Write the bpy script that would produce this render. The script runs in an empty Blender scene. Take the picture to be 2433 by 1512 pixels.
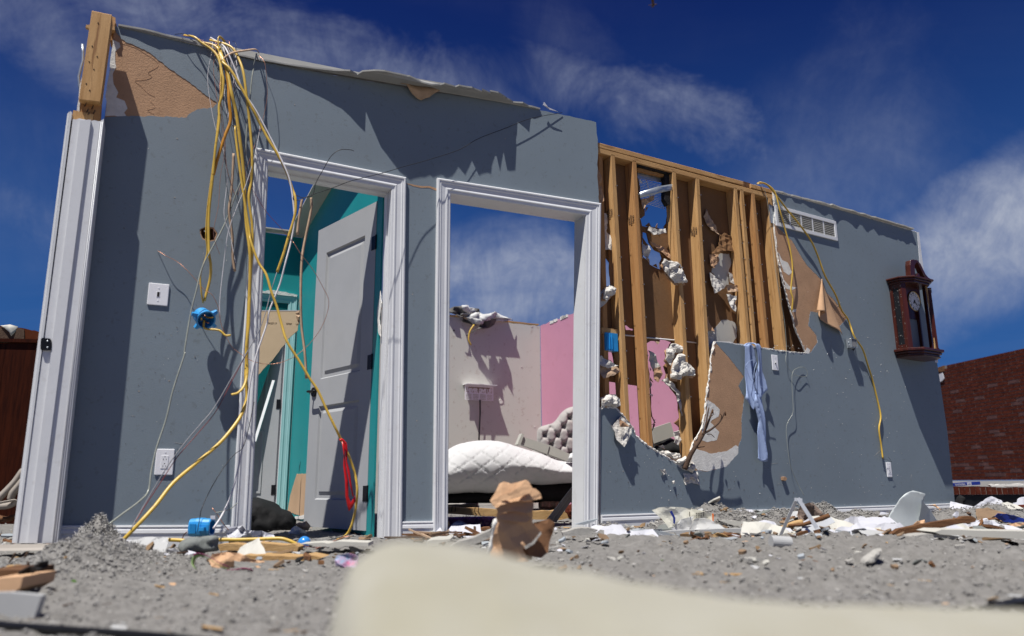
import bpy, bmesh, math, random
import numpy as np
from mathutils import Vector, Matrix, noise, geometry
random.seed(7); np.random.seed(7)
SC = bpy.context.scene
COL = SC.collection

# ------------------------------------------------------------------ camera, sky, sun, exposure
CAM_H = 0.29
F, CX, CY = 1780.0, 1216.5, 756.0           # focal length and centre in photo units (2433 wide)
TH, RO = math.atan(394/1780), 0.007
FWD = Vector((0, math.cos(TH), math.sin(TH)))
_u0 = Vector((0, -math.sin(TH), math.cos(TH))); _r0 = Vector((1, 0, 0))
UP = _u0*math.cos(RO) + _r0*math.sin(RO)
RT = _r0*math.cos(RO) - _u0*math.sin(RO)
EYE = Vector((0, 0, CAM_H))
cd = bpy.data.cameras.new('camera'); cam = bpy.data.objects.new('camera', cd); COL.objects.link(cam)
cam.matrix_world = Matrix(((RT.x, UP.x, -FWD.x, 0), (RT.y, UP.y, -FWD.y, 0), (RT.z, UP.z, -FWD.z, CAM_H), (0, 0, 0, 1)))
cd.sensor_width = 36; cd.lens = 36*F/2433; cd.clip_start = 0.02; cd.clip_end = 3000
cd.dof.use_dof = True; cd.dof.focus_distance = 5.4; cd.dof.aperture_fstop = 1.8
SC.camera = cam

SUN = Vector((1.15, 1.85, -5.0)).normalized()      # the way the light travels
w = bpy.data.worlds.new("World"); SC.world = w; w.use_nodes = True
nt = w.node_tree; nt.nodes.clear()
def N(nt, t, **k):
    n = nt.nodes.new(t)
    for a, b in k.items():
        if a.startswith('i_'):
            n.inputs[a[2:].replace('_', ' ')].default_value = b
        else: setattr(n, a, b)
    return n
out = N(nt, 'ShaderNodeOutputWorld'); bg = N(nt, 'ShaderNodeBackground'); bg.inputs[1].default_value = 0.05
sky = N(nt, 'ShaderNodeTexSky', sky_type='NISHITA', sun_disc=False)
sky.sun_elevation = math.asin(-SUN.z); sky.sun_rotation = math.atan2(-SUN.x, -SUN.y)
sky.altitude = 2600; sky.air_density = 1.0; sky.dust_density = 0.0; sky.ozone_density = 6.0
tint = N(nt, 'ShaderNodeMix', data_type='RGBA', blend_type='MULTIPLY'); tint.inputs[0].default_value = 1
tint.inputs[7].default_value = (0.115, 0.215, 0.68, 1)
nt.links.new(sky.outputs[0], tint.inputs[6])
# thin cirrus on the sky dome: noise on the direction projected to a flat cloud layer
tc = N(nt, 'ShaderNodeTexCoord'); sx = N(nt, 'ShaderNodeSeparateXYZ'); nt.links.new(tc.outputs['Generated'], sx.inputs[0])
zz = N(nt, 'ShaderNodeMath', operation='MAXIMUM'); zz.inputs[1].default_value = 0.0; nt.links.new(sx.outputs[2], zz.inputs[0])
za = N(nt, 'ShaderNodeMath', operation='ADD'); za.inputs[1].default_value = 0.10; nt.links.new(zz.outputs[0], za.inputs[0])
dx = N(nt, 'ShaderNodeMath', operation='DIVIDE'); dy = N(nt, 'ShaderNodeMath', operation='DIVIDE')
for d, i in ((dx, 0), (dy, 1)): nt.links.new(sx.outputs[i], d.inputs[0]); nt.links.new(za.outputs[0], d.inputs[1])
cb = N(nt, 'ShaderNodeCombineXYZ'); nt.links.new(dx.outputs[0], cb.inputs[0]); nt.links.new(dy.outputs[0], cb.inputs[1])
mp = N(nt, 'ShaderNodeMapping'); mp.inputs[1].default_value = (3.4, 1.7, 0); mp.inputs[2].default_value = (0, 0, 0.7); mp.inputs[3].default_value = (0.55, 1.1, 1)
nt.links.new(cb.outputs[0], mp.inputs[0])
n1 = N(nt, 'ShaderNodeTexNoise', i_Scale=1.05, i_Detail=9, i_Roughness=0.58, i_Distortion=0.9)
nt.links.new(mp.outputs[0], n1.inputs['Vector'])
n2 = N(nt, 'ShaderNodeTexNoise', i_Scale=0.42, i_Detail=3, i_Roughness=0.5); nt.links.new(mp.outputs[0], n2.inputs['Vector'])
cr = N(nt, 'ShaderNodeValToRGB'); cr.color_ramp.elements[0].position = 0.44; cr.color_ramp.elements[1].position = 0.74
cr.color_ramp.elements[0].color = (0, 0, 0, 1); cr.color_ramp.elements[1].color = (1, 1, 1, 1)
nt.links.new(n1.outputs[0], cr.inputs[0])
cr2 = N(nt, 'ShaderNodeValToRGB'); cr2.color_ramp.elements[0].position = 0.40; cr2.color_ramp.elements[1].position = 0.62
nt.links.new(n2.outputs[0], cr2.inputs[0])
def vmath(op, a, b):
    m = N(nt, 'ShaderNodeMath', operation=op)
    for i, v in enumerate((a, b)):
        if isinstance(v, (int, float)): m.inputs[i].default_value = v
        else: nt.links.new(v, m.inputs[i])
    return m.outputs[0]
cirrus = vmath('MULTIPLY', vmath('MULTIPLY', cr.outputs[0], vmath('ADD', vmath('MULTIPLY', cr2.outputs[0], 0.8), 0.2)), 0.10)
mp3 = N(nt, 'ShaderNodeMapping'); mp3.inputs[2].default_value = (0.3, 0.9, 0.5); mp3.inputs[3].default_value = (2.6, 4.6, 3.4)
nt.links.new(tc.outputs['Generated'], mp3.inputs[0])
n3 = N(nt, 'ShaderNodeTexNoise', i_Scale=2.2, i_Detail=12, i_Roughness=0.66, i_Distortion=0.5); nt.links.new(mp3.outputs[0], n3.inputs['Vector'])
# the long bank of cloud low on the right of the view: an ellipse of directions with frayed edges
def bank(d, ang, lx, ly, amp, fray=3.6):
    D = Vector(d).normalized(); A = Vector((-D.y, D.x, 0)).normalized()*-1; B = D.cross(A)*-1
    if B.z < 0: B = -B
    ca, sa = math.cos(ang), math.sin(ang)
    A2, B2 = A*ca + B*sa, B*ca - A*sa
    o = []
    for V_, L_ in ((A2, lx), (B2, ly)):
        dp = N(nt, 'ShaderNodeVectorMath', operation='DOT_PRODUCT'); dp.inputs[1].default_value = V_
        nt.links.new(tc.outputs['Generated'], dp.inputs[0])
        q = vmath('DIVIDE', dp.outputs['Value'], L_); o.append(vmath('MULTIPLY', q, q))
    dp = N(nt, 'ShaderNodeVectorMath', operation='DOT_PRODUCT'); dp.inputs[1].default_value = D
    nt.links.new(tc.outputs['Generated'], dp.inputs[0])
    front = vmath('GREATER_THAN', dp.outputs['Value'], 0.0)
    r = vmath('SUBTRACT', 1.0, vmath('ADD', o[0], o[1]))
    r = vmath('ADD', r, vmath('MULTIPLY', vmath('SUBTRACT', n3.outputs[0], 0.5), fray))
    m = N(nt, 'ShaderNodeMapRange', interpolation_type='SMOOTHSTEP'); nt.links.new(r, m.inputs[0])
    m.inputs[1].default_value = 0.0; m.inputs[2].default_value = 2.0; m.inputs[3].default_value = 0; m.inputs[4].default_value = amp
    return vmath('MULTIPLY', m.outputs[0], front)
def ray(px, py): return (FWD*F + RT*(px-CX) - UP*(py-CY)).normalized()
cl = cirrus
for a in ((ray(2500, 500), 0.36, 0.40, 0.100, 1.9, 1.3), (ray(1290, 690), -0.12, 0.34, 0.11, 0.95, 2.4), (ray(1560, 265), -0.38, 0.24, 0.055, 0.58), (ray(1950, 480), 0.9, 0.26, 0.16, 0.30, 1.6),
          (ray(1360, 90), -0.8, 0.14, 0.05, 0.10), (ray(700, 120), -0.2, 0.46, 0.085, 0.55), (ray(130, 80), -0.35, 0.28, 0.06, 0.40), (ray(2420, 880), 0.05, 0.45, 0.025, 0.10, 1.5),
          (ray(1950, 560), 0.5, 0.30, 0.06, 0.10), (ray(60, 500), -0.5, 0.14, 0.035, 0.25)):
    cl = vmath('MAXIMUM', cl, bank(*a))
# fine fibres drawn along the wind inside every cloud
mp4 = N(nt, 'ShaderNodeMapping'); mp4.inputs[2].default_value = (0.2, -0.45, 0.35); mp4.inputs[3].default_value = (9.0, 2.0, 5.0)
nt.links.new(tc.outputs['Generated'], mp4.inputs[0])
n4 = N(nt, 'ShaderNodeTexNoise', i_Scale=2.6, i_Detail=12, i_Roughness=0.7, i_Distortion=0.35); nt.links.new(mp4.outputs[0], n4.inputs['Vector'])
fb = N(nt, 'ShaderNodeMapRange'); fb.inputs[1].default_value = 0.34; fb.inputs[2].default_value = 0.66; fb.inputs[3].default_value = 0.5; fb.inputs[4].default_value = 1.2
nt.links.new(n4.outputs[0], fb.inputs[0])
cl = vmath('MINIMUM', vmath('MULTIPLY', cl, fb.outputs[0]), 1.0)
hz = N(nt, 'ShaderNodeMapRange', interpolation_type='SMOOTHSTEP'); nt.links.new(sx.outputs[2], hz.inputs[0])
hz.inputs[1].default_value = 0.0; hz.inputs[2].default_value = 0.64; hz.inputs[3].default_value = 0.95; hz.inputs[4].default_value = 0
az = N(nt, 'ShaderNodeMix', data_type='RGBA'); az.inputs[7].default_value = (0.46, 1.75, 4.9, 1)
nt.links.new(hz.outputs[0], az.inputs[0]); nt.links.new(tint.outputs[2], az.inputs[6])
mx = N(nt, 'ShaderNodeMix', data_type='RGBA'); mx.inputs[7].default_value = (5.4, 6.0, 7.6, 1)
nt.links.new(cl, mx.inputs[0]); nt.links.new(az.outputs[2], mx.inputs[6])
nt.links.new(mx.outputs[2], bg.inputs[0]); nt.links.new(bg.outputs[0], out.inputs[0])
sl = bpy.data.lights.new('sun', 'SUN'); sl.energy = 5.0; sl.angle = math.radians(0.5); sl.color = (1, 0.965, 0.90)
so = bpy.data.objects.new('sun', sl); COL.objects.link(so); so.rotation_euler = SUN.to_track_quat('-Z', 'Y').to_euler(); so.location = (-4, -5, 12)
SC.view_settings.view_transform = 'Standard'; SC.view_settings.look = 'None'; SC.view_settings.gamma = 1
SC.view_settings.exposure = 0.45; SC.view_settings.use_curve_mapping = False
SC.cycles.max_bounces = 6; SC.cycles.diffuse_bounces = 3; SC.cycles.use_denoising = True

# ------------------------------------------------------------------ materials
MATS = {}
def mat(name, c, rough=0.8, var=0.12, scale=6.0, bump=0.0, bscale=60.0, stretch=(1, 1, 1), rot=0.0, c2=None, metal=0.0, spec=0.3,
        speck=None, speck_amt=0.0, speck_scale=90, trans=0.0, alpha=1.0, dirt=0.0, island=0.0, detail=6, sheen=0.0):
    if name in MATS: return MATS[name]
    m = bpy.data.materials.new(name); m.use_nodes = True; t = m.node_tree; b = t.nodes['Principled BSDF']; MATS[name] = m
    L = t.links.new
    tcn = N(t, 'ShaderNodeTexCoord'); mpn = N(t, 'ShaderNodeMapping'); mpn.inputs[2].default_value = (0, 0, rot); mpn.inputs[3].default_value = stretch
    if rot: mpn.vector_type = 'TEXTURE'; mpn.inputs[3].default_value = tuple(1/s for s in stretch)
    oi = N(t, 'ShaderNodeObjectInfo'); va = N(t, 'ShaderNodeVectorMath', operation='ADD')
    L(tcn.outputs['Object'], mpn.inputs[0]); L(mpn.outputs[0], va.inputs[0])
    sc_ = N(t, 'ShaderNodeMath', operation='MULTIPLY'); sc_.inputs[1].default_value = 37.0; L(oi.outputs['Random'], sc_.inputs[0]); L(sc_.outputs[0], va.inputs[1])
    vec = va.outputs[0]
    nz = N(t, 'ShaderNodeTexNoise', i_Scale=scale, i_Detail=detail, i_Roughness=0.6); L(vec, nz.inputs['Vector'])
    mixn = N(t, 'ShaderNodeMix', data_type='RGBA')
    c = tuple(c); c2 = tuple(c2) if c2 else None
    lo = tuple(max(0, x*(1-var)) for x in c) if not c2 else c
    hi = tuple(min(1, x*(1+var)) for x in c) if not c2 else c2
    mixn.inputs[6].default_value = lo+(1,); mixn.inputs[7].default_value = hi+(1,)
    mr = N(t, 'ShaderNodeMapRange'); mr.inputs[1].default_value = 0.32; mr.inputs[2].default_value = 0.68; L(nz.outputs[0], mr.inputs[0]); L(mr.outputs[0], mixn.inputs[0])
    col = mixn.outputs[2]
    if island:
        ge = N(t, 'ShaderNodeNewGeometry'); hsv = N(t, 'ShaderNodeHueSaturation')
        mm = N(t, 'ShaderNodeMapRange'); mm.inputs[3].default_value = 1-island; mm.inputs[4].default_value = 1+island
        L(ge.outputs['Random Per Island'], mm.inputs[0]); L(mm.outputs[0], hsv.inputs['Value']); L(col, hsv.inputs['Color']); col = hsv.outputs[0]
    if speck:
        n3 = N(t, 'ShaderNodeTexNoise', i_Scale=speck_scale, i_Detail=3, i_Roughness=0.7); L(vec, n3.inputs['Vector'])
        m3 = N(t, 'ShaderNodeMapRange'); m3.inputs[1].default_value = 0.60; m3.inputs[2].default_value = 0.68; m3.inputs[4].default_value = speck_amt
        L(n3.outputs[0], m3.inputs[0]); x3 = N(t, 'ShaderNodeMix', data_type='RGBA'); x3.inputs[7].default_value = tuple(speck)+(1,)
        L(m3.outputs[0], x3.inputs[0]); L(col, x3.inputs[6]); col = x3.outputs[2]
    if dirt:
        n4 = N(t, 'ShaderNodeTexNoise', i_Scale=1.7, i_Detail=8, i_Roughness=0.65); L(tcn.outputs['Object'], n4.inputs['Vector'])
        m4 = N(t, 'ShaderNodeMapRange'); m4.inputs[1].default_value = 0.48; m4.inputs[2].default_value = 0.75; m4.inputs[4].default_value = dirt
        L(n4.outputs[0], m4.inputs[0]); x4 = N(t, 'ShaderNodeMix', data_type='RGBA'); x4.inputs[7].default_value = (0.20, 0.17, 0.13, 1)
        L(m4.outputs[0], x4.inputs[0]); L(col, x4.inputs[6]); col = x4.outputs[2]
    L(col, b.inputs['Base Color'])
    b.inputs['Roughness'].default_value = rough; b.inputs['Metallic'].default_value = metal; b.inputs['Specular IOR Level'].default_value = spec
    if trans: b.inputs['Transmission Weight'].default_value = trans
    if alpha < 1: b.inputs['Alpha'].default_value = alpha
    if sheen: b.inputs['Sheen Weight'].default_value = sheen
    if bump:
        n5 = N(t, 'ShaderNodeTexNoise', i_Scale=bscale, i_Detail=5, i_Roughness=0.65); L(vec, n5.inputs['Vector'])
        bp = N(t, 'ShaderNodeBump'); bp.inputs['Strength'].default_value = min(1, bump); bp.inputs['Distance'].default_value = 0.004*max(1, bump)
        L(n5.outputs[0], bp.inputs['Height']); L(bp.outputs[0], b.inputs['Normal'])
    return m
WROT = math.radians(90-64.9)
blue = mat('blue_grey_wall_paint', (0.185, 0.226, 0.262), 0.55, 0.05, 1.6, 0.25, 160, speck=(0.08, 0.07, 0.06), speck_amt=0.22, speck_scale=30, dirt=0.09)
gypc = mat('chunk_gypsum', (0.46, 0.43, 0.39), 0.95, 0.12, 22, 1.0, 90, c2=(.66, .64, .60), speck=(0.33, 0.24, 0.17), speck_amt=0.7, speck_scale=30)
gypg = mat('dusty_gypsum', (0.33, 0.32, 0.30), 0.95, 0.12, 22, 1.0, 90, speck=(0.2, 0.17, 0.14), speck_amt=0.4, speck_scale=45)
whiteg = mat('dusty_white_board', (0.37, 0.375, 0.38), 0.5, 0.05, 6, dirt=.15)
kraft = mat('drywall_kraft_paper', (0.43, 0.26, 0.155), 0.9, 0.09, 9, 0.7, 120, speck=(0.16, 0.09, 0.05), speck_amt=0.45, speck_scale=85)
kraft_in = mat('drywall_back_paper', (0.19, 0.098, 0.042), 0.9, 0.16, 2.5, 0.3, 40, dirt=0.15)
gypsum = mat('broken_gypsum', (0.70, 0.685, 0.65), 0.95, 0.10, 22, 1.0, 90, speck=(0.45, 0.36, 0.28), speck_amt=0.25, speck_scale=45)
white = mat('white_trim_paint', (0.66, 0.67, 0.69), 0.42, 0.04, 4, 0.1, 60, speck=(0.30, 0.25, 0.2), speck_amt=0.12, speck_scale=17, dirt=0.03)
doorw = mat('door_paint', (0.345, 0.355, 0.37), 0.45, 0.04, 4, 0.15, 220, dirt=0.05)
plast = mat('white_plastic', (0.80, 0.80, 0.83), 0.35, 0.02, 9)
slot = mat('dark_slot', (0.015, 0.013, 0.012), 0.6)
wood_v = mat('pine_stud', (0.42, 0.23, 0.085), 0.75, 0.1, 3.2, 0.35, 30, stretch=(16, 16, 1.0), c2=(0.56, 0.335, 0.145), speck=(0.20, 0.085, 0.03), speck_amt=0.7, speck_scale=2.6, detail=4)
wood_v2 = mat('pine_stud_reddish', (0.37, 0.175, 0.06), 0.75, 0.1, 3.2, 0.35, 30, stretch=(16, 16, 1.0), c2=(0.48, 0.26, 0.105), speck=(0.20, 0.085, 0.03), speck_amt=0.7, speck_scale=2.6, detail=4)
wood_h = mat('pine_plate', (0.42, 0.23, 0.09), 0.75, 0.1, 3.0, 0.35, 30, stretch=(1.0, 16, 16), rot=WROT, c2=(0.54, 0.325, 0.14), speck=(0.22, 0.1, 0.04), speck_amt=0.7, speck_scale=2.6, detail=4)
wood_x = mat('splintered_wood', (0.34, 0.2, 0.08), 0.8, 0.1, 3.0, 0.8, 20, stretch=(2, 14, 14), c2=(0.46, 0.3, 0.14), detail=4)
wood_old = mat('weathered_brown_wood', (0.07, 0.03, 0.014), 0.85, 0.1, 3.0, 1.0, 20, stretch=(2, 12, 12), c2=(0.18, 0.085, 0.035), detail=5)
wood_dark = mat('dark_stained_panel', (0.016, 0.0032, 0.0014), 0.5, 0.1, 4.0, 0.3, 20, stretch=(14, 14, 1), c2=(0.042, 0.009, 0.003), detail=5, spec=0.08)
mahog = mat('mahogany', (0.035, 0.008, 0.005), 0.30, 0.1, 5, 0.1, 20, stretch=(9, 9, 1), c2=(0.075, 0.015, 0.008), spec=0.5)
teal = mat('teal_paint', (0.011, 0.25, 0.262), 0.5, 0.05, 2, 0.15, 120, dirt=0.06)
tealtrim = mat('pale_teal_trim', (0.30, 0.52, 0.53), 0.5, 0.04, 4)
pink = mat('pink_paint', (0.54, 0.25, 0.355), 0.6, 0.04, 2, 0.1, 90, speck=(0.42, 0.16, 0.2), speck_amt=0.25, speck_scale=11)
beige = mat('beige_pink_paint', (0.57, 0.585, 0.53), 0.6, 0.05, 1.3, 0.1, 90, c2=(0.57, 0.555, 0.505), speck=(0.25, 0.15, 0.10), speck_amt=0.3, speck_scale=14)
yel = mat('yellow_cable_sheath', (0.56, 0.37, 0.06), 0.38, 0.10, 12, spec=0.45, speck=(0.25, 0.14, 0.03), speck_amt=0.5, speck_scale=30)
wcab = mat('white_cable_sheath', (0.66, 0.64, 0.66), 0.4, 0.07, 12)
clearc = mat('clear_cable_sheath', (0.27, 0.285, 0.25), 0.25, 0.15, 20, spec=0.6)
copper = mat('copper_wire', (0.5, 0.25, 0.17), 0.35, 0.12, 30, metal=0.75)
blackc = mat('black_wire', (0.018, 0.018, 0.022), 0.4, 0.1, 9)
redc = mat('dark_red_wire', (0.13, 0.02, 0.02), 0.4)
papr = mat('brown_paper_strip', (0.40, 0.28, 0.19), 0.85, 0.2, 20)
blueb = mat('blue_plastic', (0.025, 0.26, 0.60), 0.35, 0.08, 8, spec=0.5, dirt=0.05)
blackm = mat('black_metal', (0.010, 0.010, 0.011), 0.35, 0.2, 20, metal=0.2)
galv = mat('galvanised_steel', (0.42, 0.46, 0.50), 0.38, 0.15, 14, metal=0.65, dirt=0.2)
insul = mat('shredded_insulation', (0.135, 0.13, 0.124), 0.97, 0.1, 28, 1.4, 75, c2=(0.205, 0.198, 0.19), speck=(0.09, 0.085, 0.08), speck_amt=0.4, speck_scale=50)
clump = mat('insulation_clumps', (0.2, 0.195, 0.187), 0.97, 0.12, 45, 0.8, 160, c2=(0.3, 0.29, 0.28), island=0.18)
fibre = mat('insulation_fibres', (0.36, 0.35, 0.335), 0.95, 0.1, 30, island=0.3)
cream = mat('cream_fleece', (0.335, 0.315, 0.235), 0.95, 0.07, 14, 1.0, 220, c2=(0.385, 0.37, 0.3), sheen=0.3)
cardb = mat('brown_cardboard', (0.53, 0.33, 0.195), 0.85, 0.08, 5, 0.2, 60, dirt=0.15)
paper = mat('white_paper', (0.46, 0.465, 0.51), 0.75, 0.04, 6, 0.15, 60, dirt=0.1)
shirtm = mat('light_blue_cotton', (0.30, 0.385, 0.60), 0.85, 0.06, 10, 0.5, 260)
redm = mat('red_ribbon', (0.48, 0.010, 0.012), 0.35, 0.1, 8)
blackf = mat('black_fabric', (0.006, 0.006, 0.007), 0.85, 0.3, 9, 0.6, 60)
mattr = mat('white_quilted_fabric', (0.52, 0.52, 0.53), 0.8, 0.03, 9, 0.4, 190, dirt=0.1)
greyf = mat('grey_velvet', (0.34, 0.32, 0.31), 0.8, 0.1, 9, 0.3, 120, sheen=0.4)
greyc = mat('grey_cloth', (0.14, 0.15, 0.145), 0.9, 0.15, 9, 0.6, 90)
brickm = mat('red_brick', (0.045, 0.0095, 0.0055), 0.85, 0.1, 9, 1.0, 60, c2=(0.088, 0.021, 0.012), speck=(0.2, 0.13, 0.11), speck_amt=0.35, speck_scale=22, spec=0.08)
brickd = mat('dark_brick', (0.05, 0.02, 0.02), 0.85, 0.1, 9, 1.0, 60, c2=(0.10, 0.045, 0.04))
mortar = mat('mortar', (0.19, 0.155, 0.14), 0.95, 0.15, 20, 0.8, 60)
barkm = mat('bark', (0.075, 0.045, 0.03), 0.9, 0.3, 20, 1.0, 60)
leafm = mat('green_leaf', (0.07, 0.14, 0.03), 0.6, 0.3, 20)
offw = mat('offwhite_board', (0.46, 0.45, 0.41), 0.6, 0.05, 5, 0.1, 40, dirt=0.1)
paleb = mat('pale_blue_board', (0.28, 0.31, 0.34), 0.6, 0.06, 5, 0.2, 40, dirt=0.25)
vinyl = mat('tan_vinyl', (0.28, 0.25, 0.22), 0.5, 0.05, 5, dirt=0.2)
orange = mat('orange_plastic', (0.55, 0.14, 0.02), 0.4)
purple = mat('purple_plush', (0.13, 0.035, 0.24), 0.95, 0.2, 20, 1.0, 60, sheen=0.5)
pinkpl = mat('pink_plush', (0.25, 0.11, 0.2), 0.95, 0.25, 20, 1.0, 60)
clearp = mat('clear_plastic_film', (0.78, 0.78, 0.76), 0.2, 0.05, 9, 0.4, 30, alpha=0.62, spec=0.6)
glassd = mat('dark_glass', (0.012, 0.012, 0.014), 0.06, 0.1, 6, spec=0.6)
chrome = mat('chrome', (0.75, 0.76, 0.78), 0.12, 0.05, 9, metal=1.0)
blueg = mat('royal_blue_plastic', (0.015, 0.03, 0.2), 0.35, 0.1, 8)
orangew = mat('orange_brown_board', (0.09, 0.022, 0.007), 0.6, 0.2, 5, dirt=0.3, spec=0.08)
char_ = mat('charred_duct_tape', (0.012, 0.012, 0.014), 0.7, 0.3, 20, 1.0, 40)
soil = mat('ground_dust', (0.12, 0.115, 0.108), 0.97, 0.1, 3, 1.0, 60, c2=(0.16, 0.15, 0.145), dirt=0.2)

# ------------------------------------------------------------------ object helpers
def tag(o, label=None, cat=None, group=None, kind=None):
    if label: o['label'] = label
    if cat: o['category'] = cat
    if group: o['group'] = group
    if kind: o['kind'] = kind
    return o
def thing(name, loc, label, cat, group=None):
    o = bpy.data.objects.new(name, None); COL.objects.link(o); o.location = loc; o.empty_display_size = 0.1
    return tag(o, label, cat, group)
def wpos(o):
    v = Vector(o.location)
    while o.parent: o = o.parent; v = v + o.location
    return v
def mesh(name, vs, fs, m, parent=None, smooth=False, label=None, cat=None, group=None, kind=None, solid=0.0, mats=None, fmat=None):
    """one mesh object from world-space vertices; its origin goes to the middle of its base"""
    vs = [Vector(v) for v in vs]
    lo = Vector([min(v[i] for v in vs) for i in range(3)]); hi = Vector([max(v[i] for v in vs) for i in range(3)])
    o0 = Vector(((lo.x+hi.x)/2, (lo.y+hi.y)/2, lo.z))
    me = bpy.data.meshes.new(name); me.from_pydata([tuple(v-o0) for v in vs], [], fs)
    for q in (mats or [m]): me.materials.append(q)
    if fmat:
        for p, k in zip(me.polygons, fmat): p.material_index = k
    bm = bmesh.new(); bm.from_mesh(me); bmesh.ops.recalc_face_normals(bm, faces=bm.faces); bm.to_mesh(me); bm.free()
    if smooth:
        for p in me.polygons: p.use_smooth = True
    me.update()
    o = bpy.data.objects.new(name, me); COL.objects.link(o)
    if parent: o.parent = parent; o.location = o0 - wpos(parent)
    else: o.location = o0
    if solid:
        md = o.modifiers.new('thickness', 'SOLIDIFY'); md.thickness = solid; md.offset = 0
    return tag(o, label, cat, group, kind)
class Plane:
    """a vertical plane through O running along yaw direction d; n faces the camera side"""
    def __init__(s, O, ang):
        s.O = Vector((O[0], O[1], 0)); s.d = Vector((math.sin(math.radians(ang)), math.cos(math.radians(ang)), 0))
        s.n = Vector((s.d.y, -s.d.x, 0))
    def uz(s, px, py, off=0.0):
        r = ray(px, py); t = ((s.O + s.n*off - EYE).dot(s.n))/r.dot(s.n); p = EYE + r*t
        return ((p-s.O).dot(s.d), p.z)
    def w(s, u, z, off=0.0): return s.O + s.d*u + s.n*off + Vector((0, 0, z))
    def hit(s, px, py, off=0.0):
        u, z = s.uz(px, py, off); return s.w(u, z, off)
def at_h(px, py, z=0.0):
    r = ray(px, py); t = (z-CAM_H)/r.z; return EYE + r*t
def at_y(px, py, Y):
    r = ray(px, py); return EYE + r*(Y/r.y)
def jag(pts, amp, step, seed=0, closed=True, skip=()):
    """roughen an outline: subdivide and push points about"""
    rnd = random.Random(seed); o = []
    n = len(pts)
    for i in range(n if closed else n-1):
        a, b = Vector(pts[i]), Vector(pts[(i+1) % n]); L = (b-a).length; k = max(1, int(L/step))
        if i in skip: k = 1
        t = (b-a).normalized() if L else Vector((1, 0)); nn = Vector((-t.y, t.x))
        for j in range(k):
            p = a + (b-a)*(j/k)
            if i not in skip and j: p += nn*rnd.uniform(-amp, amp) + t*rnd.uniform(-.3, .3)*L/k
            o.append((p.x, p.y))
    if not closed: o.append(tuple(pts[-1]))
    return o
def slab(name, plane, loops, f, b, m, parent=None, **k):
    """outline (with holes) given as (u,z) loops on a plane, extruded from offset b to offset f"""
    lv = [[Vector((u, z, 0)) for u, z in lp] for lp in loops]
    tris = geometry.tessellate_polygon(lv)
    flat = [p for lp in loops for p in lp]; n = len(flat)
    vs = [plane.w(u, z, f) for u, z in flat] + [plane.w(u, z, b) for u, z in flat]
    fs = [tuple(t) for t in tris] + [tuple(i+n for i in reversed(t)) for t in tris]
    i0 = 0
    for lp in loops:
        q = len(lp)
        for i in range(q):
            a, c = i0+i, i0+(i+1) % q; fs.append((a, c, c+n, a+n))
        i0 += q
    return mesh(name, vs, fs, m, parent, **k)
def PX(plane, pts, off=0.0): return [plane.uz(x, y, off) for x, y in pts]
def box8(name, P, m, parent=None, **k):
    """P: 4 bottom points then 4 top points"""
    fs = [(0, 1, 2, 3), (4, 5, 6, 7), (0, 1, 5, 4), (1, 2, 6, 5), (2, 3, 7, 6), (3, 0, 4, 7)]
    o = mesh(name, P, fs, m, parent, **k); return o
def bevel(o, wd=0.002, seg=1):
    md = o.modifiers.new('edge', 'BEVEL'); md.width = wd; md.segments = seg; md.limit_method = 'ANGLE'; return o
def obox(name, plane, u0, u1, z0, z1, o0, o1, m, parent=None, **k):
    P = [plane.w(u0, z0, o0), plane.w(u1, z0, o0), plane.w(u1, z0, o1), plane.w(u0, z0, o1),
         plane.w(u0, z1, o0), plane.w(u1, z1, o0), plane.w(u1, z1, o1), plane.w(u0, z1, o1)]
    return box8(name, P, m, parent, **k)
def smooth_path(pts, k=6):
    P = [Vector(p) for p in pts]
    if len(P) < 3: return P
    P = [P[0]*2-P[1]] + P + [P[-1]*2-P[-2]]; o = []
    for i in range(1, len(P)-2):
        a, b, c, d = P[i-1:i+3]
        for j in range(k):
            t = j/k
            o.append(0.5*((2*b) + (c-a)*t + (2*a-5*b+4*c-d)*t*t + (3*b-a-3*c+d)*t**3))
    o.append(P[-2]); return o
def tube_data(path, r, sides=7, flat=1.0, taper=None):
    vs, fs = [], []; n = len(path); up = None
    for i, p in enumerate(path):
        t = (path[min(i+1, n-1)]-path[max(i-1, 0)]).normalized()
        if up is None:
            up = Vector((0.3, -1, 0.1)); 
        up = (up - t*up.dot(t)).normalized(); sd = t.cross(up)
        rr = r if taper is None else r*(taper[0]+(taper[1]-taper[0])*i/(n-1))
        for k in range(sides):
            a = 2*math.pi*k/sides; vs.append(p + up*(math.cos(a)*rr/flat**.5) + sd*(math.sin(a)*rr*flat**.5))
    for i in range(n-1):
        for k in range(sides):
            a = i*sides+k; b = i*sides+(k+1) % sides; fs.append((a, b, b+sides, a+sides))
    fs.append(tuple(range(sides))); fs.append(tuple((n-1)*sides+k for k in range(sides)))
    return vs, fs
def tube(name, path, r, m, parent=None, sides=7, flat=1.0, k=6, taper=None, **kw):
    vs, fs = tube_data(smooth_path(path, k), r, sides, flat, taper)
    return mesh(name, vs, fs, m, parent, smooth=True, **kw)
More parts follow.
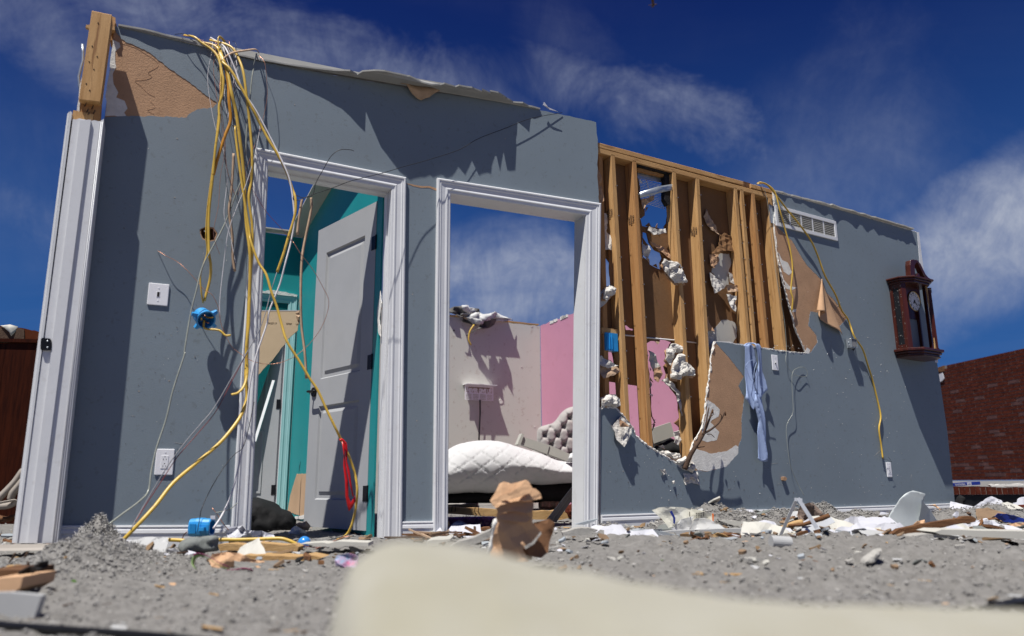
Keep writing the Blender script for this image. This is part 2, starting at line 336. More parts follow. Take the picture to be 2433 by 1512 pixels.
def fill(poly, step, seed=0):
    """triangulated inside of a (u,z) outline with interior points; returns points, triangles, distance to edge, boundary count"""
    rnd = random.Random(seed); n = len(poly)
    A = np.array(poly); B = np.roll(A, -1, axis=0)
    lo, hi = A.min(0), A.max(0)
    xs = np.arange(lo[0]+step/2, hi[0], step); ys = np.arange(lo[1]+step/2, hi[1], step)
    gx, gy = np.meshgrid(xs, ys); P = np.stack([gx.ravel(), gy.ravel()], 1)
    P += (np.array([[rnd.random(), rnd.random()] for _ in range(len(P))])-.5)*step*.5 if len(P) else 0
    def dist(P):
        ab = B-A; L2 = (ab**2).sum(1)+1e-12
        t = np.clip(((P[:, None]-A)*ab).sum(2)/L2, 0, 1); q = A+t[..., None]*ab
        return np.sqrt(((P[:, None]-q)**2).sum(2)).min(1)
    ins = np.zeros(len(P), bool)
    for i in range(n):
        x1, y1 = A[i]; x2, y2 = B[i]
        c = ((y1 > P[:, 1]) != (y2 > P[:, 1])) & (P[:, 0] < (x2-x1)*(P[:, 1]-y1)/((y2-y1) if y2 != y1 else 1e-12)+x1)
        ins ^= c
    P = P[ins]
    if len(P): P = P[dist(P) > step*.45]
    allp = [Vector(p) for p in poly] + [Vector(p) for p in P]
    vo, eo, fo, ov, oe, of = geometry.delaunay_2d_cdt(allp, [(i, (i+1) % n) for i in range(n)], [], 1, 1e-7)
    V_ = np.array([(v.x, v.y) for v in vo]); D = dist(V_)
    return V_, [tuple(f) for f in fo], D
def sheet(name, plane, poly, off, m, parent=None, step=0.02, solid=0.0015, smooth=True, **k):
    """thin cloth/paper: off(u,z,dist_to_edge) -> offset towards the camera"""
    V_, T, D = fill(poly, step, len(poly))
    return mesh(name, [plane.w(u, z, off(u, z, d)) for (u, z), d in zip(V_, D)], T, m, parent, smooth=smooth, solid=solid, **k)
def lump(name, plane, poly, bulge, R, m, parent=None, step=0.02, off=0.0, back=0.3, rough=0.0, rscale=20, fn=None, smooth=True, **k):
    """closed inflated body over an outline"""
    V_, T, D = fill(poly, step, len(poly)); n = len(V_)
    def prof(d): q = min(1, d/R); return math.sqrt(max(0, 1-(1-q)**2))
    fr, bk = [], []
    for (u, z), d in zip(V_, D):
        h = bulge*prof(d)
        x = plane.w(u, z, off)
        if rough: h += rough*noise.noise(x*rscale)*min(1, d/(R*.3)+.1) + rough*.5*noise.noise(x*rscale*2.7)*min(1, d/(R*.3)+.1)
        if fn: h += fn(u, z, d)
        fr.append(plane.w(u, z, off+h)); bk.append(plane.w(u, z, off-bulge*back*prof(d)-.001))
    bnd = {}
    for t in T:
        for i in range(3):
            e = (t[i], t[(i+1) % 3]); bnd[e] = 1
    edge = [e for e in bnd if (e[1], e[0]) not in bnd]
    fs = T + [tuple(i+n for i in reversed(t)) for t in T] + [(b, a, a+n, b+n) for a, b in edge]
    return mesh(name, fr+bk, fs, m, parent, smooth=smooth, **k)
def nz(p, s, seed=0.0): return noise.noise(Vector(p)*s + Vector((seed, seed*1.7, 0)))
def board(name, a, b, w_, th, m, parent=None, normal=(0, 0, 1), ends=0.0, seed=0, **k):
    """a board from a to b, width w_ across, thickness th along normal; ends>0 gives ragged ends"""
    a, b = Vector(a), Vector(b); t = (b-a).normalized(); nn = Vector(normal); nn = (nn - t*nn.dot(t)).normalized(); s = t.cross(nn)
    rnd = random.Random(seed+3); q = 7 if ends else 2; vs = []; fs = []
    for nn_ in (0, 1):
        for e, c in ((0, a), (1, b)):
            for i in range(q):
                f = i/(q-1)-.5; j = rnd.uniform(-ends, ends) if ends else 0
                vs.append(c + s*(f*w_) + t*j + nn*(th*(nn_-.5)))
    def ix(l, e, i): return (l*2+e)*q+i
    for i in range(q-1):
        fs += [(ix(1, 0, i), ix(1, 0, i+1), ix(1, 1, i+1), ix(1, 1, i)), (ix(0, 0, i+1), ix(0, 0, i), ix(0, 1, i), ix(0, 1, i+1))]
        for e in (0, 1): fs.append((ix(0, e, i), ix(0, e, i+1), ix(1, e, i+1), ix(1, e, i)))
    for i in (0, q-1): fs.append((ix(0, 0, i), ix(0, 1, i), ix(1, 1, i), ix(1, 0, i)))
    return mesh(name, vs, fs, m, parent, **k)
def text_part(name, s, plane, u, z, off, size, m, parent, extrude=0.0005, bold=0.0, align='CENTER', flip=False, condense=1.0, rotate=0.0):
    cu = bpy.data.curves.new(name, 'FONT'); cu.body = s; cu.size = size; cu.extrude = extrude; cu.offset = bold; cu.align_x = align; cu.align_y = 'CENTER'
    to = bpy.data.objects.new(name, cu); COL.objects.link(to)
    dg = bpy.context.evaluated_depsgraph_get(); me = bpy.data.meshes.new_from_object(to.evaluated_get(dg)); bpy.data.objects.remove(to)
    ca, sa = math.cos(rotate), math.sin(rotate)
    vs = []
    for v in me.vertices:
        x, y = v.co.x*condense, v.co.y
        if flip: x, y = -x, -y
        x, y = x*ca-y*sa, x*sa+y*ca
        vs.append(plane.w(u+x, z+y, off+v.co.z))
    fs = [tuple(p.vertices) for p in me.polygons]
    bpy.data.meshes.remove(me); bpy.data.curves.remove(cu)
    return mesh(name, vs, fs, m, parent)
# wall planes
_r = ray(605, 358); _t = (2.13-CAM_H)/_r.z; _p = EYE + _r*_t
PL = Plane(_p, 64.9)
_q = PL.hit(1421, 800); PR = Plane(_q, 58.4)
# ------------------------------------------------------------------ ground
MOUNDS = []   # (x, y, radius, height)
def mound(px, py_base, h, r, h0=0.02):
    p = at_h(px, py_base, h0); MOUNDS.append((p.x, p.y, r, h))
mound(226, 1310, 0.150, 0.135); mound(250, 1326, 0.04, 0.2); mound(200, 1350, 0.05, 0.22); mound(250, 1330, 0.05, 0.24); mound(180, 1350, 0.05, 0.25)
for px, py, h, r in ((1500, 1244, .10, .16), (1530, 1246, .07, .16), (1440, 1262, .05, .15), (1600, 1262, .05, .2), (1750, 1238, .09, .16), (1730, 1245, .06, .3),
                     (1860, 1240, .04, .22), (1930, 1238, .06, .2), (2000, 1240, .045, .2), (2110, 1240, .04, .3), (1800, 1250, .04, .3), (2060, 1232, .06, .25), (2330, 1232, .05, .22), (2420, 1232, .07, .22), (1680, 1250, .05, .3), (1600, 1248, .06, .16), (1655, 1246, .055, .15), (1700, 1243, .075, .15), (1780, 1241, .055, .15), (1835, 1240, .04, .12), (1890, 1239, .05, .12), (1960, 1239, .06, .12), (2045, 1237, .05, .14), (2150, 1236, .06, .16), (2230, 1234, .06, .16), (2290, 1234, .06, .16), (2370, 1234, .07, .16),
                     (1345, 1272, .03, .25), (880, 1290, .03, .25), (130, 1330, .02, .3), (1480, 1300, .03, .4), (1900, 1290, .03, .5), (2150, 1300, .03, .4), (2250, 1320, .02, .3)):
    mound(px, py, h, r)
def ground_z(x, y):
    d = math.hypot(x, y)
    z = 0.012*nz((x, y, 0), 1.3) + 0.010*nz((x, y, 0), 4.1, 3)
    for mx_, my_, r, h in MOUNDS:
        q = ((x-mx_)**2+(y-my_)**2)/(r*r)
        if q < 6: z += h*math.exp(-q*1.7)*(1+.22*nz((x, y, 0), 9, 5)+.26*nz((x, y, 0), 23, 6)+.14*nz((x, y, 0), 55, 7))
    k = max(0, min(1, (8-d)/3))
    rgt = max(0, min(1, (x-.1)/.5))*max(0, min(1, (y-1.6)/.5))*k
    z += rgt*(.042*max(0, nz((x, y, 0), 6.5, 11))+.036*abs(nz((x, y, 0), 15, 12)))
    z += k*(0.013*abs(nz((x, y, 0), 11, 1)) + 0.012*nz((x, y, 0), 24, 2) + (0.007*nz((x, y, 0), 60, 4) if d < 7 else 0))
    return z
def build_ground():
    ys = []; y = 0.25
    while y < 9.5: ys.append(y); y *= 1.0125 if y < 7 else 1.05
    while y < 900: ys.append(y); y *= 1.35
    xs_n = 330; vs, fs = [], []
    for y in ys:
        hw = (0.85*y+0.3) if y < 9.5 else (0.85*y+.3)*(1+min(3, (y-9.5)/30))
        for i in range(xs_n+1):
            x = (i/xs_n*2-1)*hw
            vs.append((x, y, ground_z(x, y) if y < 12 else -0.01))
    W = xs_n+1
    for j in range(len(ys)-1):
        for i in range(xs_n): a = j*W+i; fs.append((a, a+1, a+1+W, a+W))
    me = bpy.data.meshes.new('ground'); me.from_pydata(vs, [], fs); me.materials.append(insul)
    for p in me.polygons: p.use_smooth = True
    o = bpy.data.objects.new('ground', me); COL.objects.link(o); o['kind'] = 'structure'
    # the plain earth beyond and behind
    S = 1500; P = [(-S, -S), (S, -S), (S, S), (-S, S)]
    mesh('terrain', [(x, y, -0.06) for x, y in P], [(0, 1, 2, 3)], soil, kind='structure')
build_ground()
def scatter(name, m, count, rng, size, kinds, y0, y1, seed, bias=1.0, lift=0.3, kind='stuff', label=None, flat=0.7, inview=1.02):
    rs = np.random.RandomState(seed); V_, F_ = [], []
    ico = np.array([(0, 0, 1), (.89, 0, .45), (.28, .85, .45), (-.72, .53, .45), (-.72, -.53, .45), (.28, -.85, .45),
                    (.72, .53, -.45), (-.28, .85, -.45), (-.89, 0, -.45), (-.28, -.85, -.45), (.72, -.53, -.45), (0, 0, -1)])
    icf = [(0, 1, 2), (0, 2, 3), (0, 3, 4), (0, 4, 5), (0, 5, 1), (1, 6, 2), (2, 7, 3), (3, 8, 4), (4, 9, 5), (5, 10, 1), (6, 7, 2), (7, 8, 3), (8, 9, 4), (9, 10, 5), (10, 6, 1),
           (11, 7, 6), (11, 8, 7), (11, 9, 8), (11, 10, 9), (11, 6, 10)]
    cube = np.array([(-1, -1, -1), (1, -1, -1), (1, 1, -1), (-1, 1, -1), (-1, -1, 1), (1, -1, 1), (1, 1, 1), (-1, 1, 1)])*.6
    cbf = [(0, 3, 2, 1), (4, 5, 6, 7), (0, 1, 5, 4), (1, 2, 6, 5), (2, 3, 7, 6), (3, 0, 4, 7)]
    for i in range(count):
        y = y0*(y1/y0)**(rs.rand()**bias); x = rs.uniform(-1, 1)*.72*y*inview
        s = size[0]*(size[1]/size[0])**(rs.rand()**1.5)
        base, ff = (ico, icf) if kinds == 'ico' else (cube, cbf)
        v = base*(1+rs.uniform(-.35, .35, base.shape)); v = v*np.array([1, rs.uniform(.4, 1), rs.uniform(.3, 1)*flat])*s
        if kinds == 'sliver': v = v*np.array([3.2, .5, .35])
        if kinds == 'flake': v = v*np.array([1.3, 1.3, .12])
        a, b_ = rs.uniform(0, 6.28), rs.normal()*.35
        R1 = np.array([[math.cos(a), -math.sin(a), 0], [math.sin(a), math.cos(a), 0], [0, 0, 1]])
        R2 = np.array([[1, 0, 0], [0, math.cos(b_), -math.sin(b_)], [0, math.sin(b_), math.cos(b_)]])
        v = v @ (R1 @ R2).T + np.array([x, y, ground_z(x, y)+s*lift])
        q = sum(len(t) for t in V_) if False else None
        F_.append((len(V_)*len(base), ff)); V_.append(v)
    allv = np.concatenate(V_); fs = [tuple(k+b for k in f) for b, ff in F_ for f in ff]
    me = bpy.data.meshes.new(name); me.from_pydata(allv.tolist(), [], fs); me.materials.append(m)
    o = bpy.data.objects.new(name, me); COL.objects.link(o); o['kind'] = 'stuff'
    return tag(o, label)
scatter('insulation_clumps', clump, 26000, None, (.002, .0085), 'ico', 0.8, 7.5, 1, label='small grey clumps of shredded insulation strewn over the ground')
scatter('plaster_crumbs', gypg, 700, None, (.002, .011), 'ico', 1.0, 8, 2, bias=.7, label='white crumbs of broken plasterboard strewn over the ground')
scatter('wood_splinters', wood_x, 240, None, (.004, .016), 'sliver', 1.2, 8, 3, bias=.7, label='thin splinters of wood strewn over the ground')
scatter('dark_chips', barkm, 260, None, (.002, .009), 'sliver', 1.0, 8, 4, bias=.7, label='dark chips of bark and tar paper strewn over the ground')
scatter('paper_scraps', whiteg, 160, None, (.005, .02), 'flake', 1.2, 8, 5, bias=.7, label='torn scraps of white paper strewn over the ground')
scatter('kraft_scraps', cardb, 200, None, (.005, .02), 'flake', 1.2, 8, 6, bias=.7, label='torn scraps of brown paper strewn over the ground')
scatter('leaf_bits', leafm, 120, None, (.004, .010), 'flake', 1.6, 7, 8, bias=.7, label='bits of green leaf strewn over the ground')
def mound_clumps():
    rs = np.random.RandomState(21); V_, F_ = [], []
    ico = np.array([(0, 0, 1), (.9, 0, .3), (.28, .85, .3), (-.72, .53, .3), (-.72, -.53, .3), (.28, -.85, .3), (0, 0, -.6)])
    icf = [(0, 1, 2), (0, 2, 3), (0, 3, 4), (0, 4, 5), (0, 5, 1), (6, 2, 1), (6, 3, 2), (6, 4, 3), (6, 5, 4), (6, 1, 5)]
    for mx_, my_, r, h in MOUNDS[:30]:
        for _ in range(int(1100*(r/.15)**1.3)):
            x = mx_+rs.normal()*r*.7; y = my_+rs.normal()*r*.7; z = ground_z(x, y); s = .0015+.0055*rs.rand()**3
            v = ico*(1+rs.uniform(-.4, .4, ico.shape))*s; F_.append(len(V_)*7); V_.append(v+np.array([x, y, z+s*.2]))
    allv = np.concatenate(V_); me = bpy.data.meshes.new('mound_clumps'); me.from_pydata(allv.tolist(), [], [tuple(k+b for k in f) for b in F_ for f in icf]); me.materials.append(clump)
    o = bpy.data.objects.new('mound_clumps', me); COL.objects.link(o); tag(o, 'grey clumps of insulation covering the piles along the wall', kind='stuff')
mound_clumps()
# fibres standing up on the big fluffy pile and the mounds along the wall
def fibres():
    rs = np.random.RandomState(11); vs, fs = [], []
    ms = [(m, 2600 if i == 0 else (900 if i < 3 else 380)) for i, m in enumerate(MOUNDS[:16])]
    for (mx_, my_, r, h), n in ms:
        for _ in range(n):
            x = mx_+rs.normal()*r*.55; y = my_+rs.normal()*r*.55; z = ground_z(x, y)
            L = rs.uniform(.006, .022); d = np.array([rs.normal(), rs.normal(), abs(rs.normal())*.9+.2]); d = d/np.linalg.norm(d)*L
            s = np.cross(d, [rs.normal(), rs.normal(), rs.normal()]); s = s/np.linalg.norm(s)*rs.uniform(.0008, .0022)
            p = np.array([x, y, z-.002]); e = rs.normal(size=3)*L*.3
            b = len(vs); vs += [p-s, p+s, p+d*.6+s+e, p+d*.6-s+e, p+d+e*.2]; fs += [(b, b+1, b+2, b+3), (b+3, b+2, b+4)]
    me = bpy.data.meshes.new('insulation_fibres'); me.from_pydata([tuple(v) for v in vs], [], fs); me.materials.append(fibre)
    o = bpy.data.objects.new('insulation_fibres', me); COL.objects.link(o); tag(o, 'loose grey fibres sticking out of the insulation piles', kind='stuff')
fibres()

# ------------------------------------------------------------------ the ruined blue wall
WALL = thing('ruined_wall', (PL.hit(1421, 1240)), 'long blue-grey room wall torn open in the middle, with two doorways and bare studs', 'wall')
# plan of the left half: outline below the ceiling corner
top_px = [(272, 62), (330, 73), (400, 91), (470, 106), (545, 131), (617, 147), (700, 163), (831, 186), (960, 208), (1002, 226), (1040, 222), (1134, 234), (1244, 254), (1327, 271), (1416, 291)]
seg_top = jag(PX(PL, top_px+[(1421, 360), (1419, 420), (1424, 486)]), 0.004, 0.04, 3, closed=False)
rest = PX(PL, [(1402, 500), (1402, 504), (1058, 452), (1050, 1262), (932, 1276), (944, 440), (628, 384), (582, 1284)])
o2 = PX(PL, [(136, 1284), (248, 286), (258, 200)]) + seg_top + rest
def ring(px, py, r, n, plane, a=.25, seed=1):
    u, z = plane.uz(px, py); rnd = random.Random(seed)
    return [(u+math.cos(6.283*i/n)*r*(1+rnd.uniform(-a, a)), z+math.sin(6.283*i/n)*r*(1+rnd.uniform(-a, a))) for i in range(n)]
hole = PX(PL, [(478, 544), (490, 540), (506, 543), (514, 555), (508, 570), (496, 572), (482, 566), (477, 555)])
slab('drywall_panel', PL, [o2, hole], -0.001, -0.0137, kraft, WALL, label='left blue-grey drywall sheet round the two doorways')
# painted face paper, missing where it peeled off at the top left
tear_px = [(256, 176), (266, 98), (276, 78), (288, 93), (305, 103), (343, 118), (370, 137), (399, 161), (440, 188), (470, 212), (500, 233), (516, 246), (505, 257), (470, 260), (452, 270), (443, 280), (370, 277), (300, 276), (248, 277)]
t2 = PX(PL, tear_px)
pz = jag(t2[2:-1], 0.0035, 0.012, 5, closed=False)
paint = PX(PL, [(136, 1284), (248, 279)]) + list(reversed(pz)) + seg_top + rest
hole_p = PX(PL, [(474, 546), (490, 538), (508, 541), (517, 555), (511, 572), (496, 575), (481, 569), (475, 555)])
slab('painted_paper', PL, [paint, hole_p], 0.0012, -0.0009, blue, WALL)
gyp = jag(PX(PL, [(250, 276), (253, 215), (262, 140), (268, 95), (284, 102), (286, 112), (274, 122), (274, 150), (276, 160), (268, 175), (270, 200), (281, 220), (276, 232), (296, 240), (303, 258), (295, 268), (300, 276)]), 0.004, 0.025, 8)
slab('gypsum_patch', PL, [gyp], 0.0004, -0.0012, gypsum, WALL)
for k, (pts, r) in enumerate(([[(278, 100), (320, 113), (345, 128), (368, 143), (375, 158), (352, 172), (360, 183), (340, 190), (320, 192), (335, 205), (352, 222), (368, 230)], .0006],
                              [[(357, 240), (368, 255), (350, 262), (366, 272)], .0005])):
    tube('paper_wrinkle', [PL.hit(x, y, .0) for x, y in pts], r, kraft, WALL, sides=5)
# ceiling remnant: a ragged strip of board still nailed at the top, its outline taken from the shadow it casts
def ledge(plane, shadow, zt_pts, m, seed, minp=0.012, th=0.011, lift=0.0):
    a = SUN.dot(plane.d)/(-SUN.dot(plane.n)); c = -SUN.z/(-SUN.dot(plane.n))
    zt = sorted(zt_pts); us = [u for u, z in zt]; zs = [z for u, z in zt]
    o = []
    for px, py in shadow:
        u, z = plane.uz(px, py); uu = u
        for _ in range(6):
            h = max(0, np.interp(uu, us, zs)-z); uu = u-a*h/c
        o.append((uu, max(minp, h/c)))
    return o, us, zs
sh = [(286, 80), (324, 96), (352, 110), (379, 121), (429, 128), (478, 128), (503, 143), (520, 132), (552, 160), (590, 170), (620, 157), (630, 162), (637, 185), (674, 195), (713, 210), (760, 232), (800, 255), (832, 279), (868, 317),
      (870, 268), (881, 295), (906, 353), (950, 411), (976, 432), (1010, 425), (1075, 422), (1090, 400), (1106, 419), (1122, 385), (1139, 421), (1168, 416), (1178, 364), (1189, 411), (1197, 364), (1206, 408), (1225, 408), (1230, 292), (1258, 317), (1262, 282), (1282, 262)]
zt = [PL.uz(*p) for p in top_px]
lo, us, zs = ledge(PL, sh, zt, white, 1)
def ledge_mesh(name, plane, lo, us, zs, m, th=0.010, label=None):
    lo = jag(lo, 0.003, 0.03, 9, closed=False)
    u0, u1 = lo[0][0], lo[-1][0]
    back = [(u, 0.0008) for u in np.linspace(u1, u0, 40)]
    loop = lo+back; lv = [[Vector((u, p, 0)) for u, p in loop]]; T = geometry.tessellate_polygon(lv); n = len(loop)
    zf = lambda u: float(np.interp(u, us, zs))
    vs = [plane.w(u, zf(u)+.004*nz((u*3, 0, 0), 2)*0, p) for u, p in loop] + [plane.w(u, zf(u)+th, p) for u, p in loop]
    fs = [tuple(t) for t in T]+[tuple(i+n for i in t) for t in T]+[(i, (i+1) % n, (i+1) % n+n, i+n) for i in range(n)]
    return mesh(name, vs, fs, m, WALL, label=label)
ledge_mesh('ceiling_remnant', PL, lo, us, zs, mat('ceiling_board_face', (.30, .30, .29), .8, .08, 6, dirt=.2), label='ragged strip of ceiling board along the wall top')
# the peeled flap of paper below the broken top edge
fl = PX(PL, [(949, 200), (964, 203), (980, 224), (992, 233), (1002, 237), (1020, 232), (1034, 222), (1047, 215), (1044, 211), (1010, 208), (968, 200)], .03)
sheet('torn_flap', PL, jag(fl, .003, .02, 4), lambda u, z, d: .03+.02*nz((u*9, z*9, 0), 1)+d*.4, papr, WALL, step=.012, solid=.003)
fl = PX(PL, [(832, 178), (880, 184), (935, 192), (936, 189), (900, 186), (860, 180)], .04)
slab('torn_flap', PL, [jag(fl, .002, .02, 4)], .045, .042, paper, WALL)
for px in ((1046, 214, 1134, 228), (1290, 250, 1326, 266)):
    fl = PX(PL, [(px[0], px[1]), (px[2], px[3]), (px[2]-20, px[3]-5), (px[0]+3, px[1]-7)], .03); slab('torn_flap', PL, [fl], .032, .029, paper, WALL)
# ragged crack between the casings under the corner of the shadow
ck = [(964, 436), (985, 440), (1005, 443), (1022, 443), (1038, 449)]
slab('torn_seam', PL, [jag(PX(PL, ck)+PX(PL, [(1037, 454), (1020, 447), (1000, 447), (982, 443)]), .001, .02, 2)], .0022, .0005, kraft, WALL)

# --- casings: profile interpolated between outer and inner outlines, mitred at the corners
PROF = [(0, .0), (0, .017), (.07, .022), (.15, .022), (.19, .017), (.27, .019), (.36, .0145), (.60, .012), (.70, .0155), (.76, .0155), (.80, .011), (.96, .0095), (1.0, .007), (1.0, .0)]
def casing(plane, outer, inner, parent, base=0.0012, wall_depth=.115, name='casing'):
    """outer / inner: pixel corners bottom-left, top-left, top-right, bottom-right"""
    O = PX(plane, outer, .01); I = PX(plane, inner, .01)
    for s, (i, j) in (('casing_side', (0, 1)), ('casing_head', (1, 2)), ('casing_side', (3, 2))):
        vs, fs = [], []
        for e in (i, j):
            for t, h in PROF: vs.append(plane.w(O[e][0]*(1-t)+I[e][0]*t, O[e][1]*(1-t)+I[e][1]*t, base+h))
        n = len(PROF)
        for k in range(n): fs.append((k, (k+1) % n, n+(k+1) % n, n+k))
        fs += [tuple(range(n)), tuple(range(n, 2*n))]
        mesh(s, vs, fs, white, parent)
    return O, I
def jamb(plane, I, parent, depth=.145, stop=True, th=.018, inset=.004):
    """lining of the opening: two sides and the head, each with a door stop"""
    BL, TL, TR, BR = [Vector(p) for p in I]
    def quad_prism(name, a, b, nrm, o0, o1, t, m=white):
        # a,b = (u,z) ends of the inner edge, nrm = direction away from the opening
        P = [plane.w(*a, o0), plane.w(*b, o0), plane.w(*b, o1), plane.w(*a, o1)]
        Q = [plane.w(a[0]+nrm[0]*t, a[1]+nrm[1]*t, o0), plane.w(b[0]+nrm[0]*t, b[1]+nrm[1]*t, o0), plane.w(b[0]+nrm[0]*t, b[1]+nrm[1]*t, o1), plane.w(a[0]+nrm[0]*t, a[1]+nrm[1]*t, o1)]
        return box8(name, P+Q, m, parent)
    quad_prism('jamb', BL, TL-Vector((0, 0)), (-1, 0), .006, -depth, th)
    quad_prism('jamb', BR, TR, (1, 0), .006, -depth, th)
    quad_prism('head_jamb', TL+Vector((0.001, 0)), TR-Vector((0.001, 0)), (0, 1), .006, -depth, th)
    if stop:
        e = Vector((0, -.011))
        quad_prism('door_stop', BL+Vector((.011, 0)), TL+Vector((.011, -.0)), (-1, 0), -.055, -.09, .0105)
        quad_prism('door_stop', BR-Vector((.011, 0)), TR-Vector((.011, 0)), (1, 0), -.055, -.09, .0105)
        quad_prism('door_stop', TL+Vector((.012, -.011)), TR-Vector((.012, .011)), (0, 1), -.055, -.09, .0105)
O1, I1 = casing(PL, [(547, 1284), (606.5, 352), (964.5, 423), (954, 1280)], [(593, 1284), (636.7, 394), (930, 449), (913, 1280)], WALL)
jamb(PL, I1, WALL)
O2, I2 = casing(PL, [(1028, 1268), (1038, 424), (1427, 484.5), (1420, 1262)], [(1064, 1268), (1071, 460), (1392, 511), (1388, 1262)], WALL)
jamb(PL, I2, WALL, stop=False)
# --- baseboards
BB = [(0, 0), (0, .1), (.014, .1), (.016, .094), (.012, .088), (.016, .082), (.018, .07), (.014, .066), (.014, 0)]
def baseboard(plane, u0, u1, parent, z0=0.0, h=0.12, z1=None):
    z1 = z0 if z1 is None else z1; n = len(BB); vs = []
    for u, zb in ((u0, z0), (u1, z1)):
        for o_, z in BB: vs.append(plane.w(u, zb+z*h/.1, .0012+o_))
    mesh('baseboard', vs, [(k, (k+1) % n, n+(k+1) % n, n+k) for k in range(n)]+[tuple(range(n)), tuple(range(n, 2*n))], white, parent)
bz = lambda pl, x, y: pl.uz(x, y, .014)
a_, b_ = bz(PL, 150, 1249), bz(PL, 546, 1248); baseboard(PL, a_[0]-.02, b_[0], WALL, a_[1]-.12, .12, b_[1]-.12)
a_, b_ = bz(PL, 956, 1239.5), bz(PL, 1029, 1238.5); baseboard(PL, a_[0], b_[0], WALL, a_[1]-.12, .12, b_[1]-.12)
a_, b_ = bz(PR, 1424, 1224), bz(PR, 2272, 1196); baseboard(PR, a_[0]+.02, b_[0], WALL, a_[1]-.12, .12, b_[1]-.12)

# --- the wall end on the left: jamb of a torn-off doorway, raw post above it
EOFF = 0.135
ub = lambda x, y, off=EOFF: PL.uz(x, y, off)
def strip(name, xb0, xb1, xt0, xt1, off, depth, m, yb=1291, yt0=280, yt1=280, top_jag=0, parent=WALL):
    P = [ub(xb0, yb, off), ub(xb1, yb, off), ub(xt1, yt1, off), ub(xt0, yt0, off)]
    if top_jag: P = P[:2]+jag([P[2], P[3]], top_jag, .012, int(xb0), closed=False)
    return slab(name, PL, [P], off, off-depth, m, parent)
strip('casing_side', 36, 41, 166, 171, EOFF+.004, .10, white, yt0=264, yt1=267)
strip('jamb', 42, 123, 173, 238, EOFF, .020, white, yt0=283, yt1=288, top_jag=.006)
strip('door_stop', 65, 88, 190, 216, EOFF+.011, .0108, white, yt0=285, yt1=285, top_jag=.003)
strip('jamb_edge', 123.5, 136, 239, 247, EOFF+.004, .13, white, yt0=287, yt1=283)
for xb, xt in ((125.5, 240.5), (131, 244)): tube('casing_bead', [PL.hit(xb, 1290, EOFF+.005), PL.hit(xt, 290, EOFF+.005)], .002, white, WALL, k=1)
strip('casing_side', 28, 36, 160, 165, EOFF-.02, .08, white, yt0=270, yt1=266)
strip('rough_stud', 48, 120, 174, 222, EOFF-.021, .09, wood_v, yt0=262, yt1=272)
# post: doubled stud hanging above the jamb
def post(name, pts, off, depth, m, label=None):
    o = slab(name, PL, [PX(PL, pts, off)], off, off-depth, m, WALL, label=label); bevel(o, .003); return o
post('corner_post', [(187, 237), (238, 243), (266, 35), (218, 25)], EOFF+.012, .095, wood_v, 'raw wooden corner post hanging above the jamb')
post('cripple_stud', [(184, 280), (238, 287), (241, 244), (186, 238)], EOFF-.03, .05, wood_v2)
slab('drywall_edge', PL, [jag(PX(PL, [(172, 300), (184, 300), (192, 240), (196, 180), (190, 200), (184, 250)], .11), .004, .03, 2)], .11, .09, gypsum, WALL)
slab('header_scrap', PL, [jag(PX(PL, [(262, 70), (273, 72), (274, 42), (264, 38)], .03), .003, .02, 2)], .03, -.02, wood_h, WALL)
slab('splinter', PL, [PX(PL, [(203, 64), (214, 70), (214, 59), (205, 59)], .06)], .06, .04, wood_x, WALL)
slab('header_scrap', PL, [PX(PL, [(262, 55), (277, 58), (277, 100), (262, 96)], -.02)], -.016, -.09, wood_v2, WALL)
br = [PL.hit(x, y, .06) for x, y in ((195.5, 105), (197, 143), (187, 182), (192, 225))]
tube('metal_corner_strip', br, .004, galv, WALL, sides=4, flat=2.5, k=2)
for (x, y) in ((201, 253), (206, 267), (218, 259), (222, 270), (208, 275)):
    tube('nail', [PL.hit(x, y, EOFF-.03), PL.hit(x+4, y-8, EOFF)], .0022, slot, WALL, k=1, sides=5)
for (x, y) in ((233, 55), (212, 147), (231, 135), (223, 165), (213, 215), (219, 110), (205, 199)):
    tube('nail', [PL.hit(x, y, EOFF+.008), PL.hit(x, y, EOFF+.0135)], .0035, slot, WALL, k=1, sides=6)
# strike plate / hinge leaf on the jamb
def hinge(plane, px0, px1, py0, py1, off, parent, name='hinge'):
    """rounded hinge leaf with knuckle and screws; px/py give its box"""
    q = []
    rx, ry = (px1-px0)*.22, (py1-py0)*.14
    for cx_, cy_, a0 in ((px0+rx, py0+ry, 180), (px1, py0, None), (px1, py1, None), (px0+rx, py1-ry, 90)):
        if a0 is None: q.append((cx_, cy_)); continue
        for k in range(4):
            a = math.radians(a0+(k*30 if a0 == 180 else k*30)); q.append((cx_+rx*math.cos(a), cy_+(ry*math.sin(a))))
    return slab(name, plane, [PX(plane, q, off)], off, off-.003, blackm, parent)
hj = slab('hinge', PL, [PX(PL, [(97, 806), (101, 803), (119, 805), (122, 809), (122, 829), (119, 832), (99, 832), (96, 829)], EOFF+.014)], EOFF+.014, EOFF+.001, blackm, WALL)
for y in (811, 826): tube('screw', [PL.hit(113, y, EOFF+.0142), PL.hit(113, y, EOFF+.0162)], .004, galv, hj, k=1, sides=8)

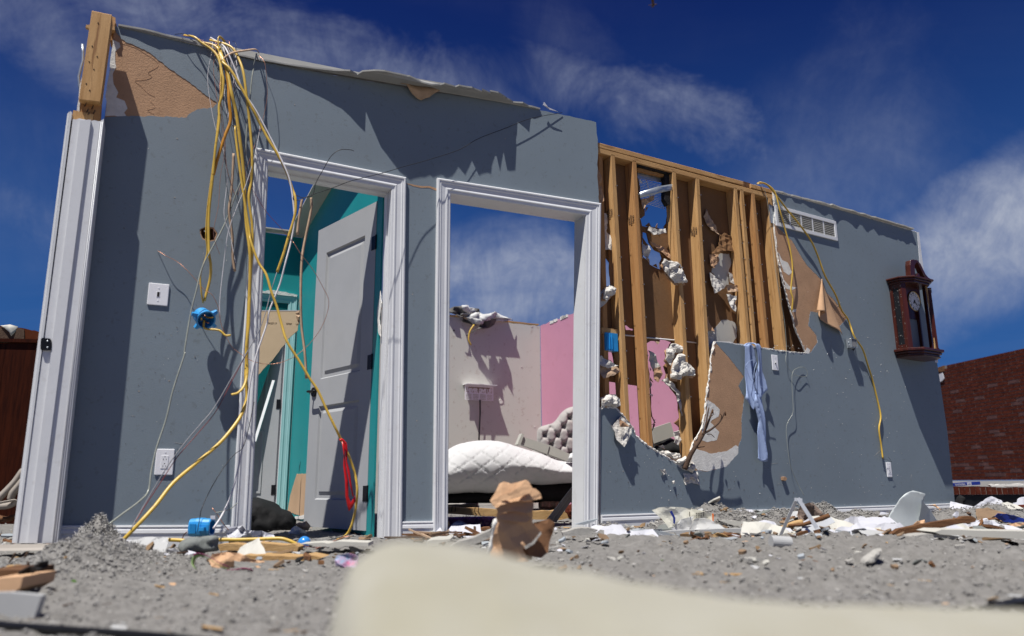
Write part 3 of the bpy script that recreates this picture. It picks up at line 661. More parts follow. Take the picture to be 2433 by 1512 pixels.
# --- right half: drywall, paint, tears
lowr = [(1426, 1262), (1426, 968), (1440, 966), (1462, 969), (1468, 977), (1487, 996), (1500, 1011), (1512, 1036), (1531, 1052), (1559, 1071), (1597, 1093), (1622, 1108), (1630, 1118), (1637, 1090), (1647, 1052), (1666, 1021), (1676, 983), (1680, 933), (1687, 889), (1691, 845), (1698, 811)]
mid = [(1730, 812), (1773, 820), (1850, 832), (1915, 839), (1903, 810), (1892, 787), (1879, 737), (1862, 673), (1850, 620), (1844, 573), (1839, 530), (1841, 500), (1837, 455)]
rtop = [(1839, 455), (1882, 467), (1960, 487), (2060, 516), (2178, 551)]
rend = [(2183, 560), (2192, 640), (2226, 860), (2250, 1020), (2271, 1220)]
core = jag(PX(PR, lowr[1:]), .006, .02, 21, closed=False) + jag(PX(PR, mid), .004, .03, 22, closed=False)[1:] + jag(PX(PR, rtop), .003, .04, 23, closed=False)[1:] + PX(PR, rend) + PX(PR, [lowr[0]])
slab('drywall_panel', PR, [core], -0.001, -0.0135, gypsum, WALL, label='right blue-grey drywall sheet torn open along the studs')
brA = [(1698, 812), (1735, 854), (1767, 895), (1754, 917), (1768, 945), (1762, 996), (1762, 1040), (1754, 1062), (1754, 1077), (1726, 1109), (1679, 1121), (1657, 1118), (1632, 1117), (1637, 1090), (1647, 1052), (1666, 1021), (1676, 983), (1680, 933), (1687, 889), (1691, 845)]
slab('torn_paper_patch', PR, [jag(PX(PR, brA), .0035, .012, 31)], .0004, -.0012, kraft, WALL)
brB = [(1840, 532), (1847, 540), (1882, 573), (1899, 603), (1916, 630), (1949, 663), (1957, 690), (1980, 712), (1998, 737), (2012, 757), (1995, 775), (1960, 745), (1925, 740), (1920, 773), (1939, 797), (1942, 813), (1926, 837), (1915, 839), (1903, 810), (1892, 787), (1879, 737), (1862, 673), (1850, 620), (1844, 573)]
slab('torn_paper_patch', PR, [jag(PX(PR, brB), .0035, .012, 32)], .0004, -.0012, kraft, WALL)
# painted skin of the right half = core minus patches (patches sit on its torn border)
skin = PX(PR, [(1427, 1262), (1427, 970)]) + jag(PX(PR, [(1440, 968), (1463, 972), (1487, 999), (1499, 1014), (1511, 1040), (1530, 1056), (1558, 1075), (1597, 1097), (1626, 1119), (1679, 1121.5), (1726, 1109.5), (1754.5, 1077), (1754.5, 1062), (1762.5, 1040), (1762.5, 996), (1768.5, 945), (1754.5, 917), (1767.5, 895), (1735.5, 854), (1699, 812)]), .003, .012, 41, closed=False) \
    + jag(PX(PR, [(1730, 815), (1773, 823), (1850, 835), (1914, 843), (1927, 838), (1943, 813), (1940, 797), (1921, 773), (1926, 741), (1961, 746), (1996, 776), (2013, 757), (1999, 737), (1981, 712), (1958, 690), (1950, 663), (1917, 630), (1900, 603), (1883, 573), (1848, 540), (1842, 530), (1842, 458)]), .003, .012, 42, closed=False) \
    + jag(PX(PR, [(1882, 469), (1960, 489), (2060, 518), (2176, 552)]), .002, .04, 43, closed=False) + PX(PR, rend)
slab('painted_paper', PR, [skin], 0.0012, -0.0009, blue, WALL)
gy = [[(1754, 1062), (1754, 1077), (1726, 1109), (1679, 1120), (1657, 1117), (1640, 1099), (1653, 1066), (1688, 1078), (1727, 1072), (1748, 1058)],
      [(1681, 950), (1697, 960), (1710, 974), (1707, 990), (1691, 999), (1688, 1004), (1709, 1027), (1703, 1046), (1680, 1051), (1667, 1046), (1668, 1024), (1678, 985)]]
for i, g_ in enumerate(gy): slab('gypsum_patch', PR, [jag(PX(PR, g_), .0025, .02, 50+i)], .0009, -.001, gypsum, WALL)
for i, g_ in enumerate([[(1850, 600), (1858, 618), (1872, 625), (1878, 640), (1882, 648), (1874, 655), (1862, 646), (1853, 620)], [(1862, 665), (1875, 680), (1894, 684), (1880, 690), (1868, 686)], [(1880, 738), (1892, 735), (1890, 742), (1883, 742)], [(1912, 838), (1917, 826), (1925, 832), (1922, 843)]]):
    slab('gypsum_patch', PR, [jag(PX(PR, g_), .0025, .02, 60+i)], .0009, -.001, gypsum, WALL)
# crumbled gypsum lips along the torn edges
def lip(pts, r, seed):
    path = []; rnd = random.Random(seed)
    for p in jag(PX(PR, pts), .004, .015, seed, closed=False): path.append(PR.w(p[0], p[1], .0+rnd.uniform(-.006, .004)))
    r *= .62
    vs, fs = tube_data(path, r, 6)
    vs = [v+Vector((rnd.uniform(-1, 1), rnd.uniform(-1, 1), rnd.uniform(-1, 1)))*r*.6 for v in vs]
    mesh('gypsum_lip', vs, fs, gypsum, WALL)
LR = .6
lip([(1700, 812), (1691, 845), (1687, 889), (1680, 933), (1676, 983), (1668, 1018), (1649, 1050), (1638, 1088), (1630, 1112)], .007, 71)
lip([(1440, 968), (1463, 970), (1487, 997), (1500, 1012), (1512, 1037), (1531, 1053), (1559, 1072), (1597, 1094), (1625, 1110)], .009, 72)
lip([(1843, 560), (1850, 620), (1862, 673), (1879, 737), (1892, 787), (1903, 810), (1914, 838)], .006, 73)
lip([(1773, 821), (1810, 827), (1850, 833), (1914, 840)], .004, 74)
# ceiling remnant on the right
shr = [(1842, 460), (1865, 483), (1875, 473), (1896, 486), (1916, 490), (1946, 506), (1959, 516), (1976, 513), (1986, 536), (1999, 526), (2016, 530), (2032, 545), (2049, 538), (2059, 553), (2076, 546), (2089, 563), (2116, 568), (2149, 578), (2178, 585)]
zr = [PR.uz(*p) for p in rtop]; lo2, us2, zs2 = ledge(PR, shr, zr, white, 2, .006)
ledge_mesh('ceiling_remnant', PR, lo2, us2, zs2, offw, th=.012, label='thin ragged ceiling board edge above the air vent')
slab('corner_bead', PR, [PX(PR, [(2179, 552), (2186, 640), (2222, 862), (2229, 862), (2194, 640), (2183, 552)], .002)], .0035, .0013, white, WALL)

# --- studs, plates and the far-side drywall seen between them
SD = 0.089
def stud(tx, ty, bx, by, m, wd=.038, off=-.0145, ext=True):
    """front right edge from (tx,ty) to (bx,by), extended down to the floor"""
    a, b = PR.uz(tx, ty, off), PR.uz(bx, by, off)
    if ext:
        k = (a[0]-b[0])/(a[1]-b[1]); b = (b[0]-k*(b[1]-.03), .03)
    P = [PR.w(b[0]-wd, b[1], off), PR.w(b[0], b[1], off), PR.w(b[0], b[1], off-SD), PR.w(b[0]-wd, b[1], off-SD),
         PR.w(a[0]-wd, a[1], off), PR.w(a[0], a[1], off), PR.w(a[0], a[1], off-SD), PR.w(a[0]-wd, a[1], off-SD)]
    o = box8('stud', P, m, WALL); bevel(o, .0025); return o
ST = [(1461, 368, 1500, 1050, wood_v), (1512, 382, 1551.5, 1055, wood_v2), (1606, 408, 1647, 1049, wood_v), (1661.5, 423, 1687, 870, wood_v), (1751.5, 447, 1784, 816, wood_v),
      (1766.5, 451, 1798, 820, wood_v), (1793, 459, 1828, 823, wood_v2), (1833, 470, 1869, 831, wood_v)]
S_ = [stud(*s) for s in ST]
stud(1432, 366, 1452, 1050, wood_v2, off=-.0145-.03)
for i, (tx, ty, bx, by, m) in enumerate(ST):       # drywall screws and nails left in the stud edges
    for k in range(7):
        f = .12+.8*k/7+random.uniform(-.03, .03); x = tx+(bx-tx)*f-3; y = ty+(by-ty)*f
        p = PR.hit(x, y, -.0145); q = p+PR.n*.018+Vector((0, 0, -.003))
        tube('drywall_screw', [p, q], .0013, blackm, S_[i], k=1, sides=5)
        vs, fs = tube_data([q, q+PR.n*.0015], .0036, 7); mesh('screw_head', vs, fs, galv, S_[i])
def plate(xl, yl, xr, yr, hgt, off, dep, m):
    a, b = PR.uz(xl, yl, off), PR.uz(xr, yr, off)
    P = [PR.w(a[0], a[1]-hgt, off), PR.w(b[0], b[1]-hgt, off), PR.w(b[0], b[1]-hgt, off-dep), PR.w(a[0], a[1]-hgt, off-dep),
         PR.w(a[0], a[1], off), PR.w(b[0], b[1], off), PR.w(b[0], b[1], off-dep), PR.w(a[0], a[1], off-dep)]
    o = box8('top_plate', P, m, WALL); bevel(o, .003); return o
plate(1410, 335.5, 1766, 431, .037, -.0145, .089, wood_h)
plate(1412, 348.5, 1845, 465.5, .038, -.0145, .089, wood_h)
plate(1784, 437, 1842, 452.5, .035, -.0145, .089, wood_h)
slab('top_plate', PR, [jag(PX(PR, [(1767, 431), (1783, 436), (1783, 448), (1767, 444)], -.03), .002, .02, 1)], -.03, -.09, wood_old, WALL)
BO = -.0145-SD-.0015
def c1(x, y): return (1395.9+x*.2946, 297+y*.2946)
def c2(x, y): return (1395.9+x*.3143, 712.8+y*.3143)
back_out = PX(PR, [(1402, 362), (1500, 372), (1600, 400), (1700, 425), (1842, 462), (1905, 812), (1990, 1190), (1424, 1225)], BO)
h_sky1 = [c1(x, y) for x, y in ((405, 300), (640, 340), (690, 380), (690, 600), (640, 655), (650, 700), (640, 790), (620, 820), (630, 850), (560, 830), (490, 822), (440, 815), (428, 760), (462, 730), (466, 640), (440, 600), (428, 600))]
h_sky2 = [c1(x, y) for x, y in ((445, 860), (480, 870), (500, 950), (545, 1010), (590, 1030), (605, 1075), (588, 1110), (596, 1165), (545, 1150), (500, 1125), (485, 1095), (446, 1063), (440, 960))]
h_left1 = [c1(x, y) for x, y in ((70, 290), (112, 280), (120, 310), (98, 340), (92, 410), (70, 430))]
h_left2 = [c1(x, y) for x, y in ((70, 720), (140, 715), (150, 760), (125, 800), (165, 900), (150, 1000), (60, 1010))]
h_left3 = [c1(x, y) for x, y in ((60, 1025), (120, 1032), (160, 1080), (182, 1110), (190, 1290), (150, 1310), (110, 1400), (60, 1430))]
h_left3b = [c2(x, y) for x, y in ((60, -70), (130, -50), (165, 20), (185, 80), (170, 120), (190, 190), (180, 215), (60, 215))]
h_left4 = [c2(x, y) for x, y in ((50, 225), (205, 230), (215, 380), (190, 395), (200, 440), (205, 480), (150, 470), (50, 420))]
h_left5 = [c2(x, y) for x, y in ((50, 590), (155, 620), (165, 700), (150, 720), (90, 735), (50, 735))]
h_pink = [c2(x, y) for x, y in ((445, 330), (480, 310), (545, 318), (552, 282), (600, 305), (640, 320), (615, 370), (590, 395), (605, 470), (580, 500), (600, 560), (590, 600), (650, 690), (680, 730), (690, 790), (700, 890), (660, 930), (700, 960), (705, 1060), (712, 1180), (640, 1150), (500, 1085), (480, 950), (515, 930), (490, 880), (482, 780), (470, 560))]
h_small = [c2(x, y) for x, y in ((283, 195), (300, 190), (330, 215), (352, 218), (345, 235), (290, 228))]
h_r1 = [c1(x, y) for x, y in ((1002, 1160), (1040, 1120), (1065, 1040), (1140, 1040), (1160, 1110), (1135, 1200), (1138, 1290), (1110, 1300), (1040, 1230), (1000, 1190))]
h_r2 = [c2(x, y) for x, y in ((880, 215), (900, 235), (965, 212), (1010, 155), (1060, 150), (1110, 170), (1130, 210), (1125, 290), (1090, 330), (940, 330), (890, 290))]
holes = [jag(PX(PR, h, BO), .006, .03, 80+i) for i, h in enumerate((h_sky1, h_sky2, h_left2, h_left3, h_left4, h_left5, h_pink, h_small))]
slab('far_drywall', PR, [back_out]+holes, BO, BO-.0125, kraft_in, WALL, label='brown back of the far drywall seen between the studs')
# pale board standing behind the two holes on the right of the frame
ragged = [(h_sky1, 1), (h_sky2, 2), (h_left3, 4), (h_left5, 6), (h_pink, 7)]
rnd = random.Random(5)
for hp, s in ragged:                                   # torn paper and gypsum tongues round the holes
    P = jag(PX(PR, hp, BO), .006, .02, 100+s)
    for k in range(0, len(P), 3):
        if rnd.random() < .35: continue
        a, b = P[k], P[(k+rnd.choice((1, 2, 3))) % len(P)]; cx_ = sum(p[0] for p in P)/len(P); cz_ = sum(p[1] for p in P)/len(P)
        mx_, mz_ = (a[0]+b[0])/2, (a[1]+b[1])/2; L = rnd.uniform(.10, .24)*rnd.choice((.3, .6, 1, 1.3)); dd = math.hypot(cx_-mx_, cz_-mz_)+1e-6
        tx_, tz_ = mx_+(cx_-mx_)/dd*L*.13, mz_+(cz_-mz_)/dd*L*.13
        q = [PR.w(a[0], a[1], BO+.002), PR.w(b[0], b[1], BO+.002), PR.w(tx_, tz_, BO+rnd.uniform(.0, .02))]
        if rnd.random() < .75: mesh('torn_tongue', q+[p+PR.n*.003 for p in q], [(0, 1, 2), (3, 4, 5), (0, 1, 4, 3), (1, 2, 5, 4), (2, 0, 3, 5)], rnd.choice((gypsum, kraft_in, kraft_in, papr)), WALL)
def grey_hole(hp, name, seed):
    P = jag(PX(PR, hp, BO), .005, .02, seed); slab(name, PR, [P], BO+.0012, BO-.001, offw, WALL)
grey_hole(h_r1, 'bare_gypsum_area', 5); grey_hole(h_r2, 'bare_gypsum_area', 6)
def crease(u, z, sd, n=5):
    """sum of straight folds in random directions: gives broken board and paper flat facets"""
    r_ = random.Random(sd); h = 0
    for k in range(n):
        a = r_.uniform(0, 3.14); f = r_.uniform(5, 13)*(1+k*.35); p = r_.uniform(0, 1)
        x = (u*math.cos(a)+z*math.sin(a)+.02*nz((u*4, z*4, 0), 1, sd))*f+p; h += (abs((x % 1)-.5)*2-.5)/(1+k*.6)
    return h/2
def flap(conv, pts, off0, curl, m, seed, step=.015, solid=.003):
    P = jag(PX(PR, [conv(x, y) for x, y in pts], off0), .004, .02, seed)
    zt_ = max(p[1] for p in P)
    sheet('torn_flap', PR, P, lambda u, z, d: off0+curl*((zt_-z)/.25)**1.5+.022*crease(u*1.3, z*1.3, seed)+.006*nz((u*25, z*25, 0), 1, seed), m, WALL, step=step, solid=min(solid, .005), smooth=False)
flap(c1, [(935, 740), (960, 680), (985, 740), (1015, 800), (1055, 890), (1000, 860), (950, 800)], BO+.012, .02, papr, 1)
flap(c1, [(1060, 900), (1100, 870), (1150, 900), (1180, 960), (1185, 1030), (1120, 1020), (1060, 1025), (985, 1045), (1050, 980)], BO+.02, .03, kraft_in, 2)
flap(c1, [(985, 1045), (1060, 1040), (1055, 1100), (1010, 1160), (985, 1130)], BO+.012, .02, kraft, 3)
flap(c1, [(985, 1190), (1020, 1210), (1110, 1300), (1100, 1320), (1060, 1340), (1020, 1360), (1000, 1300)], BO+.03, .02, gypc, 4, solid=.01)
flap(c1, [(1115, 1290), (1240, 1300), (1252, 1320), (1210, 1345), (1130, 1350)], BO+.04, .03, papr, 5)
flap(c1, [(1125, 1365), (1195, 1380), (1197, 1480), (1185, 1510), (1150, 1480)], BO+.05, .02, gypc, 6, solid=.012)
flap(c1, [(1135, 1190), (1170, 1210), (1180, 1290), (1150, 1270)], BO+.02, .02, gypc, 6, solid=.01)
flap(c1, [(485, 850), (500, 820), (560, 845), (630, 835), (630, 875), (570, 885), (530, 890)], BO+.03, .04, gypc, 7, solid=.01)
flap(c1, [(430, 600), (480, 590), (545, 565), (530, 610), (470, 650), (440, 690)], BO+.03, .03, papr, 8)
flap(c1, [(500, 940), (560, 960), (650, 1010), (665, 1090), (610, 1050), (560, 1000)], BO+.02, .03, kraft, 9)
flap(c1, [(445, 960), (490, 960), (505, 1010), (485, 1080), (440, 1050)], BO+.02, .02, gypc, 10)
flap(c2, [(468, 380), (500, 400), (530, 470), (550, 510), (525, 520), (490, 545), (470, 500)], BO+.02, .02, offw, 11)
flap(c2, [(500, 520), (555, 505), (565, 560), (530, 625), (500, 600)], BO+.04, .03, kraft, 12)
flap(c2, [(870, 170), (910, 125), (930, 190), (955, 240), (900, 235)], BO+.04, .03, kraft, 13)
flap(c2, [(880, 215), (955, 250), (950, 330), (920, 405), (880, 360)], BO+.03, .02, gypc, 14, solid=.01)
flap(c2, [(195, 950), (250, 880), (335, 960), (320, 1010), (250, 1115), (205, 1060), (200, 1000), (170, 950)], .012, .05, gypc, 15, solid=.008)
flap(c2, [(240, 900), (335, 962), (240, 958)], .05, .03, kraft, 16)
flap(c2, [(725, 1310), (790, 1320), (830, 1300), (840, 1400), (790, 1380), (735, 1400)], .004, .05, gypc, 17, solid=.01)
flap(c2, [(95, 800), (100, 740), (160, 715), (235, 745), (240, 800), (200, 815), (130, 830)], -.03, .05, gypc, 18, solid=.014)
flap(c2, [(60, 480), (100, 425), (170, 460), (245, 545), (190, 570), (90, 600)], BO+.05, .08, papr, 19)
flap(c2, [(60, 470), (100, 420), (190, 480), (225, 500), (150, 520), (95, 500)], BO+.07, .06, gypc, 19, solid=.012)
flap(c1, [(60, 720), (150, 715), (160, 790), (140, 860), (175, 900), (170, 1020), (100, 1020), (60, 900)], BO+.02, .03, gypc, 20, solid=.01)
flap(c1, [(60, 280), (95, 380), (110, 450), (120, 620), (60, 700)], BO+.06, .01, kraft, 21)
flap(c1, [(60, 1400), (110, 1340), (160, 1300), (220, 1330), (200, 1370), (150, 1430), (60, 1500)], -.05, .03, gypc, 22, solid=.014)
flap(c2, [(590, 400), (640, 340), (715, 350), (710, 420), (650, 450), (600, 450)], BO+.03, .04, gypc, 23, solid=.014)
flap(c2, [(560, 610), (600, 590), (640, 620), (690, 700), (690, 880), (660, 700), (620, 660)], BO+.02, .03, gypc, 24, solid=.01)
flap(c2, [(650, 1000), (690, 985), (705, 1060), (680, 1100), (655, 1080)], BO+.02, .03, gypc, 25, solid=.012)
# duct opening at the top of the bay: galvanised strap, black tape, grille of the far side
dk = lambda pts, off, dep, m, nm: slab(nm, PR, [jag(PX(PR, [c1(x, y) for x, y in pts], off), .003, .02, 7)], off, off-dep, m, WALL)
dk([(398, 282), (640, 335), (690, 375), (688, 400), (620, 385), (500, 350), (400, 325)], -.03, .03, char_, 'duct_tape')
dk([(625, 390), (692, 380), (692, 620), (650, 650), (622, 600)], -.05, .04, char_, 'duct_tape')
dk([(402, 345), (645, 405), (645, 425), (402, 365)], -.06, .03, wood_v2, 'duct_frame')
dk([(405, 368), (620, 425), (620, 470), (405, 430)], BO+.006, .004, galv, 'duct_sleeve')
strap = PX(PR, [c1(x, y) for x, y in ((424, 590), (422, 545), (560, 500), (690, 474), (708, 478), (708, 520), (600, 545), (500, 575))], -.012)
sheet('galvanised_strap', PR, strap, lambda u, z, d: -.012+.012*math.sin((u-strap[0][0])*14), galv, WALL, step=.03)
GR = []
for k in range(15):
    y0 = 440+k*13; p = [c1(412, y0), c1(515, y0+24), c1(625, y0+56)]
    tube('grille_bar', [PR.hit(x, y, BO-.03) for x, y in p], .0022, plast, WALL, k=2, sides=4)
tube('grille_bar', [PR.hit(*c1(x, y), BO-.028) for x, y in ((470, 440), (490, 500), (505, 620))], .004, plast, WALL, k=2, sides=4)
dk([(1462, 640), (1508, 660), (1512, 795), (1478, 790)], -.008, .002, galv, 'steel_plate')
tube('horizontal_rail', [PR.hit(*c2(x, y), BO+.004) for x, y in ((225, 262), (360, 275), (440, 285), (550, 296), (700, 310), (860, 330))], .006, white, WALL, sides=4, k=1)
obu = PX(PR, [c2(95, 212), c2(250, 230)], -.06); obox('blocking', PR, obu[0][0], obu[1][0], obu[0][1]-.04, obu[0][1], -.04, -.09, wood_h, WALL)
# lumber stamps on three studs
stamp_ink = mat('lumber_stamp_ink', (.10, .06, .035), .8)
for ty, si in ((505, 0), (520, 1), (548, 3)):
    a_, b_ = ST[si][:2], ST[si][2:4]; f_ = (ty-a_[1])/(b_[1]-a_[1]); uu, zz_ = PR.uz(a_[0]+(b_[0]-a_[0])*f_, ty, -.0145)
    SP = Plane((0, 0), 0); SP.O = PR.w(uu-.038, 0, -.0145-SD/2); SP.O.z = 0; SP.d = PR.n.copy(); SP.n = -PR.d
    for du, tx_ in ((-.022, 'S-P-F'), (.0, 'KD-HT'), (.022, 'No.2')):
        text_part('lumber_stamp', tx_, SP, du, zz_, .0035, .024, stamp_ink, S_[si], rotate=math.pi/2, bold=.0006)
# blue outlet box nailed between the studs at the left of the frame
obu = PX(PR, [c2(118, 385), c2(206, 262)], -.06)
bb_ = obox('blue_outlet_box', PR, obu[0][0], obu[1][0], obu[0][1], obu[1][1], -.03, -.085, blueb, WALL)
for k in range(3): obox('box_rib', PR, obu[0][0]+.01+k*.02, obu[0][0]+.016+k*.02, obu[0][1]+.01, obu[1][1]-.01, -.0298, -.024, blueb, bb_)
# baked clay-like lumps of gypsum hanging on the frame
def chunk(conv, pts, off, bulge, seed, m=gypc, name='gypsum_chunk', parent=WALL, plane=PR, label=None):
    P = jag(PX(plane, [conv(x, y) for x, y in pts], off), .007, .018, seed)
    def fn(u, z, d): return .055*crease(u*.8, z*.8, seed, 4)*min(1, d/.02+.25)+.009*nz((u*45, z*45, 0), 1, seed)+.012*nz((u*18, z*18, 0), 1, seed)+.006*nz((u*110, z*110, 0), 1, seed)
    o = lump(name, plane, P, bulge*.35, .03, m, parent, step=.0075, off=off+.01, back=.7, fn=fn, smooth=False, label=label)
    Q = [(u+.012*nz((u*20, z*20, 1), 1, seed), z-.012) for u, z in P[::2]]
    if len(Q) > 3: sheet('torn_face_paper', plane, Q, lambda u, z, d: off-.004+.02*crease(u, z, seed+9), kraft, parent, step=.02, solid=.001)
    return o
chunk(c1, [(590, 1120), (610, 1080), (640, 1100), (700, 1105), (745, 1130), (770, 1200), (802, 1265), (760, 1285), (700, 1280), (650, 1220), (612, 1175)], -.02, .05, 1)
chunk(c2, [(620, 590), (640, 470), (680, 410), (720, 420), (725, 460), (770, 490), (805, 540), (800, 580), (745, 575), (700, 575), (700, 605), (660, 600)], -.02, .05, 2)
chunk(c2, [(585, 450), (590, 370), (640, 330), (705, 350), (710, 400), (660, 400), (640, 430), (620, 500)], -.05, .04, 3)
chunk(c2, [(95, 830), (100, 750), (150, 720), (205, 715), (240, 750), (235, 800), (200, 810), (130, 800)], .0, .03, 4)
chunk(c1, [(120, 1400), (130, 1330), (170, 1295), (225, 1325), (210, 1370), (165, 1400), (150, 1430)], -.02, .03, 5)
chunk(c2, [(660, 1220), (700, 1200), (730, 1180), (760, 1210), (800, 1240), (790, 1310), (740, 1290), (700, 1250)], .0, .03, 6)
chunk(c2, [(530, 1145), (600, 1140), (690, 1160), (700, 1200), (640, 1205), (580, 1180)], -.03, .03, 7)
chunk(lambda x, y: (x, y), [(1565, 1116), (1577, 1115), (1582, 1126), (1573, 1131)], .0, .012, 8)
chunk(lambda x, y: (x, y), [(1594, 1144), (1600, 1142), (1602, 1149), (1596, 1150)], .0, .008, 9)
# curled sheet of face paper on the right tear: brown inside, rolled towards the room
def curl():
    a = PR.uz(1949, 664); vs, fs = [], []; n = 22; rows = 26
    Lx = (PR.uz(1930, 742, .04), PR.uz(1966, 736, .04), PR.uz(1995, 795, .02), PR.uz(2010, 757, .003))
    for j in range(rows+1):
        f = j/rows
        l = Vector(a).lerp(Vector(PR.uz(1930+0*f, 741)), f); r_ = Vector(a).lerp(Vector(PR.uz(1998, 800)), f)
        wdt = (r_-l).length
        for i in range(n+1):
            g = i/n; R = .036*f+.002
            if g < .42:      # rolled left edge
                th = (g/.42)*4.6; u = l[0]+R-math.cos(th)*R+0; o_ = .012+R+math.sin(th)*R*1.0-R*.2; u += g*wdt*.1; z = l[1]+(r_[1]-l[1])*g*.3
            else:
                g2 = (g-.42)/.58; u = l[0]+R*1.2+(r_[0]-l[0]-R*1.2)*g2; o_ = .012+R*.25*(1-g2)+.028*f*f*abs(math.sin(g2*3.1))+.004*math.sin(g2*4+f*4); z = l[1]+(r_[1]-l[1])*(g*.7+.3*g2)*1.0
                z -= .012*f*math.sin(g2*5)
            vs.append(PR.w(u, z, max(.004, o_)))
    W = n+1
    for j in range(rows):
        for i in range(n): k = j*W+i; fs.append((k, k+1, k+1+W, k+W))
    mesh('curled_paper', vs, fs, kraft_b, WALL, smooth=True, solid=.0016, label='curled flap of brown drywall paper')
kraft_b = mat('curled_kraft', (0.47, 0.29, 0.17), 0.85, 0.12, 7, 0.4, 60, dirt=.2)
curl()
fl = PX(PR, [(1942, 790), (1947, 742), (1966, 736), (1998, 745), (2014, 760), (1999, 776), (1996, 800), (1970, 785), (1958, 778)], .02)
# small blemishes: crumbs stuck to the wall, scuffs, nail pops
rnd = random.Random(12)
def crumbs(plane, boxpx, n, sz, name='wall_crumbs', m=None):
    vs, fs = [], []
    for _ in range(n):
        x = rnd.uniform(boxpx[0], boxpx[2]); y = rnd.uniform(boxpx[1], boxpx[3]); p = plane.hit(x, y, .003); s = sz*rnd.uniform(.3, 1.2)
        b = len(vs); vs += [p+Vector((rnd.uniform(-s, s), rnd.uniform(-.3, .6)*s, rnd.uniform(-s, s))) for _ in range(5)]
        fs += [(b, b+1, b+2), (b, b+2, b+3), (b, b+3, b+4), (b+1, b+3, b+4), (b+1, b+2, b+4)]
    mesh(name, vs, fs, m or gypsum, WALL, kind='stuff')
for bx_ in ((290, 290, 1000, 1230),): crumbs(PL, bx_, 10, .004, 'mud_specks', barkm)
crumbs(PL, (270, 700, 540, 1230), 45, .003, 'mud_specks', barkm); crumbs(PR, (1440, 1130, 2240, 1215), 70, .004, 'mud_specks', barkm)
crumbs(PR, (1960, 880, 2160, 1080), 40, .005); crumbs(PR, (1930, 800, 2110, 900), 30, .004); crumbs(PR, (1440, 1060, 2200, 1200), 50, .004)
crumbs(PL, (300, 300, 540, 1200), 40, .003); crumbs(PR, (1450, 1080, 2230, 1210), 90, .003); crumbs(PR, (1900, 640, 2080, 1190), 60, .0035); crumbs(PR, (1800, 820, 1930, 832), 20, .006)
slab('paper_tab', PR, [PX(PR, [(2131, 1916/1.6835), (2143, 1914/1.6835), (2145, 1925/1.6835), (2134, 1925/1.6835)], .01)] if False else [PX(PR, [(1860, 1134), (1866, 1133), (1870, 1138), (1866, 1143), (1861, 1141)], .02)], .022, .001, kraft, WALL)
# scratches, scuffs and popped nail heads in the paint
rs_ = random.Random(77)
for i in range(16):
    pl = PL if i < 6 else PR; x, y = (rs_.uniform(300, 530), rs_.uniform(320, 1180)) if pl is PL else (rs_.uniform(1800, 2200), rs_.uniform(700, 1180)); a = rs_.uniform(0, 6.28); L = rs_.uniform(5, 22)
    tube('scratch', [pl.hit(x, y, .0012), pl.hit(x+L*.5*math.cos(a)+rs_.uniform(-2, 2), y+L*.5*math.sin(a), .0012), pl.hit(x+L*math.cos(a), y+L*math.sin(a), .0012)], .0009, gypg, WALL, k=2, sides=4)
for x, y, pl in ((421, 330, PL), (415, 470, PL), (402, 905, PL), (330, 930, PL), (700, 250, PL), (980, 700, PL), (990, 1000, PL), (1200, 330, PL), (1960, 880, PR), (1962, 1010, PR), (2100, 1000, PR), (1480, 1120, PR), (2085, 700, PR)):
    slab('nail_pop', pl, [ring(x, y, .0042, 8, pl, .2, int(x))], .0022, .0010, gypg, WALL)
# white screw dimples on the lower left wall
for x, y in ((498, 831), (473, 1108)): pass

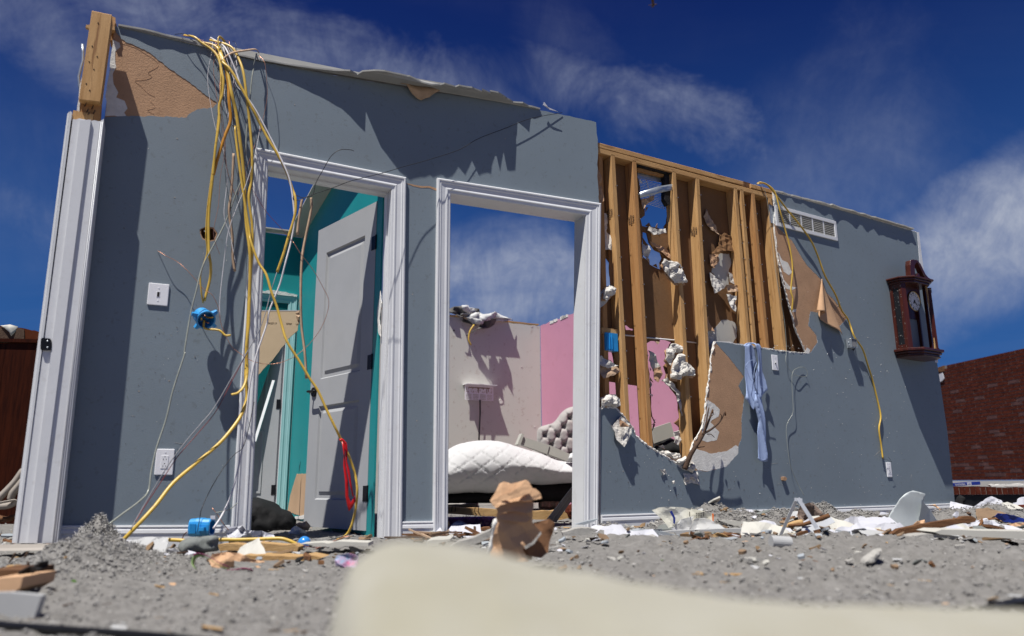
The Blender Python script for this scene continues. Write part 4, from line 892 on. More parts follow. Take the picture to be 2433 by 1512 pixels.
# ------------------------------------------------------------------ the open door in the first doorway
def make_door():
    H = Vector((at_y(893, 478, 4.52).x, 4.52, 0))
    hin = at_y(896, 478, 4.50); fre = at_y(757, 549, 5.06)
    ang = math.degrees(math.atan2(fre.x-hin.x, fre.y-hin.y))
    P = Plane(hin, ang+180)                     # d runs from free edge to hinge
    if P.n.y > 0: pass
    wv = (Vector((hin.x, hin.y, 0))-Vector((fre.x, fre.y, 0))).length
    zt, zb = 2.0, 0.03
    zt = (hin.z+fre.z)/2
    D = thing('open_door', Vector((hin.x, hin.y, 0)), 'white two-panel door standing ajar in the left doorway, in front of a teal room', 'door')
    D.parent = WALL; D.location = Vector((hin.x, hin.y, 0))-wpos(WALL); del D['category']; D['label'] = 'white two-panel door standing ajar'; D.name = 'door'
    # leaf with recessed panels: frame pieces + panel fields
    sgn = 1
    def prism(u0, u1, z0, z1, o0, o1, nm, m=doorw, q=0): return obox(nm, P, u0, u1, z0, z1, o0, o1, m, D)
    # one leaf mesh with moulded panels as a grid heightfield
    def h(u, z):
        f = -u/wv     # 0 at hinge .. 1 at the free edge
        best = 0
        for (a, b, c, d_) in ((.17, .83, .98, 1.86), (.17, .83, .20, .80)):
            x = min(f-a, b-f)*wv; y = min(z-c, d_-z); e = min(x, y)
            if e > 0: best = max(best, e)
        e = best
        if e <= 0: return 0
        if e < .008: return -.013*e/.008
        if e < .030: return -.013+.010*(e-.008)/.022*0
        if e < .050: return -.013+.010*(e-.030)/.020
        return -.003
    us = sorted(set(list(np.linspace(-wv, 0, 24)) + [-wv*q+s for q in (.17, .83) for s in (-.055, -.051, -.031, -.029, -.009, -.007, -.0005, 0, .0005, .007, .009, .029, .031, .051, .055)]))
    us = [u for u in us if -wv <= u <= 0]
    zs_ = sorted(set(list(np.linspace(zb, zt, 20)) + [q+s for q in (.98, 1.86, .20, .80) for s in (-.055, -.051, -.031, -.029, -.009, -.007, -.0005, 0, .0005, .007, .009, .029, .031, .051, .055)]))
    zs_ = [z for z in zs_ if zb <= z <= zt]
    vs = [P.w(u, z, h(u, z)) for z in zs_ for u in us]; W = len(us); nb = len(vs)
    fs = [(j*W+i, j*W+i+1, (j+1)*W+i+1, (j+1)*W+i) for j in range(len(zs_)-1) for i in range(W-1)]
    vs += [P.w(u, z, -.035) for u, z in ((-wv, zb), (0, zb), (0, zt), (-wv, zt))]
    J = len(zs_)-1
    fs += [tuple([i for i in range(W)]+[nb+1, nb]), tuple([J*W+i for i in range(W)]+[nb+2, nb+3]), tuple([j*W for j in range(J+1)]+[nb+3, nb]), tuple([j*W+W-1 for j in range(J+1)]+[nb+2, nb+1]), (nb, nb+1, nb+2, nb+3)]
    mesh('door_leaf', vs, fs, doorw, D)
    # lever handle with rose
    u_, z_ = P.uz(766, 935)
    def cyl(p0, p1, r, m, nm, par=D, s=16): vs, fs = tube_data([Vector(p0), Vector(p1)], r, s); return mesh(nm, vs, fs, m, par)
    uh = -wv+.06; zh = .90
    hd = cyl(P.w(uh, zh, 0), P.w(uh, zh, .012), .032, blackm, 'door_handle')
    tube('lever', [P.w(uh, zh, .012), P.w(uh, zh, .05), P.w(uh+.03, zh-.002, .055), P.w(uh+.10, zh-.006, .052)], .008, blackm, hd, k=4, sides=8)
    tube('latch', [P.w(-wv-.03, zh, -.017), P.w(-wv+.002, zh, -.017)], .009, blackm, hd, k=1)
    tube('lever', [P.w(uh, zh, -.036), P.w(uh, zh, -.07), P.w(uh-.06, zh, -.07)], .008, blackm, hd, k=3)
    for zc in (1.78, 1.02, .24):
        e = PL.uz(905, 1150-(zc-.29)*400)
        hg = obox('hinge', P, -.045, -.004, zc-.045, zc+.045, .0005, .003, blackm, D)
        vs, fs = tube_data([P.w(.008, zc-.047, .003), P.w(.008, zc+.047, .003)], .0075, 10); mesh('hinge_pin', vs, fs, blackm, hg)
    return P, wv
DP, DW = make_door()
# ------------------------------------------------------------------ fixtures on the wall
def rbox(plane, u0, u1, z0, z1, o0, o1, m, name, parent, bw=.003):
    o = obox(name, plane, u0, u1, z0, z1, o0, o1, m, parent); bevel(o, bw, 2); return o
def fixture(plane, px, kind, label, cat, w_=.072, h_=.117, tilt=0, name=None):
    """px: top-left and bottom-right of the cover plate"""
    a = plane.uz(px[0], px[1], .006); b = plane.uz(px[2], px[3], .006); uc, zc = (a[0]+b[0])/2, (a[1]+b[1])/2
    w_, h_ = abs(b[0]-a[0]), abs(a[1]-b[1])
    T = thing(name or kind, plane.w(uc, zc-h_/2, 0), label, cat)
    pl = rbox(plane, uc-w_/2, uc+w_/2, zc-h_/2, zc+h_/2, .0014, .0085, plast, 'cover_plate', T, .003)
    if kind == 'light_switch':
        rbox(plane, uc-.008, uc+.008, zc-.016, zc+.016, .0085, .0095, plast, 'switch_bezel', T, .0008)
        obox('switch_slot', plane, uc-.0055, uc+.0055, zc-.0125, zc+.0125, .0096, .0099, slot, T)
        if tilt: rbox(plane, uc-.004, uc+.004, zc-.002, zc+.009, .0099, .019, plast, 'toggle', T, .001)
        for dz in (-.034, .034):
            vs, fs = tube_data([plane.w(uc, zc+dz*h_/.117, .0085), plane.w(uc, zc+dz*h_/.117, .0098)], .0034, 10); mesh('screw', vs, fs, plast, T)
    else:
        rbox(plane, uc-.0165, uc+.0165, zc-.032, zc+.032, .0085, .0102, plast, 'receptacle', T, .001)
        for dz in (-.0165, .0165):
            z_ = zc+dz
            for du, hh in ((-.0062, .0045), (.0062, .0036)): obox('socket_slot', plane, uc+du-.0012, uc+du+.0012, z_-.006-hh+.002, z_-.006+hh+.002, .0102, .0105, slot, T)
            vs, fs = tube_data([plane.w(uc, z_+.0085, .0101), plane.w(uc, z_+.0085, .0105)], .0026, 8); mesh('ground_hole', vs, fs, slot, T)
        for dz in (-.044, .044):
            vs, fs = tube_data([plane.w(uc, zc+dz*h_/.117, .0085), plane.w(uc, zc+dz*h_/.117, .0098)], .0032, 10); mesh('screw', vs, fs, plast, T)
    return T
fixture(PL, (354, 672, 398, 728), 'light_switch', 'white light switch plate without its toggle, left of the doorways', 'light switch')
fixture(PL, (372, 1067, 410, 1129), 'outlet', 'white wall outlet near the floor behind the thick yellow cable', 'outlet')
fixture(PR, (1833, 843, 1850, 881), 'light_switch', 'white light switch plate with toggle, right of the hanging blue shirt', 'light switch', tilt=1)
fixture(PR, (2105, 1099, 2120, 1134), 'outlet', 'small white wall outlet under the end of the right yellow cable', 'outlet')
# air vent grille
def vent():
    P = [PR.uz(1843, 488, .012), PR.uz(1986, 525, .012), PR.uz(1989, 572, .012), PR.uz(1846, 537, .012)]
    T = thing('air_vent', PR.w(*P[3], 0), 'white louvred air vent grille high on the right part of the wall', 'air vent')
    u0, u1 = P[0][0]-.01, P[1][0]; z1 = (P[0][1]+P[1][1])/2; z0 = (P[2][1]+P[3][1])/2
    fr = .030
    for n_, a in (('frame', (u0, u1, z1-fr, z1)), ('frame', (u0, u1, z0, z0+fr)), ('frame', (u0, u0+fr, z0+fr, z1-fr)), ('frame', (u1-fr, u1, z0+fr, z1-fr))):
        o = obox(n_, PR, *a, .0014, .014, white, T); bevel(o, .002)
    n = 5; cw = (u1-u0-2*fr)/n
    for i in range(1, n):
        obox('mullion', PR, u0+fr+i*cw-.006, u0+fr+i*cw+.006, z0+fr, z1-fr, .0014, .011, white, T)
    obox('back_plate', PR, u0+fr, u1-fr, z0+fr, z1-fr, .0008, .0013, mat('vent_back', (0.26, 0.25, 0.23), .8), T)
    k = int((z1-z0-2*fr)/.0165)
    first = None
    for j in range(n):
        for i in range(k):
            z = z0+fr+.006+i*(z1-z0-2*fr-.008)/k; a, b = u0+fr+j*cw+.006, u0+fr+(j+1)*cw-.006
            vs = [PR.w(a, z, .0105), PR.w(b, z, .0105), PR.w(b, z+.009, .003), PR.w(a, z+.009, .003), PR.w(a, z-.0015, .0105), PR.w(b, z-.0015, .0105), PR.w(b, z+.0075, .003), PR.w(a, z+.0075, .003)]
            o = mesh('louvre', vs, [(0, 1, 2, 3), (4, 5, 6, 7), (0, 1, 5, 4), (1, 2, 6, 5), (2, 3, 7, 6), (3, 0, 4, 7)], offw, T)
vent()
# steel junction box hanging out of the wall
def jbox():
    T = thing('junction_box', PR.hit(2034, 832, .03), 'grey steel electrical box pulled out of the wall beside the clock', 'electrical box')
    a = PR.uz(2018, 805, .05); b = PR.uz(2046, 829, .05)
    u0, u1, z0, z1 = a[0]+.01, a[0]+.085, b[1], a[1]
    obox('box_side', PR, u0, u0+.003, z0, z1, .012, .062, galv, T); obox('box_side', PR, u1-.003, u1, z0, z1, .012, .062, galv, T)
    obox('box_side', PR, u0+.003, u1-.003, z1-.003, z1, .012, .062, galv, T); obox('box_side', PR, u0+.003, u1-.003, z0, z0+.003, .012, .062, galv, T)
    obox('box_back', PR, u0+.003, u1-.003, z0+.003, z1-.003, .012, .015, galv, T)
    obox('receptacle', PR, u0+.015, u1-.012, z0+.008, z1-.008, .015, .058, mat('grey_plastic', (.25, .25, .25), .5), T)
    for z in (z0+.02, z0+.045): tube('clamp_screw', [PR.w(u0-.002, z, .035), PR.w(u0-.008, z, .035)], .004, galv, T, k=1)
    slab('wall_hole', PR, [ring(2026, 824, .032, 12, PR, .25, 5)], .0019, .0013, slot, T)
    P = [PR.hit(2020, 806, .01), PR.hit(2024, 812, .03), PR.hit(2026, 820, .035), PR.hit(2022, 828, .02)]
    tube('broken_plaster', P, .009, gypsum, T, sides=5, k=2)
jbox()
# ------------------------------------------------------------------ wall clock
def clock():
    K = lambda x, y: ((3480+x*320/1075)/1.6835, (1030+y*450/1512)/1.6835)
    zb = PR.uz(2140, 862, .1)[1]
    T = thing('wall_clock', PR.hit(2130, 862, 0), 'dark red mahogany pendulum wall clock with broken pediment', 'clock')
    u0 = PR.uz(*K(318, 1290), .0)[0]+.0; 
    a = PR.uz(*K(345, 1250), .0); W_ = .40; D_ = .185
    ub0 = a[0]+.01; ub1 = ub0+W_
    zB = PR.uz(*K(345, 1265), .0)[1]; zT = PR.uz(*K(240, 380), .0)[1]
    zF = zB
    def hexa(z0, z1, e, m, nm, ch=.09, par=T):
        q = [(ub0-e, .0015), (ub1+e, .0015), (ub1+e, D_*.62+e*.3), (ub1+e-ch, D_+e), (ub0-e+ch, D_+e), (ub0-e, D_*.62+e*.3)]
        vs = [PR.w(u, z0, o) for u, o in q]+[PR.w(u, z1, o) for u, o in q]
        o = mesh(nm, vs, [tuple(range(6)), tuple(range(6, 12))]+[(i, (i+1) % 6, (i+1) % 6+6, i+6) for i in range(6)], m, par); bevel(o, .004, 2); return o
    Hh = zT-zB
    hexa(zB-.012, zB+.012, .045, mahog, 'base_moulding'); hexa(zB-.034, zB-.013, .030, mahog, 'base_moulding'); hexa(zB-.052, zB-.035, .016, mahog, 'base_moulding'); hexa(zB-.062, zB-.053, .022, mahog, 'base_moulding')
    hexa(zT, zT+.02, .010, mahog, 'cornice'); hexa(zT+.021, zT+.038, .024, mahog, 'cornice'); hexa(zT+.039, zT+.055, .038, mahog, 'cornice')
    t = .028
    # corner posts, rails and glazed left side; the front door is gone, open case
    for u, o in ((ub0, .0015), (ub0, D_*.62-t)): obox('side_stile', PR, u, u+.016, zB+.013, zT-.001, o, o+t, mahog, T)
    for z in (zB+.013, zT-.041): obox('side_rail', PR, ub0, ub0+.016, z, z+.04, .0015+t+.001, D_*.62-t-.001, mahog, T)
    obox('side_glass', PR, ub0+.005, ub0+.009, zB+.054, zT-.042, .0015+t+.001, D_*.62-t-.001, glassd, T)
    for u, o in ((ub1-.016, .0015), (ub1-.016, D_*.62-t)): obox('side_stile', PR, u, u+.016, zB+.013, zT-.001, o, o+t, mahog, T)
    # canted front corners
    def cant(ua, oa, ub_, ob, nm):
        vs = [PR.w(ua, z, oa) for z in (zB+.013, zT-.001)]+[PR.w(ub_, z, ob) for z in (zB+.013, zT-.001)]
        d = (vs[2]-vs[0]).normalized(); nrm = Vector((0, 0, 1)).cross(d)*.014
        P = [vs[0], vs[2], vs[2]+nrm, vs[0]+nrm, vs[1], vs[3], vs[3]+nrm, vs[1]+nrm]; return box8(nm, P, mahog, T)
    cant(ub0, D_*.62, ub0+.03, D_*.75, 'canted_stile'); 
    # fluted columns on the right, round capital rings
    vs, fs = [], []
    for z in (zB+.03, zT-.05):
        for k in range(24):
            r_ = .017+(.002 if k % 2 else -.001); an = 6.283*k/24; vs.append(PR.w(ub1-.02+math.cos(an)*r_, z, D_*.8+math.sin(an)*r_))
    fs = [(k, (k+1) % 24, 24+(k+1) % 24, 24+k) for k in range(24)]+[tuple(range(24)), tuple(range(24, 48))]
    mesh('fluted_column', vs, fs, mahog, T)
    for z in (zB+.02, zB+.034, zT-.045, zT-.03, zT-.013):
        vs, fs = tube_data([PR.w(ub1-.02, z-.005, D_*.8), PR.w(ub1-.02, z+.005, D_*.8)], .024, 16); mesh('column_ring', vs, fs, mahog, T)
    slab('splintered_stile', PR, [[(ub1-.075, zB+.012), (ub1-.05, zB+.012), (ub1-.055, zB+.07), (ub1-.06, zB+.13), (ub1-.068, zB+.06)]], D_*.9, D_*.85, wood_x, T)
    slab('splintered_stile', PR, [[(ub1-.09, zT-.002), (ub1-.07, zT-.002), (ub1-.068, zT-.10), (ub1-.075, zT-.2), (ub1-.08, zT-.1)]], D_*.9, D_*.85, wood_x, T)
    # back board, top and floor of the case, mirror half of the back
    obox('back_board', PR, ub0+.017, ub0+.62*W_, zB+.013, zT-.001, .0015, .008, mat('clock_inside', (0.010, 0.004, 0.003), .6), T)
    obox('back_board', PR, ub0+.62*W_+.001, ub1-.017, zT-.28, zT-.001, .0015, .008, mahog, T)
    # arched hood plate behind the dial
    obox('dial_board', PR, ub0+.09, ub1-.07, zT-.16, zT-.001, .085, .092, mahog, T)
    # dial: off-white disc, brass bezel, Roman numerals, hands
    uc, zc = PR.uz(*K(600, 588), .10); r = .088; oD = .098
    disc = [(uc+math.cos(6.283*k/48)*r, zc+math.sin(6.283*k/48)*r) for k in range(48)]
    dial = slab('dial', PR, [disc], oD, oD-.008, mat('dial_face', (.66, .66, .67), .4), T)
    tube('bezel', [PR.w(uc+math.cos(6.283*k/32)*(r+.002), zc+math.sin(6.283*k/32)*(r+.002), oD) for k in range(33)], .0045, mat('brass', (.55, .38, .14), .3, metal=.9), dial, k=2)
    tube('chapter_ring', [PR.w(uc+math.cos(6.283*k/32)*r*.62, zc+math.sin(6.283*k/32)*r*.62, oD+.0004) for k in range(33)], .0008, slot, dial, k=2, sides=4)
    for k, s_ in enumerate(('XII', 'I', 'II', 'III', 'IIII', 'V', 'VI', 'VII', 'VIII', 'IX', 'X', 'XI')):
        a_ = math.radians(-30*k)+.12; text_part('numeral', s_, PR, uc+math.sin(-a_)*r*.81, zc+math.cos(a_)*r*.81, oD+.0006, .024, slot, dial, bold=.0004, condense=.7, rotate=a_)
    for a_, L, wd in ((math.radians(218), .036, .005), (math.radians(140), .058, .0032)):
        du, dz = math.sin(a_), math.cos(a_)
        slab('clock_hand', PR, [[(uc-du*.012-dz*wd, zc-dz*.012+du*wd), (uc+du*L*.6-dz*wd*1.6, zc+dz*L*.6+du*wd*1.6), (uc+du*L, zc+dz*L), (uc+du*L*.6+dz*wd*1.6, zc+dz*L*.6-du*wd*1.6), (uc-du*.012+dz*wd, zc-dz*.012-du*wd)]], oD+.003, oD+.0015, slot, dial)
    # swan-neck pediment
    def swan(mir, nm, tilt=0.0):
        c = (ub0+ub1)/2; f = -1 if mir else 1
        lo_ = [(.215, 0), (.19, .006), (.14, .03), (.10, .075), (.075, .12), (.05, .150), (.030, .160)]
        hi_ = [(.018, .185), (.05, .182), (.09, .155), (.12, .11), (.15, .065), (.19, .04), (.232, .028), (.236, .012)]
        q = [(c+f*(x+tilt*z), zT+.056+z) for x, z in (lo_+hi_)]
        o = slab(nm, PR, [q], D_*.85, D_*.85-.05, mahog, T); bevel(o, .004, 2)
    swan(False, 'pediment'); 
    c = (ub0+ub1)/2
    q = [(-.10, 0), (-.012, 0), (-.02, .06), (-.010, .13), (.035, .165), (.03, .178), (-.02, .182), (-.07, .165), (-.085, .12), (-.09, .06)]
    o = slab('broken_pediment', PR, [[(c-.0+x, zT+.056+z) for x, z in q]], D_*.85, D_*.85-.05, mahog, T); bevel(o, .004, 2)
    q = [(-.03, 0), (.07, 0), (.06, .03), (.045, .035), (.04, .062), (.01, .06), (0, .035), (-.02, .03)]
    slab('finial_block', PR, [[(c+.02+x, zT+.056+z) for x, z in q]], D_*.8, D_*.5, mahog, T)
    rnd = random.Random(4); vs, fs = [], []
    for _ in range(60):
        u, o_ = ub0-.0022, rnd.uniform(.01, D_*.6); z = rnd.uniform(zB-.02, zT); s = rnd.uniform(.001, .003); b = len(vs)
        vs += [PR.w(u-s, z, o_), PR.w(u, z+s, o_+s), PR.w(u, z-s, o_+s), PR.w(u, z, o_-s)]; fs += [(b, b+1, b+2), (b, b+2, b+3), (b, b+3, b+1)]
    mesh('dust_flecks', vs, fs, gypsum, T, kind='stuff')
clock()

# ------------------------------------------------------------------ cables. Points are (x, y, offset from wall)
def cab(name, pts, r, m, label, cat='cable', plane=PL, flat=1.0, sides=7, k=6, taper=None, extra=None):
    rk = random.Random(len(pts)*7+int(pts[0][0])); r = r*.86; path = []
    for i, (x, y, o) in enumerate(pts):        # small kinks, as stiff cable keeps them
        path.append(plane.hit(x+rk.uniform(-1.6, 1.6), y, max(.003, o+rk.uniform(-.008, .008)) if 0 < i < len(pts)-1 and o > .01 else o))
    if extra: path += [Vector(e) for e in extra]
    return tube(name, path, r, m, sides=sides, flat=flat, k=k, taper=taper, label=label, cat=cat, group=None)
Y = yel
cab('yellow_cable', [(437, 84, -.03), (460, 88, .03), (481, 102, .04), (503, 119, .06), (520, 140, .09), (527, 175, .11), (529, 192, .11), (527, 225, .12), (522, 252, .12), (519, 290, .12), (512, 350, .12), (506, 416, .12), (496, 498, .11), (494, 553, .10), (496, 603, .10), (499, 630, .10), (498, 663, .09), (484, 716, .08)], 0.0060, Y, 'left yellow cable of the bundle, hanging straight down to the blue electrical box', flat=1.8)
cab('yellow_cable', [(545, 120, -.02), (530, 95, .02), (519, 91, .05), (521, 130, .08), (524, 190, .1), (523, 230, .1), (519, 290, .105), (510, 360, .105), (502, 430, .105), (491, 500, .1), (491, 560, .09), (493, 603, .09), (478, 650, .09), (479, 691, .085), (483, 721, .08)], 0.0060, Y, 'folded yellow cable peaking above the wall top, beside the leftmost one', flat=1.8)
cab('yellow_cable', [(455, 99, -.03), (500, 105, .03), (520, 118, .05), (528, 146, .1), (545, 164, .12), (572, 205, .14), (600, 260, .15), (619.5, 297, .15), (640, 335, .16), (660, 369, .17), (679, 407, .18), (695, 448, .19), (701, 473, .2), (700, 511, .2), (686, 564, .19), (673, 605, .18), (658, 647, .17)], 0.0064, Y, 'thick yellow cable bowing out in front of the left doorway, ending mid height', flat=1.8)
cab('yellow_cable', [(520, 110, .02), (530, 140, .09), (539, 168, .11), (550, 220, .12), (558, 261, .12), (569, 330, .12), (577, 407, .12), (586, 526, .12), (594, 590, .13), (594, 636, .13), (591, 718, .13), (586, 801, .13), (585, 860, .14), (586, 900, .15), (586, 942, .16), (577.5, 975, .18), (561, 1005, .21), (522.5, 1052, .26), (467.5, 1101, .32), (412.5, 1148, .38), (371, 1200, .43), (327, 1247, .46), (291, 1284, .46)], 0.0078, Y, 'long yellow cable sweeping down across the wall to the floor at left', flat=1.7)
cab('yellow_cable', [(500, 95, .0), (545, 110, .06), (566, 137, .1), (578, 170, .12), (586, 222, .13), (592, 290, .13), (599, 375, .13), (596, 429, .13), (591, 470, .13), (600, 530, .13), (601, 580, .13), (596, 650, .13), (591, 720, .135), (590, 772, .14), (585, 830, .15), (588, 880, .16), (580, 915, .18), (566, 933, .2), (550, 938, .21)], 0.0064, Y, 'yellow cable twisted round the long one, ending in a bared copper tip', flat=1.7)
cab('yellow_cable', [(558, 300, .10), (566, 370, .11), (578, 450, .13), (591, 548, .15), (597.5, 574, .16), (616, 624, .19), (632, 652, .2), (645, 693, .22), (657, 731, .23), (669, 772, .25), (683, 811, .27), (711, 857, .29), (736, 899, .31), (754, 928, .32), (775, 973, .33), (796, 1016, .33), (810, 1044, .33), (828, 1083, .33), (842, 1122, .33), (849, 1164, .33), (846, 1207, .32), (839, 1242, .31), (824, 1270, .30), (800, 1283, .30)], 0.0067, Y, 'yellow cable running diagonally down across the left doorway and open door', flat=1.3)
cab('yellow_cable', [(536, 150, .1), (541, 200, .11), (545, 236, .11), (547, 285, .11), (538, 318, .12), (524, 350, .12), (514, 385, .12), (507, 416, .12)], 0.0069, mat('ochre_cable', (.50, .22, .015), .4, spec=.4), 'short darker ochre cable crossing over inside the bundle', flat=2)
cab('yellow_cable', [(1800, 436, -.06), (1808, 434, .0), (1822, 440, .02), (1842, 462, .03), (1870, 500, .035), (1900, 533, .04), (1928, 573, .04), (1945, 612, .04), (1960, 655, .035), (1985, 702, .03), (1999, 737, .02), (2012, 757, .015), (2020, 775, .018), (2030, 800, .045), (2048, 830, .03), (2062, 872, .015), (2075, 907, .012), (2087, 955, .012), (2092, 990, .012), (2090, 1020, .014), (2095, 1060, .014), (2096, 1090, .02)], 0.0080, Y, 'long yellow cable hanging down the right part of the wall past the steel box', plane=PR, flat=1.6)
cab('yellow_cable', [(1798, 437, -.03), (1815, 436, .01), (1840, 455, .03), (1852, 500, .035), (1866, 545, .035), (1878, 590, .03), (1882, 640, .03), (1879, 690, .025), (1885, 710, .025), (1880, 740, .02)], 0.0069, Y, 'short yellow cable dangling just left of the long one over the torn paper', plane=PR, flat=1.6)
cab('white_cable', [(1790, 440, -.03), (1808, 440, .02), (1822, 470, .03), (1830, 540, .03), (1838, 620, .03), (1850, 690, .03), (1862, 760, .02), (1868, 830, .02), (1868, 860, .02), (1879, 884, .02), (1890, 892, .02), (1912, 895, .02), (1918, 886, .02), (1910, 874, .02), (1896, 874, .02), (1884, 888, .02), (1882, 940, .02), (1883, 980, .02), (1870, 1012, .02), (1871, 1060, .02), (1880, 1110, .025), (1895, 1150, .03), (1912, 1178, .05)], 0.0020, clearc, 'thin pale wire hanging with a small loop beneath the frame on the right wall', 'wire', plane=PR, sides=5)
cab('copper_wire', [(2096, 1090, .02), (2106, 1093, .03), (2119, 1098, .035), (2110, 1086, .05)], .0013, blackc, 'short bare wire tips at the end of the right yellow cable', 'wire', plane=PR, sides=5)
cab('white_cable', [(500, 90, -.02), (530, 108, .05), (542, 128, .09), (560, 170, .11), (575, 215, .13), (605, 260, .15), (640, 325, .16), (675, 395, .18), (692, 440, .19), (700, 517, .2), (693, 567, .2), (679, 627, .2), (663, 677, .2), (641, 737, .2), (632, 772, .2), (610, 843, .2), (595, 914, .2), (581, 1020, .2), (570, 1090, .2), (552, 1168, .22), (530, 1220, .26), (508, 1256, .32)], 0.0051, wcab, 'thick white cable hanging along the door frame down to the floor', sides=8)
cab('clear_cable', [(608, 128, -.01), (609, 129, .04), (606, 150, .06), (598, 188, .07), (594, 230, .08), (590, 262, .08), (585, 320, .09), (580, 407, .1), (562, 460, .1), (536, 526, .1), (509, 581, .11), (481, 636, .12), (465, 691, .14), (454, 746, .16), (440, 832, .18), (437, 845, .18), (412, 928, .2), (393, 997, .21), (371, 1065, .22), (360, 1120, .24), (352, 1167, .27), (330, 1192, .33), (289, 1222, .41), (258, 1246, .47)], 0.0048, clearc, 'translucent pale cable hanging slanted to the fluffy pile at left', sides=8)
cab('white_wire', [(530, 112, .05), (560, 200, .1), (585, 225, .12), (607, 262, .13), (616, 290, .13), (611, 350, .13), (588, 432, .13), (561, 498, .13), (542, 553, .12), (531, 636, .12), (522, 718, .12), (524, 770, .12)], 0.0020, wcab, 'thin white wire curving left of the door frame', 'wire', sides=5)
cab('white_wire', [(556, 114, .0), (562, 140, .06), (563, 165, .08), (556, 195, .09), (548, 240, .1), (540, 285, .1)], 0.0021, wcab, 'short thin white wire at the top of the bundle', 'wire', sides=5)
cab('copper_wire', [(373, 596, .004), (395, 608, .03), (421, 622, .05), (445, 643, .07), (467, 669, .09), (485, 688, .1), (503, 702, .11), (520, 732, .12), (527, 773, .13), (547, 817, .14), (563, 836, .15), (605, 860, .18), (651, 865, .2), (694, 850, .22), (733, 821, .24), (764, 776, .25), (780, 721, .25), (767, 684, .24), (742, 640, .23), (717, 605, .22), (696, 574, .21)], .0018, copper, 'thin copper wire in a wide loop from the wall to the doorway', 'wire', sides=5)
cab('copper_wire', [(430, 84, -.02), (470, 92, .02), (505, 115, .06), (530, 152, .08), (522, 200, .09), (526, 260, .1), (533, 330, .1), (540, 400, .1), (560, 470, .1)], .0016, copper, 'thin copper wire along the left side of the cable bundle', 'wire', sides=5)
cab('copper_wire', [(614, 131, .02), (628, 150, .05), (634, 190, .06), (633, 235, .06), (622, 300, .07), (605, 350, .09), (588, 390, .1), (566, 465, .12)], .0017, copper, 'thin copper wire bowing out right of the bundle above the door frame', 'wire', sides=5)
cab('red_wire', [(545, 135, .06), (555, 165, .08), (556, 200, .08), (553, 260, .09), (560, 340, .1), (590, 430, .12), (629, 498, .15), (673, 548, .19), (700, 580, .21)], .0014, redc, 'thin dark red wire running diagonally across the top of the left doorway', 'wire', sides=5)
cab('black_wire', [(416, 82, .0), (440, 81, .03), (462, 92, .05), (490, 116, .07), (512, 140, .09), (540, 180, .1), (555, 260, .1)], .0019, blackc, 'thin black wire coming over the wall top at the left of the bundle', 'wire', sides=5)
cab('black_wire', [(841, 359, .26), (830, 356, .26), (808, 357, .25), (786, 372, .24), (767, 404, .23), (752, 435, .21), (742, 463, .2), (720, 470, .2), (703, 465, .2), (696, 470, .2), (700, 476, .205), (715, 474, .21), (739, 464, .21), (786, 448, .2), (836, 430, .17), (905, 413, .13), (960, 396, .1), (1010, 382, .08), (1090, 357, .05), (1135, 330, .04), (1200, 305, .03), (1260, 282, .02), (1337, 268, .008)], .0022, blackc, 'long black wire tied to the thick yellow cable and stretched up to the wall top', 'wire', sides=6)
cab('grey_wire', [(658, 647, .17), (650, 675, .18), (641, 705, .19), (634, 735, .2), (615, 785, .22), (588, 834, .24), (550, 900, .27), (509, 969, .3), (475, 1010, .33), (440, 1052, .36), (399, 1107, .39), (357, 1175, .42), (330, 1225, .45), (312, 1258, .47)], .0028, mat('grey_sheath', (.22, .22, .24), .4), 'grey wire slanting down from the end of the thick yellow cable to the floor', 'wire', sides=6)
cab('red_wire', [(588, 837, .235), (550, 908, .26), (513, 978, .29), (470, 1030, .33), (424, 1085, .37), (385, 1140, .40), (345, 1200, .43), (322, 1240, .46)], .0022, mat('maroon_sheath', (.16, .03, .03), .4), 'maroon wire running close beside the slanting grey wire', 'wire', sides=5)
cab('black_wire', [(604, 955, .2), (596, 1000, .2), (580, 1060, .21), (558, 1080, .23), (536, 1106, .25), (515, 1138, .28), (495, 1175, .30), (480, 1210, .33), (474, 1230, .34), (468, 1262, .36)], .0022, blackc, 'short black wire curving down in front of the left door casing', 'wire', sides=5)
for pts, lb in (([(718, 473, .2), (714, 495, .2), (710, 520, .2), (706, 558, .2)], 'short brown paper strip hanging in the top of the left doorway'),
            ([(739, 470, .2), (740, 490, .2), (736, 517, .2), (726, 564, .2), (718, 611, .21), (715, 674, .22), (716, 769, .22), (724, 836, .24), (728, 900, .25)], 'long brown paper strip hanging through the left doorway'),
            ([(555, 365, .1), (553, 410, .1), (548, 470, .1), (544, 505, .1), (552, 560, .1), (553, 610, .1), (558, 645, .1)], 'brown paper strip hanging beside the left door frame'),
            ([(525, 145, .1), (550, 127, .1), (585, 120, .09), (608, 118, .05), (615, 126, .02)], 'twisted brown paper strip lying across the top of the cable bundle')):
    tube('paper_strip', [PL.hit(x, y, o) for x, y, o in pts], .0042, papr, sides=4, flat=2.6, k=5, label=lb, cat='paper strip')
# thin loose conductors tangled through the bundle
TW_ = (('white', wcab, .0017), ('copper', copper, .0015), ('grey', MATS['grey_sheath'], .0018), ('black', blackc, .0015))
for i in range(8):
    rk = random.Random(40+i); cn, cm, cr_ = TW_[i % 4]; x, y, o = 505+i*8, rk.uniform(98, 120), .04; pts = [(x-10, y-8, 0), (x, y, .04)]
    for k in range(8 if i < 4 else 4):
        y += rk.uniform(48, 78) if i < 4 else rk.uniform(35, 55); x += rk.uniform(-12, 18); o = min(.16, o+rk.uniform(.0, .03)); pts.append((x, y, o))
    cab(cn+'_wire', pts, cr_, cm, ('thin loose %s wire in the cable bundle, reaching down beside the door frame' if i < 4 else 'short loose %s wire in the cable bundle, ending above the door frame') % cn, 'wire', sides=5)
